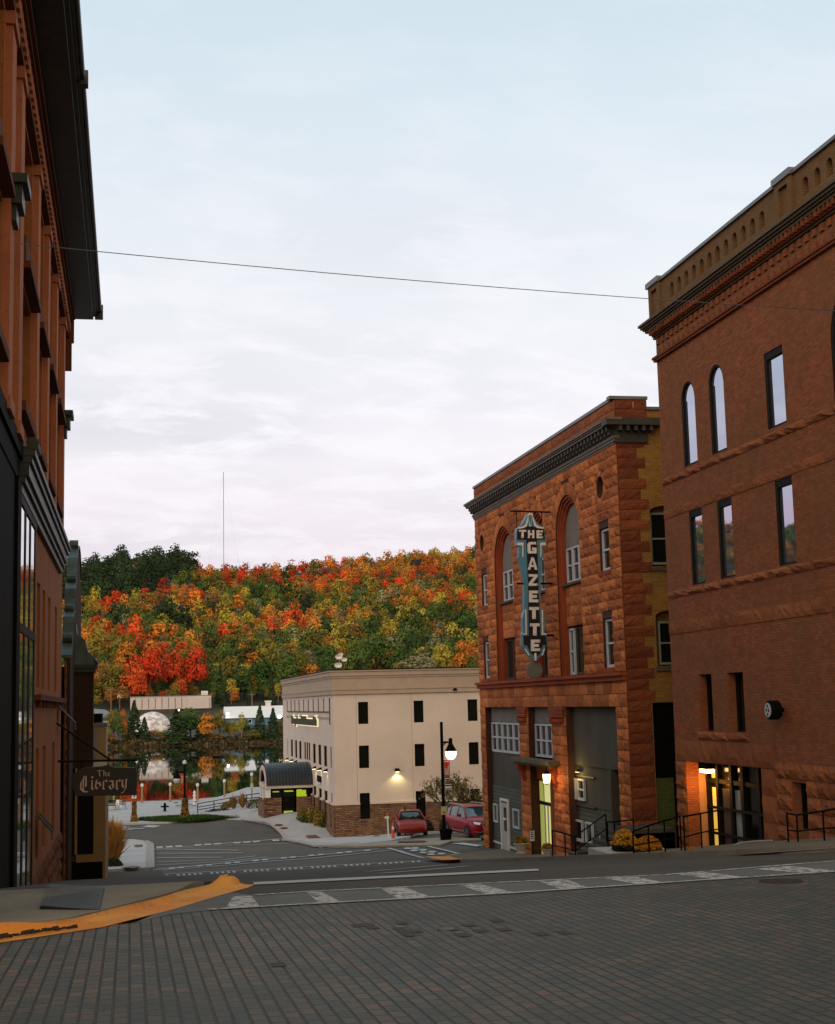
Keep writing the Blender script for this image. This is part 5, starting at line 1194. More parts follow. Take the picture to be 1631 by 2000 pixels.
# curved ramp kerb and raised porch floor at the brick building
m = MB(); cpx = [(1345, 1679), (1375, 1673), (1400, 1664), (1425, 1654), (1450, 1646), (1480, 1643), (1510, 1642)]
yy_ = [33.2, 33.4, 33.9, 34.6, 35.5, 36.4, 37.2]
Pk = [rp(x, y, Y) for (x, y), Y in zip(cpx, yy_)]
vs = []
for k_ in Pk: vs += [(k_.x, k_.y, k_.z), (k_.x+.05, k_.y+.16, k_.z+.01), (k_.x, k_.y, k_.z-.5), (k_.x+.05, k_.y+.16, k_.z-.5)]
n = len(Pk); m.add(vs, [f for i in range(n-1) for f in ((4*i, 4*i+4, 4*i+5, 4*i+1), (4*i, 4*i+2, 4*i+6, 4*i+4), (4*i+1, 4*i+5, 4*i+7, 4*i+3))])
o = m.build('ramp_kerb', M['concrete'], None); o['kind'] = 'structure'
vs = []
for i_, k_ in enumerate(Pk): yf_ = 44.0-i_*6.6/6; vs += [(k_.x+.06, k_.y+.17, k_.z-.02), (18.3, yf_, -4.82+.78*(44-yf_)/6.6)]
o = MB().add(vs, [(2*i, 2*i+2, 2*i+3, 2*i+1) for i in range(n-1)]).build('porch_floor', plain('brown_paving', (.085, .065, .04), .9, .35, 2), None); o['kind'] = 'structure'
# brown ramp surface in front of the kerb
Rm = [(1355, 1680, 32), (1400, 1668, 33.2), (1450, 1650, 34.6), (1510, 1645, 36), (1540, 1652, 33), (1600, 1659, 27), (1470, 1668, 27), (1400, 1677, 28.5)]
vs = [tuple(rp(x, y, Y)) for x, y, Y in Rm]
o = MB().add(vs, [tuple(range(len(vs)))]).build('ramp_surface', M['walk_r'], None); o['kind'] = 'structure'
o = MB().add([tuple(rp(1400, 1672, 27.6)), tuple(rp(1631, 1655, 24.5)), tuple(rp(1700, 1649, 23.6)), tuple(rp(1700, 1652, 23.4)), tuple(rp(1631, 1657.5, 24.3)), tuple(rp(1500, 1668, 26.2))], [(0, 1, 2, 3, 4, 5)]).build('kerb_line', M['concrete2'], None); o['kind'] = 'structure'

# ---- leaves
def leaf_quads(n, fn, size, rng, flat=0.0):
    """n leaf clumps (quads) at points from fn(n) -> (n,3); random orientation"""
    c = fn(n); nr = None
    if isinstance(c, tuple): c, nr = c
    a = rng.normal(size=(n, 3)); a[:, 2] *= (1-flat); a /= np.linalg.norm(a, axis=1)[:, None]
    if nr is None: b = rng.normal(size=(n, 3))
    else:   # leaves lie roughly on the surface of their lobe
        q = nr+rng.normal(0, .30, (n, 3)); q /= np.linalg.norm(q, axis=1)[:, None]; a -= q*(a*q).sum(1)[:, None]; a /= np.linalg.norm(a, axis=1)[:, None]; b = np.cross(q, a)
    b -= a*(a*b).sum(1)[:, None]; b /= np.linalg.norm(b, axis=1)[:, None]
    s = size*rng.uniform(.55, 1.25, (n, 1)); d = s*rng.uniform(.5, .9, (n, 1))
    return np.stack([c-a*s*.5-b*d*.15, c-b*d*.5, c+a*s*.5+b*d*.15, c+b*d*.5], 1).reshape(-1, 3)
def mesh_quads(name, V, mats, colors=None, extra=None, mi=None):
    n = len(V)//4; me = bpy.data.meshes.new(name); ev, ef = extra if extra else ([], [])
    nv = len(V)+len(ev); me.vertices.add(nv); allv = np.vstack([V, np.array(ev, float).reshape(-1, 3)]) if len(ev) else V
    me.vertices.foreach_set('co', allv.astype(np.float32).ravel())
    nl = 4*n+4*len(ef); me.loops.add(nl); li = np.arange(4*n)
    if len(ef): li = np.concatenate([li, (np.array(ef)+len(V)).ravel()])
    me.loops.foreach_set('vertex_index', li.astype(np.int32))
    nf = n+len(ef); me.polygons.add(nf); me.polygons.foreach_set('loop_start', (np.arange(nf)*4).astype(np.int32)); me.polygons.foreach_set('loop_total', np.full(nf, 4, np.int32))
    for m in mats: me.materials.append(m)
    if len(ef): me.polygons.foreach_set('material_index', np.concatenate([np.zeros(n, np.int32), np.ones(len(ef), np.int32)]))
    me.update(calc_edges=True)
    if colors is not None:
        at_ = me.color_attributes.new('leaf_tint', 'FLOAT_COLOR', 'POINT'); c = np.ones((nv, 4), np.float32); c[:len(V), :3] = np.repeat(colors, 4, 0); at_.data.foreach_set('color', c.ravel())
    return me
def tube_quads(pts, rs, n=5):
    m = MB().tube(pts, rs, n, cap=False); return m.v, m.f
def lobed(h, w, rng, lobes=7, base=.28, shell=.55):
    """point sampler for a broadleaf crown made of overlapping lobes"""
    L_ = []
    for i in range(lobes):
        a = rng.uniform(0, 2*np.pi); r = w*.5*rng.uniform(.15, .62); z = h*(base+rng.uniform(.12, .62)*(1-base))
        L_.append((r*np.cos(a), r*np.sin(a), z, w*.5*rng.uniform(.38, .62)*(1.1-.5*z/h)))
    L_.append((0, 0, h*.80, w*.30)); L_.append((0, 0, h*(base+.25), w*.38)); L_ = np.array(L_)
    L_[:, 2] = np.minimum(L_[:, 2], h-L_[:, 3]*.8)
    def fn(n):
        k = rng.choice(len(L_), n, p=L_[:, 3]**2/np.sum(L_[:, 3]**2)); d = rng.normal(size=(n, 3)); d /= np.linalg.norm(d, axis=1)[:, None]
        d[:, 2] = np.where(d[:, 2] < -.3, -d[:, 2]*.6, d[:, 2])
        r = L_[k, 3]*(shell+(1-shell)*rng.uniform(0, 1, n)**.5)*rng.uniform(.88, 1.12, n)
        return L_[k, :3]+d*r[:, None]*np.array([1, 1, .85]), d
    return fn
def conifer(h, w, rng, base=.08):
    def fn(n):
        t = rng.uniform(0, 1, n)**1.35; z = h*(base+(1-base)*t); lay = .75+.25*np.abs(np.sin(z*2.3+rng.uniform(0, .8, n)))
        r = w*.5*(1-t)**.8*lay*rng.uniform(.55, 1.05, n); a = rng.uniform(0, 2*np.pi, n)
        return np.stack([r*np.cos(a), r*np.sin(a), z-r*.25], 1), np.stack([np.cos(a), np.sin(a), .5+0*a], 1)
    return fn
KIND = {'red': ((.60, .042, .012), (.66, .11, .018)), 'orange': ((.52, .15, .018), (.60, .25, .032)), 'yellow': ((.46, .33, .040), (.34, .32, .045)), 'olive': ((.14, .15, .022), (.24, .18, .026)),
        'green': ((.035, .090, .016), (.085, .14, .026)), 'dark': ((.018, .040, .014), (.032, .058, .018)), 'rust': ((.38, .14, .028), (.26, .17, .035)), 'pale': ((.24, .23, .12), (.17, .20, .08))}
LM = {k: leafmat('%s_leaves' % k, *v) for k, v in KIND.items()}
NAME = {'red': 'maple_tree', 'orange': 'maple_tree', 'yellow': 'birch_tree', 'olive': 'oak_tree', 'green': 'broadleaf_tree', 'dark': 'pine_tree', 'rust': 'oak_tree', 'pale': 'thin_tree'}
WORD = {'red': 'fiery red maple', 'orange': 'orange maple', 'yellow': 'yellow birch', 'olive': 'olive brown broadleaf tree', 'green': 'green broadleaf tree', 'dark': 'dark pine', 'rust': 'rust coloured oak', 'pale': 'pale thinning tree'}
GR = {k: WORD[k]+'s in the autumn forest' for k in KIND}
def proto(kind, h, w, n, size, seed, trunk=True, **kw):
    rng = np.random.default_rng(seed)
    fn = conifer(h, w, rng) if kind == 'dark' else lobed(h, w, rng, **kw)
    V = leaf_quads(n, fn, size, rng)
    ex = None
    if trunk:
        v1, f1 = tube_quads([(0, 0, -1), (0, 0, h*.35), (w*.02, 0, h*.8)], [h*.018, h*.014, h*.004])
        ev, ef = list(v1), list(f1)
        if kind != 'dark':
            for q in range(4):
                a = q*1.57+rng.uniform(0, 1); o = len(ev); v2, f2 = tube_quads([(0, 0, h*.3), (w*.2*math.cos(a), w*.2*math.sin(a), h*.5), (w*.36*math.cos(a), w*.36*math.sin(a), h*.68)], [h*.010, h*.007, h*.003]); ev += list(v2); ef += [tuple(o+i for i in f) for f in f2]
        ex = (ev, ef)
    return V, ex
# ---------------------------------------------------------------- the hillside forest
def kind_at(u, Y, rn, tz):
    """which tree grows where on the hill"""
    if u > -.2 and Y > 800:
        d = (u-.015)
        if tz > .067+max(0, u-.006)*.62 and u < .056 and not (rn.random() < .04): return 'dark'
    if Y > 1165 and u > .24: return rn.choice(['dark', 'dark', 'olive', 'orange'])
    if Y > 1110 and u > .15: return rn.choice(['orange', 'orange', 'yellow', 'rust'])
    if Y > 1080 and u > .04: return rn.choice(['red', 'red', 'orange', 'rust', 'green'])
    if 1000 < Y <= 1080 and u > .05: return rn.choice(['red', 'orange', 'olive', 'green', 'olive', 'rust'])
    if Y > 950 and .16 < u < .22: return rn.choice(['yellow', 'yellow', 'olive', 'orange'])
    if Y < 760 and .10 < u < .235: return rn.choice(['green', 'green', 'green', 'olive', 'yellow', 'pale', 'rust'])
    if Y < 720 and .05 < u <= .10: return rn.choice(['green', 'green', 'olive', 'dark', 'yellow', 'orange'])
    if Y < 720 and u <= .05: return rn.choice(['olive', 'green', 'rust', 'red', 'orange', 'olive'])
    X = u*Y; a = math.sin(X*.045+Y*.021)+math.sin(X*.019-Y*.034+2)+.6*math.sin(X*.09+Y*.05+1); 
    if a > 1.15: return rn.choice(['orange', 'red', 'orange', 'red', 'rust', 'yellow'])
    if a > .35: return rn.choice(['orange', 'yellow', 'rust', 'olive', 'orange', 'pale'])
    if a > -.6: return rn.choice(['yellow', 'olive', 'green', 'olive', 'orange', 'pale'])
    return rn.choice(['green', 'green', 'olive', 'green', 'yellow', 'dark'])
def forest():
    rn = random.Random(11); T = []
    Y = 578
    while Y < 1290:
        sp = 6.9+(Y-578)/712*3.0
        x = -.085*Y
        while x < .285*Y:
            xx, yy = x+rn.uniform(-.42, .42)*sp, Y+rn.uniform(-.45, .45)*sp
            u = xx/yy; tz = H(xx, yy)/yy; k = kind_at(u, yy, rn, tz)
            if not (.187 < u < .214 and 1140 < yy < 1165):
                T.append((xx, yy, k, rn.choice((.62, .75, .88, 1.02, 1.28))*rn.uniform(.92, 1.08)*(1.2 if k == 'dark' and u < .06 else 1.0)*(.78 if yy < 640 else 1)))
            x += sp
        Y += sp*.95
    return T, rn
T, rn = forest()
# big red maples by the long shed, then the 250 trees that show largest, each an object of its own
BIG = [((258, 1352), 'red', 92, 62), ((300, 1350), 'red', 112, 62), ((338, 1350), 'red', 100, 56), ((385, 1350), 'red', 104, 58), ((318, 1290), 'red', 66, 40), ((222, 1350), 'olive', 80, 50), ((205, 1340), 'rust', 80, 44), ((248, 1290), 'orange', 66, 50),
       ((430, 1352), 'green', 60, 52), ((470, 1350), 'green', 72, 60), ((515, 1350), 'green', 80, 60), ((450, 1325), 'olive', 70, 50), ((560, 1345), 'green', 90, 66), ((610, 1335), 'orange', 62, 46), ((640, 1330), 'green', 76, 56), ((700, 1330), 'green', 110, 70), ((735, 1325), 'green', 112, 70), ((775, 1325), 'green', 90, 70), ((820, 1328), 'pale', 74, 84), ((865, 1325), 'yellow', 84, 56), ((905, 1325), 'orange', 88, 56), ((412, 1345), 'green', 70, 46), ((585, 1320), 'olive', 70, 50), ((670, 1318), 'rust', 50, 46), ((690, 1312), 'orange', 40, 30), ((540, 1320), 'olive', 90, 56), ((925, 1330), 'green', 70, 50)]
protos = {}
def get_proto(kind, q):
    key = (kind, q % 3)
    if key not in protos:
        V, ex = proto(kind, 12, 9.0 if kind != 'dark' else 6.0, 900, .80, hash(kind) % 1000+q if False else sum(map(ord, kind))+q*17, lobes=8)
        cm = mesh_quads('crown', V, [LM[kind]]); tm = mesh_quads('trunk', np.zeros((0, 3)), [M['trunk']], extra=None) if False else None
        tb_ = MB(); tb_.v, tb_.f = list(ex[0]), list(ex[1]); tb_.m = [0]*len(tb_.f)
        to = tb_.build('trunk', M['trunk'] if kind not in ('yellow', 'pale') else M['birch'], None); tme = to.data; bpy.data.objects.remove(to)
        protos[key] = (cm, tme)
    return protos[key]
def place_tree(kind, loc, hs, ws, rz, lab, group, q=0):
    cm, tm = get_proto(kind, q); t = thing(NAME[kind], loc, lab, 'tree', group); t.scale = (ws, ws, hs); t.rotation_euler = (0, 0, rz)
    for nm_, me in (('crown', cm), ('trunk', tm)): link(nm_, me, t)
    return t
ORD = ['first', 'second', 'third', 'fourth', 'fifth', 'sixth', 'seventh', 'eighth', 'ninth', 'tenth', 'eleventh', 'twelfth']
def ranked(L_, i):
    same = sorted((q[0][0], j) for j, q in enumerate(L_) if q[1] == L_[i][1]); r = [j for _, j in same].index(i)
    return '' if len(same) == 1 else ORD[r]+' from the left'
def biglab(i, k):
    return ('large %s at the foot of the far hill, %s' % ({'red': 'fiery red maple', 'green': 'green tree', 'olive': 'olive tree', 'rust': 'rust tree', 'orange': 'orange maple', 'yellow': 'yellow birch', 'pale': 'pale grey tree'}[k], ranked(BIG, i))).rstrip(', ')
for i, ((x, y), k, hp, wp) in enumerate(BIG):
    d = ray(x, y); d = d/d[1]; Y = 590+(1352-y)*1.1+rn.uniform(-6, 6); X = d[0]*Y; s = Y/2787
    place_tree(k, (X, Y, H(X, Y)-1.0), hp*s/11.4, wp*s*1.12/9, i*1.3, biglab(i, k), 'large '+GR[k], i)
def treelab(x, y, k, s):
    p = np.array([x, y, H(x, y)]); px = CX+F_PX*(p@AR)/(p@AF)
    z = ('left of the long pale shed' if px < 255 else 'above the left half of the long shed' if px < 333 else 'above the right half of the long shed' if px < 411 else 'between shed and blue building' if px < 443 else 'above the blue building' if px < 556 else 'above the left corner of the cream building' if px < 655 else 'above the cream building roof, near the antenna' if px < 740 else 'above the middle of the cream roof' if px < 840 else 'beside the red sandstone wall')
    r = 'lowest rows' if y < 600 else 'second rows' if y < 622 else 'upper rows'
    return '%s %s %s, %s' % ('small' if s < .85 else 'tall' if s > 1.2 else 'mid-sized', WORD[k], z, r)
order = sorted(T, key=lambda t: t[1]-(3000 if -.035 < t[0]/t[1] < .25 else 0))
near, rest = order[:270], order[270:]
for i, (x, y, k, s) in enumerate(near):
    place_tree(k, (x, y, H(x, y)-.8), s*rn.uniform(.85, 1.15)*(1.05 if k != 'dark' else 1.25), s*rn.uniform(.9, 1.15), rn.uniform(0, 6), treelab(x, y, k, s), GR[k].replace('birchs', 'birches'), i)
# everything beyond: one mass of trees
VV = []; CC = []; rng = np.random.default_rng(5)
def tints(kind, n):
    a, b = np.array(KIND[kind][0]), np.array(KIND[kind][1]); t = rng.uniform(0, 1)*.8+rng.uniform(0, .2, (n, 1)); return (a*(1-t)+b*t)*rng.uniform(.5, 1.35)*rng.uniform(.82, 1.1, (n, 1))
bank = {k: [proto(k if k != 'dark' else 'green', 12 if k != 'dark' else 14, 9.8 if k != 'dark' else 10.5, 210, 1.25, 50+7*j+sum(map(ord, k)), trunk=False, lobes=6, shell=.7)[0] for j in range(4)] for k in KIND}
for (x, y, k, s) in rest:
    V = bank[k][rng.integers(4)]; a = rng.uniform(0, 6.28); c_, s_ = np.cos(a), np.sin(a); hs = s*rng.uniform(.8, 1.2); n = len(V)//4
    W = np.stack([(V[:, 0]*c_-V[:, 1]*s_)*s+x, (V[:, 0]*s_+V[:, 1]*c_)*s+y, V[:, 2]*hs+H(x, y)-1.0], 1); VV.append(W); CC.append(tints(k, n))
# a coarser continuation of the forest left and right of the view (seen in the window glass)
bankc = {k: proto(k, 16, 20, 70, 5.0, 90+sum(map(ord, k)), trunk=False, lobes=5, shell=.7)[0] for k in KIND}
for u0, u1 in ((-.62, -.085), (.285, .55)):
    Y = 600
    while Y < 1290:
        x = u0*Y
        while x < u1*Y:
            k = rn.choice(['olive', 'orange', 'green', 'dark', 'rust', 'green']); V = bankc[k]; yy = Y+rn.uniform(-9, 9); xx = x+rn.uniform(-8, 8)
            VV.append(V+np.array([xx, yy, H(xx, yy)-2])); CC.append(tints(k, len(V)//4)); x += 21
        Y += 30
m_, t_, b_ = newmat('forest_leaves'); an = t_.nodes.new('ShaderNodeAttribute'); an.attribute_name = 'leaf_tint'; t_.links.new(an.outputs['Color'], b_.inputs['Base Color']); b_.inputs['Roughness'].default_value = .75; b_.inputs['Specular IOR Level'].default_value = .2
me = mesh_quads('forest', np.vstack(VV), [m_], colors=np.vstack(CC)); o = link('forest', me); tag(o, 'mixed red, orange, yellow and green autumn forest covering the upper hillside', 'forest', None, 'stuff')
print('forest', len(rest), len(me.polygons))
# rock outcrop near the ridge
oc_ = MB(); rn2 = random.Random(4)
for i in range(16):
    u = .186+.0022*i; Y = 1150; X = u*Y; z = H(X, Y)
    oc_.add([(X-2, Y, z-3), (X+2.6, Y, z-3), (X+2.5, Y+2, z+8+rn2.uniform(-1, 1)), (X-2, Y+2, z+8+rn2.uniform(-1, 1)), (X-2, Y+9, z+8), (X+2.6, Y+9, z+8)], [(0, 1, 2, 3), (3, 2, 5, 4)])
o = oc_.build('rock_face', stonemat('grey_cliff_rock', (.05, .045, .05), (.03, .028, .032), .3, .5), None); o['kind'] = 'structure'
# ---- radio mast
p0 = at(437, 1098, Y=1240); p1 = at(436.5, 922, Y=1240)
rm = thing('radio_mast', tuple(p0), 'thin tall radio mast on the ridge against the sky', 'mast')
MB().tube([(p0[0], 1240, p0[2]-8), (p1[0], 1240, p1[2])], .22, 5).build('lattice_pole', plain('pinkish_mast_paint', (.16, .12, .13), .7), rm)
m = MB()
for f in (.35, .7, .97):
    for dx_ in (-14, 14): m.tube([(p0[0], 1240, p0[2]+(p1[2]-p0[2])*f), (p0[0]+dx_, 1240, p0[2]-4)], .02, 3)
m.build('guy_wire', M['coping'], rm)
# ---- far bank buildings
def far_box(px0, px1, ytop, ybot, Y, depth):
    a = at(px0, ytop, Y=Y); b = at(px1, ytop, Y=Y); c = at((px0+px1)/2, ybot, Y=Y); return a[0], b[0], a[2], c[2]
YF = 566.0
sh = thing('long_shed', (25, YF, -2), 'long low pale ribbed shed with stone lower storey across the water', 'building')
x0, x1, zt_, zb_ = far_box(256, 411, 1362, 1398, YF, 12); zm = at(330, 1385, Y=YF)[2]; xm = at(366, 1385, Y=YF)[0]
MB().box(x0, x1, YF, YF+14, zb_-3, zm).build('stone_storey', brickmat('far_rubble_stone', (.16, .13, .11), (.09, .07, .06), (.03, .025, .02), .9, .4, .04), sh)
m = MB().box(x0-.3, x1+.3, YF-.4, YF+14, zm, zt_); m.box(xm, x1-.6, YF-1.2, YF-.4, zm, zt_-.6); m.build('upper_storey', plain('pale_pinkish_cladding', (.60, .55, .55), .7, .1, .4), sh)
m = MB()
for i in range(8): x = x0+1.6+i*(xm-x0-2.5)/7.5; m.box(x-.12, x+.12, YF-.5, YF-.42, zm+.3, zt_-.5)
m.build('wall_rib', plain('grey_rib', (.16, .15, .15), .7), sh)
MB().box(x0-.5, x1+.5, YF-.6, YF+14.2, zt_, zt_+.25).build('roof', plain('grey_roof', (.25, .25, .25), .7), sh)
p = at(398, 1357, Y=YF+4); MB().box(p[0]-1, p[0]+1.6, YF+3, YF+5, zt_, zt_+1.9).build('roof_unit', M['white'], sh)
p = at(349, 1388, Y=YF); m = MB().box(p[0]-1.3, p[0]+1.3, YF-2.2, YF, zm-.2, zm+.1); m.build('porch_roof', M['black'], sh); MB().box(p[0]-.9, p[0]+.9, YF-.15, YF-.05, zb_, zm-.3).build('door', plain('pale_door', (.2, .25, .22), .6), sh)
fl = thing('porch_light', (p[0], YF-1, zm-.4), 'tiny warm porch light under the canopy of the long shed', 'lamp'); MB().lathe([(.1, -.3), (.28, 0), (.1, .25)], (p[0], YF-1.2, zm-.5), 8).build('bulb', emis('tiny_warm_light', (1, .65, .25), 9), fl)
# dome
YD = 486.0; c = at(298, 1432, Y=YD); r = 38/2787*YD; tp = at(298, 1390, Y=YD)[2]
dm = thing('fabric_dome', tuple(c), 'white weathered storage dome on the far bank', 'dome'); m = MB(); prof = [(r*math.cos(a), (tp-c[2])*math.sin(a)) for a in [k*math.pi/2/12 for k in range(12)]]+[(.05, tp-c[2])]
m.lathe([(r, -3)]+prof, (c[0], YD, c[2]), 40)
m_, t_, b_ = newmat('peeling_white_membrane'); v = oc(t_); mp = t_.nodes.new('ShaderNodeMapping'); t_.links.new(v, mp.inputs[0]); mp.inputs['Scale'].default_value = (1, 1, 1.6)
c_ = mix(t_, ramp(t_, nz(t_, mp.outputs[0], .55, 8, .7), [(.47, (0, 0, 0)), (.56, (1, 1, 1))]), (.80, .78, .80), (.40, .37, .40)); t_.links.new(c_, b_.inputs['Base Color']); b_.inputs['Roughness'].default_value = .7
m.build('membrane', m_, dm, smooth=True)
# blue building
YB2 = 502.0; bb = thing('blue_building', (50, YB2, -7), 'blue walled building with a white metal roof across the water', 'building')
x0, x1, _, _ = far_box(445, 600, 1400, 1425, YB2, 8); ze = at(500, 1400, Y=YB2)[2]; zr_ = at(500, 1379, Y=YB2+9)[2]; zb_ = at(500, 1430, Y=YB2)[2]
MB().box(x0, x1, YB2, YB2+17, zb_-3, ze).build('wall', plain('sky_blue_siding', (.09, .24, .40), .7, .15, .5), bb)
m = MB(); m.add([(x0-.8, YB2-1, ze-.3), (x1, YB2-1, ze-.3), (x1, YB2+9, zr_), (x0-.8, YB2+9, zr_), (x0-.8, YB2+18, ze-.3), (x1, YB2+18, ze-.3)], [(0, 1, 2, 3), (3, 2, 5, 4), (0, 3, 4), (1, 5, 2)]); m.build('roof', plain('white_metal_roof', (.78, .82, .86), .6, .06, .5), bb)
f = MB().box(*(lambda a: (a[0]-.7, a[0]+.7))(at(488, 1403, Y=YB2)), YB2-.12, YB2-.02, ze-2.2, ze-.7).build('window', M['white'], bb); p = at(488, 1403, Y=YB2); MB().box(p[0]-.5, p[0]+.5, YB2-.15, YB2-.12, ze-2.0, ze-.9).build('pane', M['dglass'], f)
p = at(524, 1372, Y=YB2+8); m = MB().box(p[0]-.9, p[0]+.9, YB2+8, YB2+10, zr_-.5, zr_+1.4); m.box(p[0]-1.2, p[0]+1.2, YB2+7.7, YB2+10.3, zr_+1.4, zr_+1.8); m.build('roof_vent', M['white'], bb)
for i, (x, y, lab) in enumerate(((546, 1400, 'bright flood light on the blue wall, right of the two'), (445, 1394, 'bright flood light at the left corner of the blue building'))):
    p = at(x, y, Y=YB2-.6); t = thing('flood_light', tuple(p), lab, 'lamp'); s = 1 if i == 0 else .7
    MB().lathe([(.2*s, -.6*s), (.62*s, -.2*s), (.62*s, .25*s), (.2*s, .6*s)], tuple(p), 12).build('lamp_glass', emis('flood_light_glass', (1, .9, .75), 7), t, smooth=True); MB().box(p[0]-.1, p[0]+.1, p[1], p[1]+.7, p[2]+.3, p[2]+.5).build('bracket', M['black'], t)
# utility poles
for (x, y0, y1, Y, lab) in ((217, 1343, 1388, 560, 'wooden utility pole on the far road, leftmost of the three'), (234, 1350, 1388, 575, 'thin grey utility pole carrying a white box on the far road'), (492, 1352, 1385, 540, 'wooden utility pole behind the blue building roof')):
    a = at(x, y0, Y=Y); t = thing('utility_pole', tuple(at(x, y1, Y=Y)), lab, 'pole'); b = at(x, y1, Y=Y)
    MB().tube([(a[0], Y, b[2]-3), (a[0], Y, a[2])], .28, 6).build('pole', plain('weathered_wood_pole', (.20, .13, .08), .9), t); MB().box(a[0]-1.2, a[0]+1.2, Y-.1, Y+.1, a[2]-1.0, a[2]-.75).build('cross_arm', M['coping'], t)
    if x == 234: MB().box(a[0]-.9, a[0]+.9, Y-.5, Y-.2, a[2]-2.6, a[2]-1.3).build('box', M['white'], t)
m = MB(); p = [at(217, 1346, Y=560), at(234, 1352, Y=560), at(330, 1356, Y=560), at(492, 1354, Y=560), at(600, 1350, Y=560)]
t = thing('power_line', tuple(p[0]), 'thin power lines strung between poles in front of the forest', 'cable'); MB().tube([tuple(q) for q in p], .04, 4).build('wire', M['coping'], t)
# far road and low wall at the left
def px_poly(name, pts, Y, mat, **k):
    vs = [tuple(at(x, y, Y=Yq)) for x, y, Yq in pts]; o = MB().add(vs, [tuple(range(len(vs)))]).build(name, mat, None); o['kind'] = 'structure'
px_poly('far_road', [(180, 1399, 500), (205, 1398, 505), (214, 1391, 520), (205, 1386, 540), (180, 1384, 550)], 500, plain('grey_road', (.20, .21, .23), .9, .1))
px_poly('far_road', [(330, 1399.5, 545), (430, 1400, 543), (430, 1398.4, 552), (330, 1397.6, 556)], 500, plain('grey_road', (.20, .21, .23), .9, .1))
px_poly('guard_rail', [(180, 1402, 498), (204, 1402, 499), (216, 1393, 519), (214, 1390.5, 520), (203, 1399, 500), (180, 1399.5, 499)], 500, M['concrete2'])
# lawn strip by the blue building
px_poly('lawn', [(330, 1404, 520), (450, 1404, 518), (450, 1400.5, 540), (330, 1400.5, 540)], 500, plain('far_lawn', (.09, .13, .03), .95, .3, .3))
# shoreline shrubs and trees: each an object
SH = [((205, 1452), 'yellow', 50, 26), ((222, 1452), 'olive', 62, 34), ((240, 1456), 'orange', 66, 20), ((262, 1458), 'dark', 74, 44), ((282, 1458), 'dark', 46, 34), ((232, 1454), 'green', 60, 30), ((300, 1456), 'rust', 22, 30), ((322, 1456), 'olive', 24, 40), ((345, 1458), 'dark', 62, 64), ((372, 1458), 'green', 62, 66), ((360, 1457), 'green', 56, 50), ((405, 1457), 'orange', 58, 44), ((395, 1458), 'dark', 50, 36), ((430, 1457), 'olive', 60, 34), ((448, 1458), 'olive', 34, 30), ((455, 1457), 'yellow', 38, 22), ((472, 1457), 'yellow', 56, 20), ((478, 1457), 'green', 38, 30), ((508, 1457), 'dark', 64, 36), ((534, 1457), 'dark', 62, 36), ((550, 1457), 'olive', 40, 30), ((330, 1458), 'rust', 18, 34), ((496, 1458), 'olive', 26, 34), ((575, 1457), 'green', 56, 50), ((420, 1459), 'rust', 18, 40), ((250, 1459), 'olive', 20, 40), ((540, 1459), 'rust', 18, 40), ((212, 1459), 'rust', 26, 40), ((480, 1459), 'rust', 14, 40)]
for i, ((x, y), k, hp, wp) in enumerate(SH):
    d = ray(x, y); d = d/d[1]; Y = 436+(i*7 % 11)*.9; X = d[0]*Y; s = Y/2787; kk = k
    t = place_tree(kk, (X, Y, H(X, Y)-.4), hp*s/11.4, wp*s/(9 if k != 'dark' else 6)*1.1, i*1.1, ('%s on the far shore, %s' % ({'yellow': 'small golden birch', 'olive': 'olive green shrub', 'orange': 'narrow orange tree', 'dark': 'dark evergreen bush', 'green': 'dense green bush', 'rust': 'low rust red shrub'}[k], ranked(SH, i))).rstrip(', '), k+' shrubs along the far shore', i)
# bank vegetation strip (nobody could count it)
rng = np.random.default_rng(8)
def strip_fn(n):
    x = rng.uniform(-60, 150, n); y = rng.uniform(433.2, 446, n); z = np.array([H(a, b) for a, b in zip(x, y)])+rng.uniform(-.2, 1.5, n)*(.6+.4*np.sin(x*.6)); return np.stack([x, y, z], 1)
V = leaf_quads(9000, strip_fn, 1.1, rng); cc = np.array([(.10, .075, .025), (.05, .06, .02), (.16, .07, .03), (.12, .10, .05)])[rng.integers(0, 4, 9000)]*rng.uniform(.6, 1.2, (9000, 1))
o = link('shore_brush', mesh_quads('shore_brush', V, [bpy.data.materials['forest_leaves']], colors=cc)); tag(o, 'low brown and green brush along the far waterline', 'brush', None, 'stuff')
# ================================================================ PLAZA AND LOWER STREET OBJECTS
def tuft(name, loc, lab, cat, cols, n=260, h=.9, r=.4, lean=.5, seed=1, group=None, heads=None, parts=('blade',)):
    rng = np.random.default_rng(seed); t = thing(name, tuple(loc), lab, cat, group)
    a = rng.uniform(0, 6.28, n); rr = r*np.sqrt(rng.uniform(0, 1, n)); hh = h*rng.uniform(.6, 1.1, n); b0 = np.stack([rr*np.cos(a)*.5, rr*np.sin(a)*.5, np.zeros(n)], 1)
    tip = np.stack([rr*np.cos(a)*(1+lean), rr*np.sin(a)*(1+lean), hh*(1-.35*(rr/r)**2)], 1)+rng.normal(0, .10*h, (n, 3)); mid = b0*.6+tip*.4; mid[:, 2] += hh*.12; b0 = b0*.5
    w_ = .022*max(h, .5)*1.3; s = np.stack([-np.sin(a+rng.normal(0, .6, n)), np.cos(a), np.zeros(n)], 1)*w_
    V = np.stack([b0-s, b0+s, mid+s, mid-s], 1).reshape(-1, 3); V2 = np.stack([mid-s, mid+s, tip+s*.2, tip-s*.2], 1).reshape(-1, 3)
    me = mesh_quads('blades', np.vstack([V, V2]), [cols]); link('blades', me, t)
    if heads is not None:
        def fn(k): q = rng.integers(0, n, k); return tip[q]+rng.normal(0, .05, (k, 3))
        link('flower_heads', mesh_quads('flower_heads', leaf_quads(n*2, fn, .10*h, rng), [heads]), t)
    return t
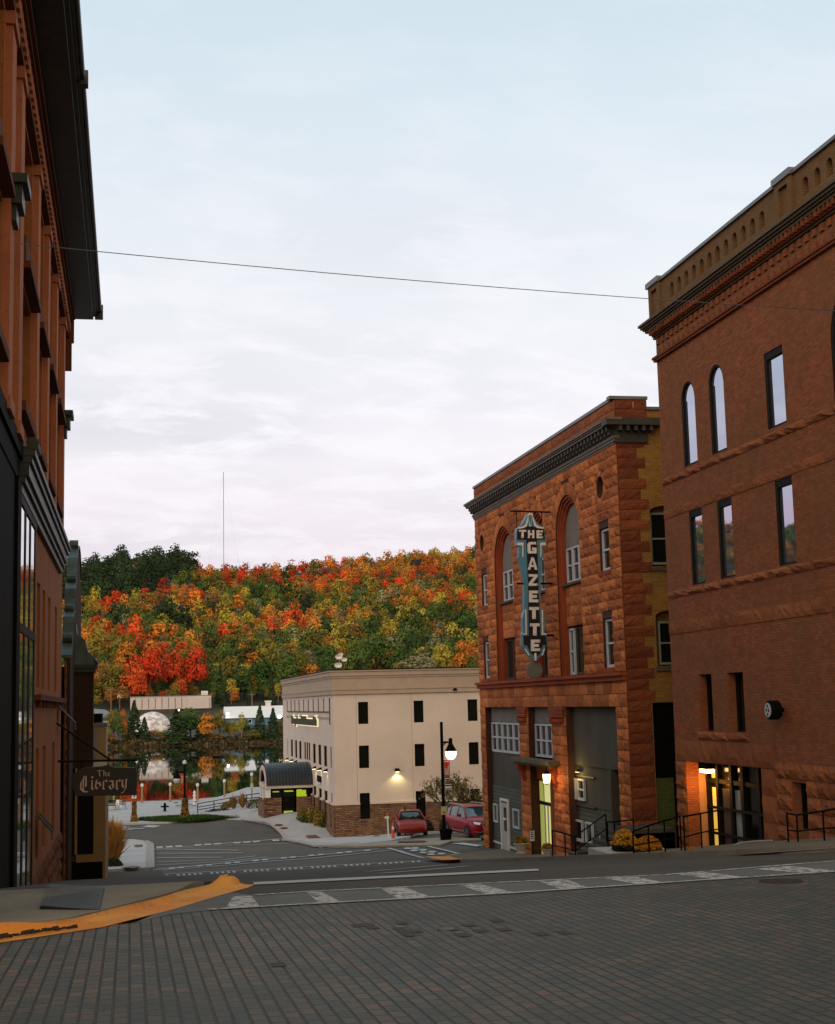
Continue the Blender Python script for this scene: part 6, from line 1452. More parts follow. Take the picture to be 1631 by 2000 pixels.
LG = leafmat('garden_green_leaves', (.035, .06, .012), (.075, .095, .02)); LY = leafmat('golden_grass', (.42, .20, .045), (.52, .30, .08)); LO = leafmat('orange_flowers', (.50, .20, .015), (.60, .32, .03)); LS = leafmat('straw', (.30, .18, .05), (.20, .13, .04)); LDK = leafmat('dark_stems', (.02, .022, .01), (.035, .03, .014)); LYG = leafmat('yellow_green_perennials', (.17, .15, .025), (.26, .18, .04))
def mound(name, loc, lab, cat, mat, n=900, h=.6, r=.6, size=.1, seed=1, group=None, shell=.7, stem=None, flower=None):
    rng = np.random.default_rng(seed); t = thing(name, tuple(loc), lab, cat, group)
    def fn(k):
        d = rng.normal(size=(k, 3)); d /= np.linalg.norm(d, axis=1)[:, None]; d[:, 2] = np.abs(d[:, 2]); q = (shell+(1-shell)*rng.uniform(0, 1, k)**.5)*rng.uniform(.8, 1.12, k); return d*np.array([r, r, h])*q[:, None]
    link('foliage', mesh_quads('foliage', leaf_quads(n, fn, size, rng), [mat]), t)
    if flower:
        def f2(k):
            d = rng.normal(size=(k, 3)); d /= np.linalg.norm(d, axis=1)[:, None]; d[:, 2] = np.abs(d[:, 2])*.9+.12; return d*np.array([r, r, h])*rng.uniform(.92, 1.1, (k, 1))
        link('flowers', mesh_quads('flowers', leaf_quads(n//2, f2, size*.9, rng), [flower]), t)
    return t
# chrysanthemums by the alley
for i, (x, yb, yt, Y, lab) in enumerate(((1221, 1678, 1621, 41.2, 'large round pot of orange chrysanthemums beside the stairs, left of the pair'), (1267, 1682, 1634, 38.5, 'large round pot of orange chrysanthemums in front of the alley, right of the pair'), (1349, 1680, 1656, 35.5, 'small clump of orange chrysanthemums at the foot of the orange lit doorway'))):
    b = at(x, yb, Y=Y); tz_ = at(x, yt, Y=Y)[2]; h = tz_-b[2]; r = [25, 27, 16][i]/2787*Y*1.0
    t = thing('potted_chrysanthemum', tuple(b), lab, 'flowers', None)
    m = MB(); m.lathe([(r*.55, 0), (r*.9, h*.30), (r*.95, h*.36), (r*.85, h*.36), (.01, h*.33)], (0, 0, 0), 18); o = m.build('pot', M['black'], None); o.parent = t
    rng = np.random.default_rng(60+i)
    def fn(k, lo=.0): d = rng.normal(size=(k, 3)); d /= np.linalg.norm(d, axis=1)[:, None]; d[:, 2] = np.abs(d[:, 2]); return d*np.array([r, r, h*.62])*rng.uniform(.75, 1.02, (k, 1))+np.array([0, 0, h*.36])
    def f2(k): d = rng.normal(size=(k, 3)); d /= np.linalg.norm(d, axis=1)[:, None]; d[:, 2] = np.abs(d[:, 2])*.85+.25; d /= np.linalg.norm(d, axis=1)[:, None]; return d*np.array([r, r, h*.62])*rng.uniform(.95, 1.08, (k, 1))+np.array([0, 0, h*.36])
    link('foliage', mesh_quads('foliage', leaf_quads(1500, fn, .10, rng), [LDK]), t); link('flowers', mesh_quads('flowers', leaf_quads(1700, f2, .085, rng), [LO]), t)
# urn planters at the sandstone building entrance
for x, yb, Y, lab, s in ((1018, 1666, 59.5, 'white urn planter with orange and yellow flowers left of the lit entrance', 26), (1070, 1674, 54.5, 'white urn planter with rusty red leaves right of the lit entrance', 22)):
    b = at(x, yb, Y=Y); k = s/2/2787*Y; t = thing('urn_planter', tuple(b), lab, 'planter', 'white urn planters')
    o = MB().lathe([(k*.75, 0), (k*.7, .06), (k*.95, k*1.1), (k*1.05, k*1.35), (k*1.15, k*1.38), (k*1.1, k*1.5), (k*.9, k*1.45), (.01, k*1.3)], (0, 0, 0), 20).build('urn', plain('pale_urn_concrete', (.46, .46, .43), .8, .15, 4), None, smooth=False); o.parent = t
    rng = np.random.default_rng(int(x)); fn = lambda n_: (lambda d: d/np.linalg.norm(d, axis=1)[:, None]*rng.uniform(.5, 1, (n_, 1))*np.array([k, k, k*.9])+np.array([0, 0, k*1.5]))(np.abs(rng.normal(size=(n_, 3)))*np.array([1, 1, 1])*rng.choice([-1, 1], (n_, 3))*np.array([1, 1, 1]))
    def fn(n_): d = rng.normal(size=(n_, 3)); d /= np.linalg.norm(d, axis=1)[:, None]; d[:, 2] = np.abs(d[:, 2]); return d*np.array([k, k, k*.95])*rng.uniform(.5, 1.05, (n_, 1))+np.array([0, 0, k*1.42])
    link('leaves', mesh_quads('leaves', leaf_quads(420, fn, .14, rng), [LYG if x < 1050 else LM['rust']]), t); link('flowers', mesh_quads('flowers', leaf_quads(120, fn, .12, rng), [LM['orange']]), t)
# A-board signs
for (x, yb, Y, w_, h_, lab) in ((1040, 1655, 57.5, 9, 21, 'small white notice sign standing by the lit entrance'), (1176, 1668, 47.5, 8, 22, 'small white notice on a post beside the stairs')):
    b = at(x, yb, Y=Y); s = Y/2787; t = thing('notice_sign', tuple(b), lab, 'sign'); o = MB().box(-w_*s/2, w_*s/2, -.03, .03, .25, h_*s+.25).build('board', M['white'], None); o.parent = t; o = MB().box(-.02, .02, -.02, .02, -.3, .3).box(-w_*s/2-.01, w_*s/2+.01, .03, .05, .2, h_*s+.28).build('frame', M['black'], None); o.parent = t
    o = MB()
    for k in range(5): o.box(-w_*s*.35, w_*s*(.35-.1*(k % 2)), -.036, -.03, .35+k*h_*s*.17, .35+k*h_*s*.17+.035)
    o = o.build('printed_lines', M['black'], None); o.parent = t
# ---- street lamp with planter barrel, banner
def street_lamp(base, height, arm, lab, lit, armz, banners, mat=M['black'], headdir=1, parking=True):
    t = thing('street_lamp', base, lab, 'street lamp')
    def P(m, nm, mt, sm=False): o = m.build(nm, mt, None, smooth=sm); o.parent = t; return o
    P(MB().tube([(0, 0, 0), (0, 0, height)], [.10, .085], 12), 'pole', mat)
    P(MB().lathe([(.22, 0), (.2, .3), (.13, .5), (.12, .8), (.10, .85)], (0, 0, 0), 12), 'pole_base', mat)
    hx = arm*headdir
    P(MB().tube([(0, 0, armz), (hx*.6, 0, armz+.02), (hx, 0, armz)], [.07, .05, .06], 8).tube([(0, 0, armz-.25), (hx*.45, 0, armz-.02)], .03, 6), 'arm', mat)
    h = P(MB().lathe([(.06, .25), (.12, .18), (.10, .0), (.14, -.12), (.28, -.36), (.32, -.42), (.32, -.5)], (hx, 0, armz), 18), 'lamp_hood', mat)
    g_ = MB().lathe([(.30, -.5), (.31, -.62), (.28, -.76), (.20, -.88), (.08, -.95), (.01, -.96)], (hx, 0, armz), 18)
    o = g_.build('lamp_globe', emis('lit_globe', (1, .86, .66), 7) if lit else plain('unlit_globe', (.5, .55, .6), .2), None, smooth=True); o.parent = h
    return t, P
p = gpz(868, 1641, .02); LYY = p.y; topz = at(863, 1410, Y=LYY)[2]; ph = topz-p.z; az = at(880, 1450, Y=LYY)[2]-p.z; ax_ = at(880, 1450, Y=LYY)[0]-p.x
t, P = street_lamp(tuple(p), ph, ax_, 'lit black street lamp with red banner, in front of the red cars', True, az, None)
M['ban'] = plain('red_banner_cloth', (.42, .030, .022), .8, .15, 3); s = LYY/2787
def pz(y): return at(868, y, Y=LYY)[2]-p.z
P(MB().box(.10, .42, -.015, .015, pz(1517), pz(1484)), 'banner', M['ban']); P(MB().prism([(.12, pz(1514)), (.38, pz(1514)), (.38, pz(1494)), (.30, pz(1498)), (.27, pz(1502)), (.12, pz(1499))], -.025, -.016, 'y').box(.12, .36, -.024, -.016, pz(1488.5), pz(1486)), 'banner_emblem', plain('banner_pale_print', (.55, .40, .38), .8))
P(MB().box(.10, .42, -.016, .016, pz(1523), pz(1517.3)), 'banner_foot', M['black']); P(MB().box(.12, .40, -.025, -.017, pz(1521.5), pz(1519.5)), 'banner_stripe', M['white'])
P(MB().box(.10, .50, -.016, .016, pz(1543), pz(1532)), 'small_sign', M['white']); P(MB().box(.12, .5, -.024, -.017, pz(1535.5), pz(1533.5)).box(.12, .5, -.024, -.017, pz(1542), pz(1540.5)), 'sign_border', M['black'])
P(MB().tube([(0, 0, pz(1483.5)), (.45, 0, pz(1483.5))], .02, 6), 'banner_rod', plain('yellow_tie', (.6, .5, .03), .6))
sgy = plain('yellow_sign', (.55, .50, .14), .6, .1)
P(MB().box(-.18, .18, -.16, -.13, pz(1591), pz(1574.5)), 'parking_sign', plain('pale_blue_sign', (.26, .42, .48), .6, .1)); P(MB().box(-.16, .16, -.17, -.161, pz(1590), pz(1578.5)), 'sign_panel', sgy); P(MB().box(-.1, .1, -.18, -.171, pz(1587.5), pz(1585.5)).box(-.15, .15, -.18, -.171, pz(1583.9), pz(1583.3)), 'sign_text', plain('red_sign_text', (.5, .05, .02), .6))
bt = gpz(868, 1643, .02); t = thing('planter_barrel', tuple(bt-Vector((0, .4, 0))), 'black round barrel planter at the foot of the lit street lamp', 'planter')
o = MB().lathe([(.26, 0), (.30, .1), (.33, .55), (.36, .62), (.36, .68), (.30, .68), (.28, .6), (.01, .58)], (0, 0, 0), 18).build('barrel', M['black'], None); o.parent = t
# unlit lamp on the plaza wrapped with corn stalks
p = gpz(361, 1603, .11); LY2 = p.y
def pz2(y): return at(361, y, Y=LY2)[2]-p.z
s2 = LY2/2787
t, P = street_lamp(tuple(p), pz2(1490), .85, 'dark unlit street lamp with small red banner on the plaza, corn stalks at its foot', False, pz2(1508), None, headdir=-.75)
o = MB().lathe([(.02, -.2), (.17, -.1), (.17, .08), (.02, .2)], (0, 0, pz2(1489)), 10).build('top_ball', plain('pale_ball', (.6, .62, .65), .5), None); o.parent = t
P(MB().box(-.42, -.08, -.02, .02, pz2(1533), pz2(1510)), 'banner', M['ban']); P(MB().box(-.36, -.14, -.03, -.021, pz2(1529), pz2(1515)), 'banner_emblem', plain('faded_emblem', (.5, .25, .18), .8))
def stalks(loc, h, r0, lab, seed, rb=None):
    rng = np.random.default_rng(seed); t = thing('corn_stalks', loc, lab, 'corn stalks', 'corn stalks tied to posts'); n = 700; z = rng.uniform(0, 1, n)
    waist = r0*(.45+.9*(1-z)**2+.35*np.abs(z-.5)); a = rng.uniform(0, 6.28, n); fn = lambda k: np.stack([waist*np.cos(a), waist*np.sin(a), z*h], 1)
    V = leaf_quads(n, fn, .30, rng, -.8); o = link('dry_leaves', mesh_quads('dry_leaves', V, [LS]), t)
    m = MB()
    for k in range(9): q = k*.7; m.tube([(r0*1.2*math.cos(q), r0*1.2*math.sin(q), 0), (r0*.3*math.cos(q+.6), r0*.3*math.sin(q+.6), h*.5), (r0*.7*math.cos(q+1), r0*.7*math.sin(q+1), h)], .02, 4)
    o = m.build('stalk', plain('dry_corn_stalk', (.30, .19, .07), .9), None); o.parent = t
stalks(tuple(p+Vector((0, -.15, 0))), pz2(1560), .30, 'bundle of dry corn stalks around the plaza lamp post', 3)
# accessible parking sign with stalks
p = gpz(262, 1607, .11); Yq = p.y; hz = at(262, 1551, Y=Yq)[2]-p.z; t = thing('parking_sign', tuple(p), 'small blue and white parking sign on a post at the left of the plaza', 'sign')
o = MB().tube([(0, 0, 0), (0, 0, hz)], .035, 8).build('post', M['coping'], None); o.parent = t
o = MB().box(-.18, .18, -.05, -.03, hz-.36, hz).build('sign_plate', M['white'], None); o.parent = t; o = MB().lathe([(.09, -.005), (.09, .005)], (0, 0, 0), 12); o.v = [(x, -.056+z, y+hz-.18) for x, y, z in o.v]; o = o.build('symbol', plain('blue_symbol', (.03, .14, .30), .6), None); o.parent = t
stalks(tuple(p+Vector((0, -.1, 0))), hz*.72, .17, 'bundle of dry corn stalks tied to the small blue parking sign post', 4)
# light bollards along the quay
for i, x in enumerate((222.5, 277.5, 332.5, 386, 438.5, 492)):
    yb = (1571.5, 1572, 1569.5, 1566, 1562.5, 1560.5)[i]; d = ray(x, yb); d = d/d[1]; Y = 149.5; b = d*Y; z = H(b[0], Y)+.11
    h = at(x, yb, Y=Y)[2]-z; hh = (35, 30, 30, 27, 25, 24)[i]/2787*Y+h*0
    t = thing('light_bollard', (b[0], Y, z), 'slim wooden light bollard with a white cap along the quay edge', 'bollard', 'light bollards along the quay')
    o = MB().tube([(0, 0, -.1), (0, 0, hh)], .10, 8).build('post', plain('tan_wood_post', (.30, .22, .11), .8, .2), None); o.parent = t
    o = MB().lathe([(.10, 0), (.15, .05), (.15, .22), (.08, .32), (.01, .34)], (0, 0, hh), 10).build('cap', M['white'], None); o.parent = t
# small white lighthouse
p = gpz(380, 1574, .11); k = p.y/2787; t = thing('toy_lighthouse', tuple(p), 'small white lighthouse ornament on the plaza near the picnic table', 'ornament')
for nm_, prof in (('tower', [(4.2, 0), (4.2, 1), (3.4, 2), (2.3, 15), (2.3, 16)]), ('gallery', [(3.8, 16), (3.8, 17.2), (2.4, 17.4)]), ('lantern_room', [(2.2, 17.4), (2.2, 22.5)]), ('cap', [(3.2, 22.5), (3.0, 23.3), (.8, 26), (.2, 27.5)])):
    o = MB().lathe([(a*k, b*k) for a, b in prof], (0, 0, 0), 12).build(nm_, M['white'], None); o.parent = t
# bollard like black hydrant
p = gpz(322, 1587, .11); k = p.y/2787; t = thing('fire_hydrant', tuple(p), 'black cross shaped hydrant standing in the middle of the plaza', 'hydrant')
o = MB().lathe([(5.5, 0), (5.5, .4), (2.4, .6), (2.4, 12), (3, 12.5), (2.2, 14.5), (.6, 16)], (0, 0, 0), 12); o.v = [tuple(c*k for c in v) for v in o.v]; o = o.build('barrel', M['black'], None); o.parent = t
o = MB().tube([(-7.5*k, 0, 8.8*k), (7.5*k, 0, 8.8*k)], 1.5*k, 8).build('side_outlet', M['black'], None); o.parent = t
# picnic table and benches
p = gpz(363, 1578, .11); k = p.y/2787; t = thing('picnic_table', tuple(p), 'round grey picnic table with attached seats behind the plaza lamp post', 'table')
o = MB().lathe([(.01, .74), (.62, .74), (.62, .79), (.01, .79)], (0, 0, 0), 16).build('table_top', M['iron2'], None); o.parent = t
for sx_ in (-1, 1):
    o = MB().lathe([(.01, .42), (.25, .42), (.25, .46), (.01, .46)], (sx_*.92, 0, 0), 10).build('seat', M['iron2'], None); o.parent = t
    o = MB().tube([(0, 0, .3), (sx_*.9, 0, .1), (sx_*.92, 0, .42)], .04, 6).build('seat_arm', M['iron2'], None); o.parent = t
o = MB().tube([(0, 0, 0), (0, 0, .74)], .07, 8).build('pedestal', M['iron2'], None); o.parent = t
for x, yb, w_, lab, back in ((213, 1585, 24, 'dark slatted bench at the left end of the plaza', True), (239, 1583, 12, 'grey metal chair standing right of the dark bench', False)):
    p = gpz(x, yb, .11); k = p.y/2787; W_ = w_*k; t = thing('bench' if back else 'chair', tuple(p), lab, 'bench' if back else 'chair')
    mt = M['black'] if back else M['iron2']
    o = MB().box(-W_/2, W_/2, -.25, .25, .42, .47).build('seat', mt, None); o.parent = t
    o = MB()
    for q in range(4): o.box(-W_/2, W_/2, .22, .26, .52+q*.1, .59+q*.1)
    o = o.build('backrest', mt, None); o.parent = t
    for sx_ in (-1, 1):
        for sy in (-1, 1): o = MB().tube([(sx_*(W_/2+.05), sy*.28, 0), (sx_*(W_/2-.04), sy*.2, .44)], .025, 6).build('leg', M['iron2'], None); o.parent = t
for x, yb, s_, lab in ((226, 1583, .5, 'low white cube block beside the dark bench, left of two'), (232.5, 1578, .55, 'low white cube block beside the dark bench, right of two')):
    p = gpz(x, yb, .11); t = thing('stone_block', tuple(p), lab, 'block'); o = MB().box(-s_/2, s_/2, -.25, .25, 0, s_*1.2).build('block', M['white'], None, bevel=.03); o.parent = t
# sign by the ramp
p = gpz(492, 1562, .1); k = p.y/2787; t = thing('info_sign', tuple(p), 'pale blue and yellow info sign on a post near the canopy and the water', 'sign')
o = MB().tube([(0, 0, 0), (0, 0, 30*k)], .06, 6).build('post', LS, None); o.parent = t; o = MB().box(-3*k, 3*k, -.06, -.02, 18*k, 29*k).build('sign_board', plain('pale_cyan_board', (.30, .45, .45), .7), None); o.parent = t; o = MB().box(-2.6*k, 2.6*k, -.07, -.061, 20*k, 25*k).build('sign_panel', sgy, None); o.parent = t
# ramp railing
def gl_(x, y): return gpz(x, y, .11)
P0 = [gl_(386, 1591), gl_(418, 1585), gl_(450, 1579), gl_(482, 1574), gl_(514, 1571)]
t = railing([tuple(v) for v in P0], 17.5/2787*P0[2].y, 'long black pipe railing of the ramp on the plaza left of the canopy', (1.0, .62, .35), r=.035)
# lawn island
ISL = G((268, 1605), (330, 1601), (400, 1599), (468, 1600), (440, 1602.5), (390, 1606), (345, 1608), (300, 1607.5))
sheet('grass_bed', ISL, .14, plain('lawn_soil', (.02, .04, .008), .95, .3, 3))
poly = ISL
def inpoly(x, y):
    c = False
    for (a, b), (d, e) in zip(poly, poly[1:]+poly[:1]):
        if (b > y) != (e > y) and x < (d-a)*(y-b)/(e-b)+a: c = not c
    return c
rng = np.random.default_rng(2); pts = []
xs = [q[0] for q in poly]; ys = [q[1] for q in poly]
while len(pts) < 15000:
    x, y = rng.uniform(min(xs), max(xs)), rng.uniform(min(ys), max(ys))
    if inpoly(x, y): pts.append((x, y, H(x, y)+.14))
pts = np.array(pts); n = len(pts); a = rng.uniform(0, 6.28, n); s_ = np.stack([np.cos(a), np.sin(a), a*0], 1)*.03; tip = pts+np.stack([rng.normal(0, .05, n), rng.normal(0, .05, n), rng.uniform(.10, .30, n)], 1)
o = link('grass', mesh_quads('grass', np.stack([pts-s_, pts+s_, tip+s_*.3, tip-s_*.3], 1).reshape(-1, 3), [leafmat('lawn_grass', (.022, .062, .010), (.035, .085, .014))])); tag(o, 'dense green grass growing in the plaza island bed', 'grass', None, 'stuff')
# ornamental plants
i = 0
for x, yb, hp, rp_, mt, lab in ((218, 1694, 72, 10, LY, 'tall golden ornamental grass beside the tan building, nearest clump'), (223, 1668, 50, 8, LY, 'golden ornamental grass beside the tan building, farther clump'), (208, 1680, 60, 9, LY, 'golden ornamental grass pressed against the tan building')):
    p = gpz(x, yb, .08); k = p.y/2787; tuft('ornamental_grass', p, lab, 'grass plant', mt, 600, hp*k*1.1, rp_*k*1.3, .7, 30+i, 'ornamental grasses'); i += 1
for x, yb, hp, rp_, lab in ((222, 1696, 18, 16, 'low green shrub at the foot of the golden grass, nearest the camera'), (229, 1650, 20, 8, 'low green shrub at the foot of the golden grass, far end'), (215, 1690, 26, 12, 'low green shrub between the golden grass and the tan wall')):
    p = gpz(x, yb, .05); k = p.y/2787; mound('garden_shrub', p, lab, 'shrub', LG, 900, hp*k, rp_*k, .10, 40+i); i += 1
for x, yb, hp, rp_, mt, lab in ((441, 1583, 14, 10, LYG, 'dry brown grass clump behind the ramp railing'), (456, 1582, 24, 6, LS, 'tall straw coloured grass plume behind the ramp railing, left one'), (474, 1580, 26, 6, LS, 'tall straw coloured grass plume behind the ramp railing, right one'), (497, 1581, 18, 16, LG, 'round green shrub between the ramp railing and the canopy'), (430, 1588, 6, 26, LDK, 'low dark ground plant along the ramp railing')):
    p = gpz(x, yb, .11); k = p.y/2787
    (mound('garden_shrub', p, lab, 'shrub', mt, 700, hp*k, rp_*k, .13, 50+i) if mt in (LG, LYG, LDK) else tuft('ornamental_grass', p, lab, 'grass plant', mt, 300, hp*k, rp_*k, .5, 50+i)); i += 1
for x, yb, hp, rp_, mt, lab in ((594, 1603, 22, 14, LYG, 'yellow green perennial clump by the canopy, farthest along the cream wall'), (612, 1608, 28, 15, LYG, 'tall yellow green perennial clump beside the cream wall'), (628, 1615, 24, 14, LYG, 'yellow green perennial clump beside the cream wall near its corner'), (600, 1607, 12, 14, LG, 'low dark green plant under the perennials beside the cream wall, far one'), (640, 1618, 20, 14, LG, 'dark green plant beside the cream wall, near its corner'), (652, 1621, 14, 12, LG, 'low green plant at the stone corner of the cream building')):
    p = gpz(x, yb, .1); k = p.y/2787; mound('perennial_plant', p, lab, 'plant', mt, 900, hp*k, rp_*k, .16, 70+i); i += 1
rn3 = random.Random(3)
for j, x in enumerate((676, 688, 700, 712, 722, 736, 748, 760, 774, 786)):
    p = gpz(x, 1634-(x-660)*.03, .05); k = p.y/2787; mt = (LG, LYG, LDK, LG)[j % 4]
    mound('bed_plant', p, ('low green plant', 'yellowish plant', 'dark leafy plant', 'small green shrub')[j % 4]+' in the bed below the red stone wall', 'plant', mt, 500, rn3.uniform(9, 17)*k, rn3.uniform(7, 10)*k, .14, 90+j, 'bed plants below the stone wall')
for j, (x, r_) in enumerate(((684, 8), (704, 10), (735, 9), (669, 6))):
    p = gpz(x, 1637, 0); k = p.y/2787; rr = r_*k; m = MB(); m.lathe([(rr*math.cos(a), rr*.65*math.sin(a)) for a in [q*math.pi/2/5 for q in range(5)]]+[(.02, rr*.65)], (0, 0, 0), 9)
    m.v = [(x_*(1+.14*math.sin(3*y_+j)), y_*(1+.1*math.cos(4*x_)), z_*(1+.12*math.sin(5*x_+2*y_))) for x_, y_, z_ in m.v]
    t = thing('boulder', tuple(p), ('pale pinkish boulder', 'grey rounded boulder', 'large grey boulder', 'small brown boulder')[j]+' in the planting bed in front of the cream building', 'boulder'); o = m.build('stone', stonemat('boulder_stone_%s' % 'abcd'[j], (.22, .20, .19), (.14, .13, .12), 2), None, smooth=True); o.parent = t
for j, (x, hp) in enumerate(((800, 52), (895, 60), (915, 50), (870, 46), (835, 40))):
    d = ray(x, 1625); d = d/d[1]; Y = 97.6; b = d*Y; k = Y/2787
    t = mound('tall_shrub', (b[0], Y, H(b[0], Y)), 'dark shrub against the stone base behind the red cars, %s' % ('left of the sedan', 'behind the large red car', 'right end', 'behind the lamp post', 'between the two cars')[j], 'shrub', LG if j % 2 else LDK, 900, hp*k*.7, 13*k, .18, 120+j)
# bare-ish small tree in front of the cream wall
p = Vector((0, 0, 0)); d = ray(893, 1620); d = d/d[1]; Y = 96.0; b = d*Y
tr = thing('small_tree', (b[0], Y, H(b[0], Y)), 'sparse half bare small tree in front of the cream wall behind the street lamp', 'tree'); rng = np.random.default_rng(77); k = Y/2787
bv, bf, tips = [], [], []
def grow(p, d, l, r, dep):
    q = p+d*l; m = (p+q)/2+Vector(rng.normal(0, l*.05, 3)); v, f = tube_quads([tuple(p), tuple(m), tuple(q)], [r, r*.85, r*.65], 5); o = len(bv); bv.extend(v); bf.extend(tuple(o+i for i in g) for g in f)
    if dep == 0: tips.append((p, q)); return
    if dep < 3: tips.append((p, q))
    for _ in range(3 if dep > 1 else 4):
        e = (d+Vector(rng.normal(0, .55, 3))+Vector((0, 0, .12))).normalized(); grow(q, e, l*rng.uniform(.62, .85), r*.6, dep-1)
for a in range(5): grow(Vector((0, 0, 0)), Vector((math.cos(a*1.26)*.55, math.sin(a*1.26)*.4, 1)).normalized(), 1.35, .07, 4)
tm_ = MB(); tm_.v, tm_.f = bv, bf; tm_.m = [0]*len(bf); o = tm_.build('trunk', M['trunk'], None); o.parent = tr
def fn(n):
    q = rng.integers(0, len(tips), n); t_ = rng.uniform(0, 1.1, (n, 1)); A = np.array([tuple(tips[i][0]) for i in q]); B = np.array([tuple(tips[i][1]) for i in q]); return A+(B-A)*t_+rng.normal(0, .08, (n, 3))
link('crown', mesh_quads('crown', leaf_quads(2600, fn, .15, rng), [leafmat('sparse_brown_green_leaves', (.10, .075, .025), (.16, .13, .04))]), tr)
# delineator post and cone with pole
p = gpz(768, 1641.5, .02); k = p.y/2787; t = thing('traffic_delineator', tuple(p), 'orange traffic delineator cone on the pavement in front of the cars', 'traffic cone')
o = MB().lathe([(7*k, 0), (7*k, .6*k), (3.6*k, 1.0*k)], (0, 0, 0), 8).build('rubber_base', M['black'], None); o.parent = t
OR = plain('orange_plastic', (.75, .085, .015), .5, .1); o = MB().lathe([(3.5*k, .8*k), (1.7*k, 30*k), (1.2*k, 34*k)], (0, 0, 0), 12).build('cone', OR, None); o.parent = t
o = MB().lathe([(2.45*k, 20*k), (2.1*k, 26*k)], (0, 0, 0), 12).build('reflective_band', M['white'], None); o.parent = t
p = p+Vector((-3.2*k, 1.0, 0)); t = thing('marker_post', tuple(p), 'white marker post with a red cap right behind the orange cone', 'post'); o = MB().tube([(0, 0, 0), (-1.2*k, 0, 44*k)], 1.5*k, 8).build('post', M['white'], None); o.parent = t; o = MB().tube([(-1.2*k, 0, 44*k), (-1.5*k, 0, 48*k)], 1.9*k, 8).build('cap', OR, None); o.parent = t; o = MB().box(-.2, .05, -.03, .03, 39*k, 43*k).build('reflector', M['white'], None); o.parent = t
p = gpz(792, 1634, .05); k = p.y/2787; t = thing('parking_sign', tuple(p), 'small pale blue and yellow parking sign left of the red sedan', 'sign'); o = MB().tube([(0, 0, 0), (0, 0, 55*k)], .04, 6).build('post', M['black'], None); o.parent = t; o = MB().box(-4.6*k, 4.6*k, -.06, -.02, 33*k, 45*k).build('sign_plate', plain('pale_blue_plate', (.26, .42, .48), .6, .1), None); o.parent = t; o = MB().box(-4*k, 4*k, -.07, -.061, 34*k, 41*k).build('sign_panel', sgy, None); o.parent = t; o = MB().box(-2.6*k, 2.6*k, -.078, -.071, 35.5*k, 37.3*k).build('sign_text', plain('red_text', (.5, .05, .02), .6), None); o.parent = t
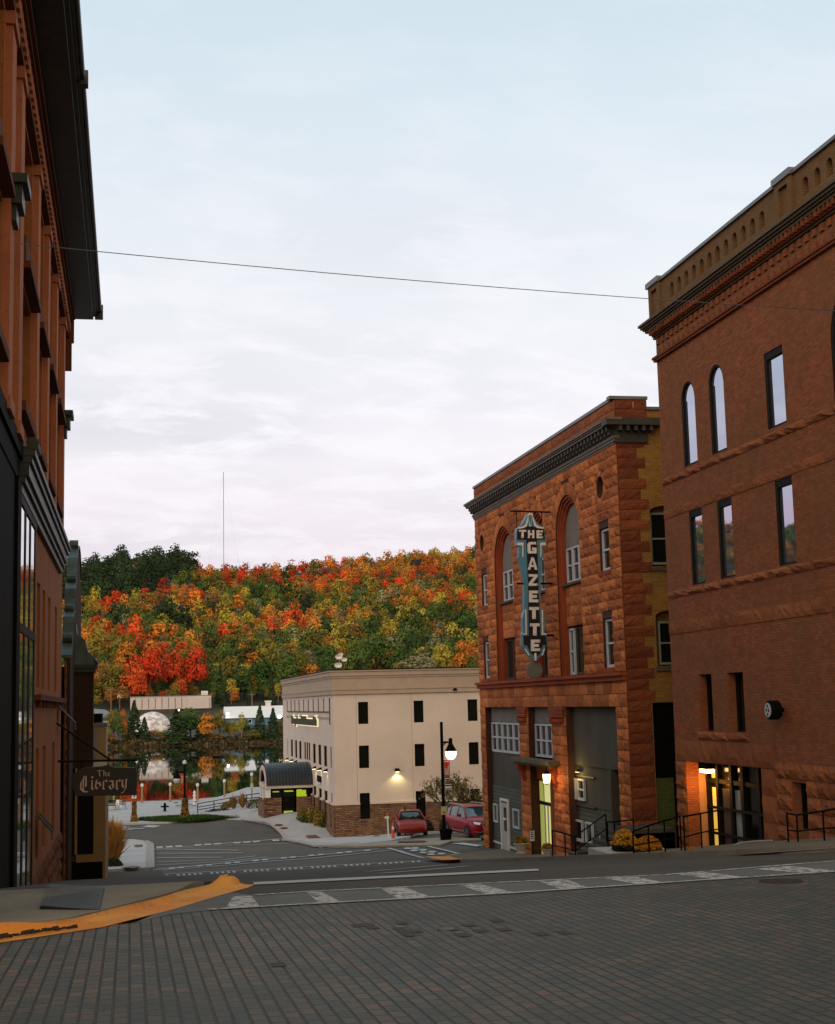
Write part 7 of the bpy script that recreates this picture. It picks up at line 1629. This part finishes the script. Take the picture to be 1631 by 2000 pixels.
# ---------------------------------------------------------------- cars
M['tyre'] = plain('tyre_rubber', (.012, .012, .012), .8, .2, 8); M['rim'] = plain('alloy_rim', (.35, .36, .37), .3, .1, 5, .8)
def paintcar(nm, c):
    m, t, b = newmat(nm); b.inputs['Base Color'].default_value = (*c, 1); b.inputs['Metallic'].default_value = .0; b.inputs['Roughness'].default_value = .4; b.inputs['Specular IOR Level'].default_value = .2; b.inputs['Coat Weight'].default_value = .22; b.inputs['Coat Roughness'].default_value = .06; return m
CG = glassmat('car_window_glass', (.05, .09, .10), .06, 1.6, .5)
def car(loc, rz, kind, label):
    """car pointing along -Y in its own frame, built from lofted sections: body first, then glasshouse"""
    t = thing('parked_car', loc, label, 'car'); t.rotation_euler = (0, 0, rz)
    suv = kind == 'suv'; Lc, W, Hh = (5.0, 1.95, 1.78) if suv else (4.75, 1.82, 1.45)
    # stations: y, belt height, half width, floor height
    if suv: stn = [(-2.5, .82, .72, .42), (-2.44, .98, .84, .28), (-2.25, 1.06, .92, .24), (-1.7, 1.12, .97, .24), (-1.1, 1.18, .975, .26), (0, 1.20, .975, .26), (1.2, 1.22, .975, .26), (2.1, 1.22, .95, .28), (2.42, 1.15, .90, .32), (2.5, .95, .82, .42)]
    else: stn = [(-2.37, .55, .66, .34), (-2.28, .70, .80, .22), (-2.0, .80, .88, .20), (-1.2, .92, .91, .20), (0, .95, .91, .20), (1.0, .98, .91, .20), (1.7, 1.03, .90, .22), (2.2, 1.02, .84, .26), (2.34, .86, .80, .30), (2.38, .55, .74, .36)]
    m = MB(); vs = []
    for y, bh, hw, fl in stn:
        sec = [(-hw*.86, fl), (-hw, fl+.14), (-hw*1.0, fl+(bh-fl)*.55), (-hw*.975, bh-.10), (-hw*.86, bh), (-hw*.4, bh+.035), (hw*.4, bh+.035), (hw*.86, bh), (hw*.975, bh-.10), (hw*1.0, fl+(bh-fl)*.55), (hw, fl+.14), (hw*.86, fl)]
        vs += [(x, y, z) for x, z in sec]
    k = 12; n = len(stn); fs = [(i*k+j, i*k+(j+1) % k, (i+1)*k+(j+1) % k, (i+1)*k+j) for i in range(n-1) for j in range(k)]+[tuple(range(k)), tuple((n-1)*k+j for j in range(k))]
    m.add(vs, fs); pm_ = paintcar('car_paint_%s' % kind, (.26, .008, .014) if suv else (.20, .014, .008))
    P = lambda mb, nm, mt, sm=False, par=None, bv=0: (lambda o: (setattr(o, 'parent', par or t), o)[1])(mb.build(nm, mt, None, smooth=sm, bevel=bv))
    body = P(m, 'body', pm_, True)
    if suv: gh = [(-1.15, 1.17, .86, 1.17, .86), (-.45, 1.17, .88, 1.66, .68), (.2, 1.17, .88, 1.735, .70), (1.4, 1.17, .88, 1.71, .69), (2.15, 1.17, .86, 1.60, .66), (2.44, 1.15, .82, 1.20, .78)]
    else: gh = [(-1.15, .92, .82, .92, .80), (-.35, .92, .82, 1.36, .60), (.3, .92, .82, 1.43, .60), (.95, .92, .82, 1.38, .58), (1.75, 1.0, .80, 1.04, .70)]
    g_ = MB(); vs = []
    for y, zb, wb, zt, wt in gh: vs += [(-wb, y, zb), (-(wb*.35+wt*.65), y, zb+(zt-zb)*.7), (-wt, y, zt), (wt, y, zt), ((wb*.35+wt*.65), y, zb+(zt-zb)*.7), (wb, y, zb)]
    k = 6; g_.add(vs, [(i*k+j, i*k+j+1, (i+1)*k+j+1, (i+1)*k+j) for i in range(len(gh)-1) for j in range(5)]+[tuple(range(6)), tuple((len(gh)-1)*k+j for j in range(6))])
    P(g_, 'window_glass', CG, True)
    # roof skin and pillars
    r = MB(); a = gh[1:-1]; vs = []
    for y, zb, wb, zt, wt in a: vs += [(-wt-.02, y, zt-.02), (-wt+.05, y, zt+.015), (0, y, zt+.04), (wt-.05, y, zt+.015), (wt+.02, y, zt-.02)]
    r.add(vs, [(i*5+j, i*5+j+1, (i+1)*5+j+1, (i+1)*5+j) for i in range(len(a)-1) for j in range(4)])
    for s in (-1, 1):
        for (i, j) in [(0, 1), (len(gh)-1, len(gh)-2)]:
            y0, zb0, wb0, zt0, wt0 = gh[i]; y1, zb1, wb1, zt1, wt1 = gh[j]; r.tube([(s*(wb0+.0), y0, zb0+.02), (s*(wt1+.01), y1, zt1)], .045, 6)
        for y in ([.1, 1.25] if suv else [.3, 1.1]):
            zt = gh[2][3]-.03; r.tube([(s*.885 if suv else s*.825, y, gh[2][1]), (s*(gh[2][4]+.01), y+.05, zt-.03)], .04, 6)
    P(r, 'roof', pm_, True)
    if suv:
        q = MB()
        for s in (-1, 1): q.tube([(s*.66, -.3, 1.74), (s*.66, 0, 1.82), (s*.66, 1.7, 1.80), (s*.66, 2.0, 1.70)], .025, 6)
        P(q, 'roof_rail', M['rim'])
    R0 = .37 if suv else .33
    for sx_ in (-1, 1):
        for yy in ((-1.55, 1.5) if suv else (-1.45, 1.35)):
            wv = MB().lathe([(R0*.62, -.12), (R0*.95, -.12), (R0, -.08), (R0, .08), (R0*.95, .12), (R0*.62, .12)], (0, 0, 0), 22); wv.v = [(sx_*(W/2-.10)+z, yy+x, R0+y) for x, y, z in wv.v]; wo = P(wv, 'wheel', M['tyre'])
            rv = MB().lathe([(.05, .10), (R0*.60, .09), (R0*.66, .125), (R0*.66, -.1), (.02, -.1)], (0, 0, 0), 16)
            for q in range(5):
                a_ = q*2*math.pi/5; c_, s_ = math.cos(a_), math.sin(a_); rv.add([(c_*.04-s_*.03, s_*.04+c_*.03, .13), (c_*R0*.6-s_*.04, s_*R0*.6+c_*.04, .13), (c_*R0*.6+s_*.04, s_*R0*.6-c_*.04, .13), (c_*.04+s_*.03, s_*.04-c_*.03, .13)], [(0, 1, 2, 3)])
            rv.v = [(sx_*(W/2-.10+z), yy+x, R0+y) for x, y, z in rv.v]; P(rv, 'rim', M['rim'], par=wo)
            av = MB(); 
            for q in range(10):
                a0, a1 = math.pi*q/10, math.pi*(q+1)/10; ra, rb_ = R0*1.02, R0*1.2
                av.add([(sx_*(W/2+.012), yy+r_*math.cos(a_), R0+r_*math.sin(a_)) for r_, a_ in ((ra, a0), (rb_, a0), (rb_, a1), (ra, a1))]+[(sx_*(W/2-.2), yy+ra*math.cos(a_), R0+ra*math.sin(a_)) for a_ in (a0, a1)], [(0, 1, 2, 3), (0, 3, 5, 4)])
            P(av, 'wheel_arch', M['tyre'])
        mv = MB().box(sx_*.98, sx_*1.16, -.78 if suv else -.72, -.62 if suv else -.56, (1.2 if suv else .95), (1.36 if suv else 1.08)); P(mv, 'wing_mirror', pm_, bv=.03)
    yr, yf = stn[-1][0], stn[0][0]
    if suv:
        P(MB().prism([(-.48, .98), (.48, .98), (.40, .72), (.15, .60), (-.15, .60), (-.40, .72)], yf-.035, yf+.05, 'y'), 'grille', M['black'])
        P(MB().tube([(-.50, yf-.04, 1.0), (.50, yf-.04, 1.0), (.41, yf-.045, .71), (.15, yf-.045, .585), (-.15, yf-.045, .585), (-.41, yf-.045, .71), (-.50, yf-.04, 1.0)], .018, 6), 'grille_surround', M['rim'])
        P(MB().tube([(-.48, yf-.04, .93), (0, yf-.05, .84), (.48, yf-.04, .93)], .02, 6), 'wing_strip', M['rim'])
        for s in (-1, 1):
            P(MB().prism([(s*.52, .95), (s*.90, 1.02), (s*.88, .90), (s*.60, .84)], yf-.0, yf+.12, 'y'), 'headlight', emis('headlight_lens', (.8, .85, .95), .25, (.5, .52, .55)))
            P(MB().tube([(s*.42, yf-.02, .48), (s*.62, yf-.01, .42), (s*.88, yf+.08, .50)], .025, 6), 'bumper_trim', M['rim'])
        P(MB().box(-.75, .75, yf-.02, yf+.2, .28, .44), 'lower_bumper', M['tyre']); P(MB().box(-.98, -.965, -1.1, 1.1, .40, .45).box(.965, .98, -1.1, 1.1, .40, .45), 'side_trim', M['rim'])
    else:
        for s in (-1, 1): P(MB().prism([(s*.42, .88), (s*.84, .94), (s*.88, .80), (s*.80, .72), (s*.48, .76)], yr-.10, yr+.02, 'y'), 'tail_light', plain('red_tail_lens_%s' % ('a' if s < 0 else 'b'), (.42, .10, .09), .2, .1))
        P(MB().box(-.26, .26, yr-.01, yr+.03, .62, .76), 'licence_plate', plain('plate_white', (.45, .48, .52), .5)); P(MB().box(-.72, .72, yr-.02, yr+.03, .24, .40), 'lower_bumper', M['tyre'])
        P(MB().tube([(-.8, yr+.01, .50), (.8, yr+.01, .50)], .02, 6), 'bumper_crease', pm_)
        for s in (-1, 1): P(MB().tube([(s*.5, yr-.1, .26), (s*.5, yr+.05, .26)], .04, 8), 'exhaust', M['rim'])
    return t
p = gp(903, 1640); Ys = p[1]
car((p[0]+.95, Ys+1.45, H(p[0], Ys)+.01), R_(9), 'suv', 'large dark red SUV parked nose out beside the sandstone building, partly hidden by it')
p = gp(829, 1634); car((p[0]-.35, p[1]+2.6, H(p[0], p[1])-.02), R_(-7), 'sedan', 'small dark red sedan seen from behind, parked left of the lamp post')
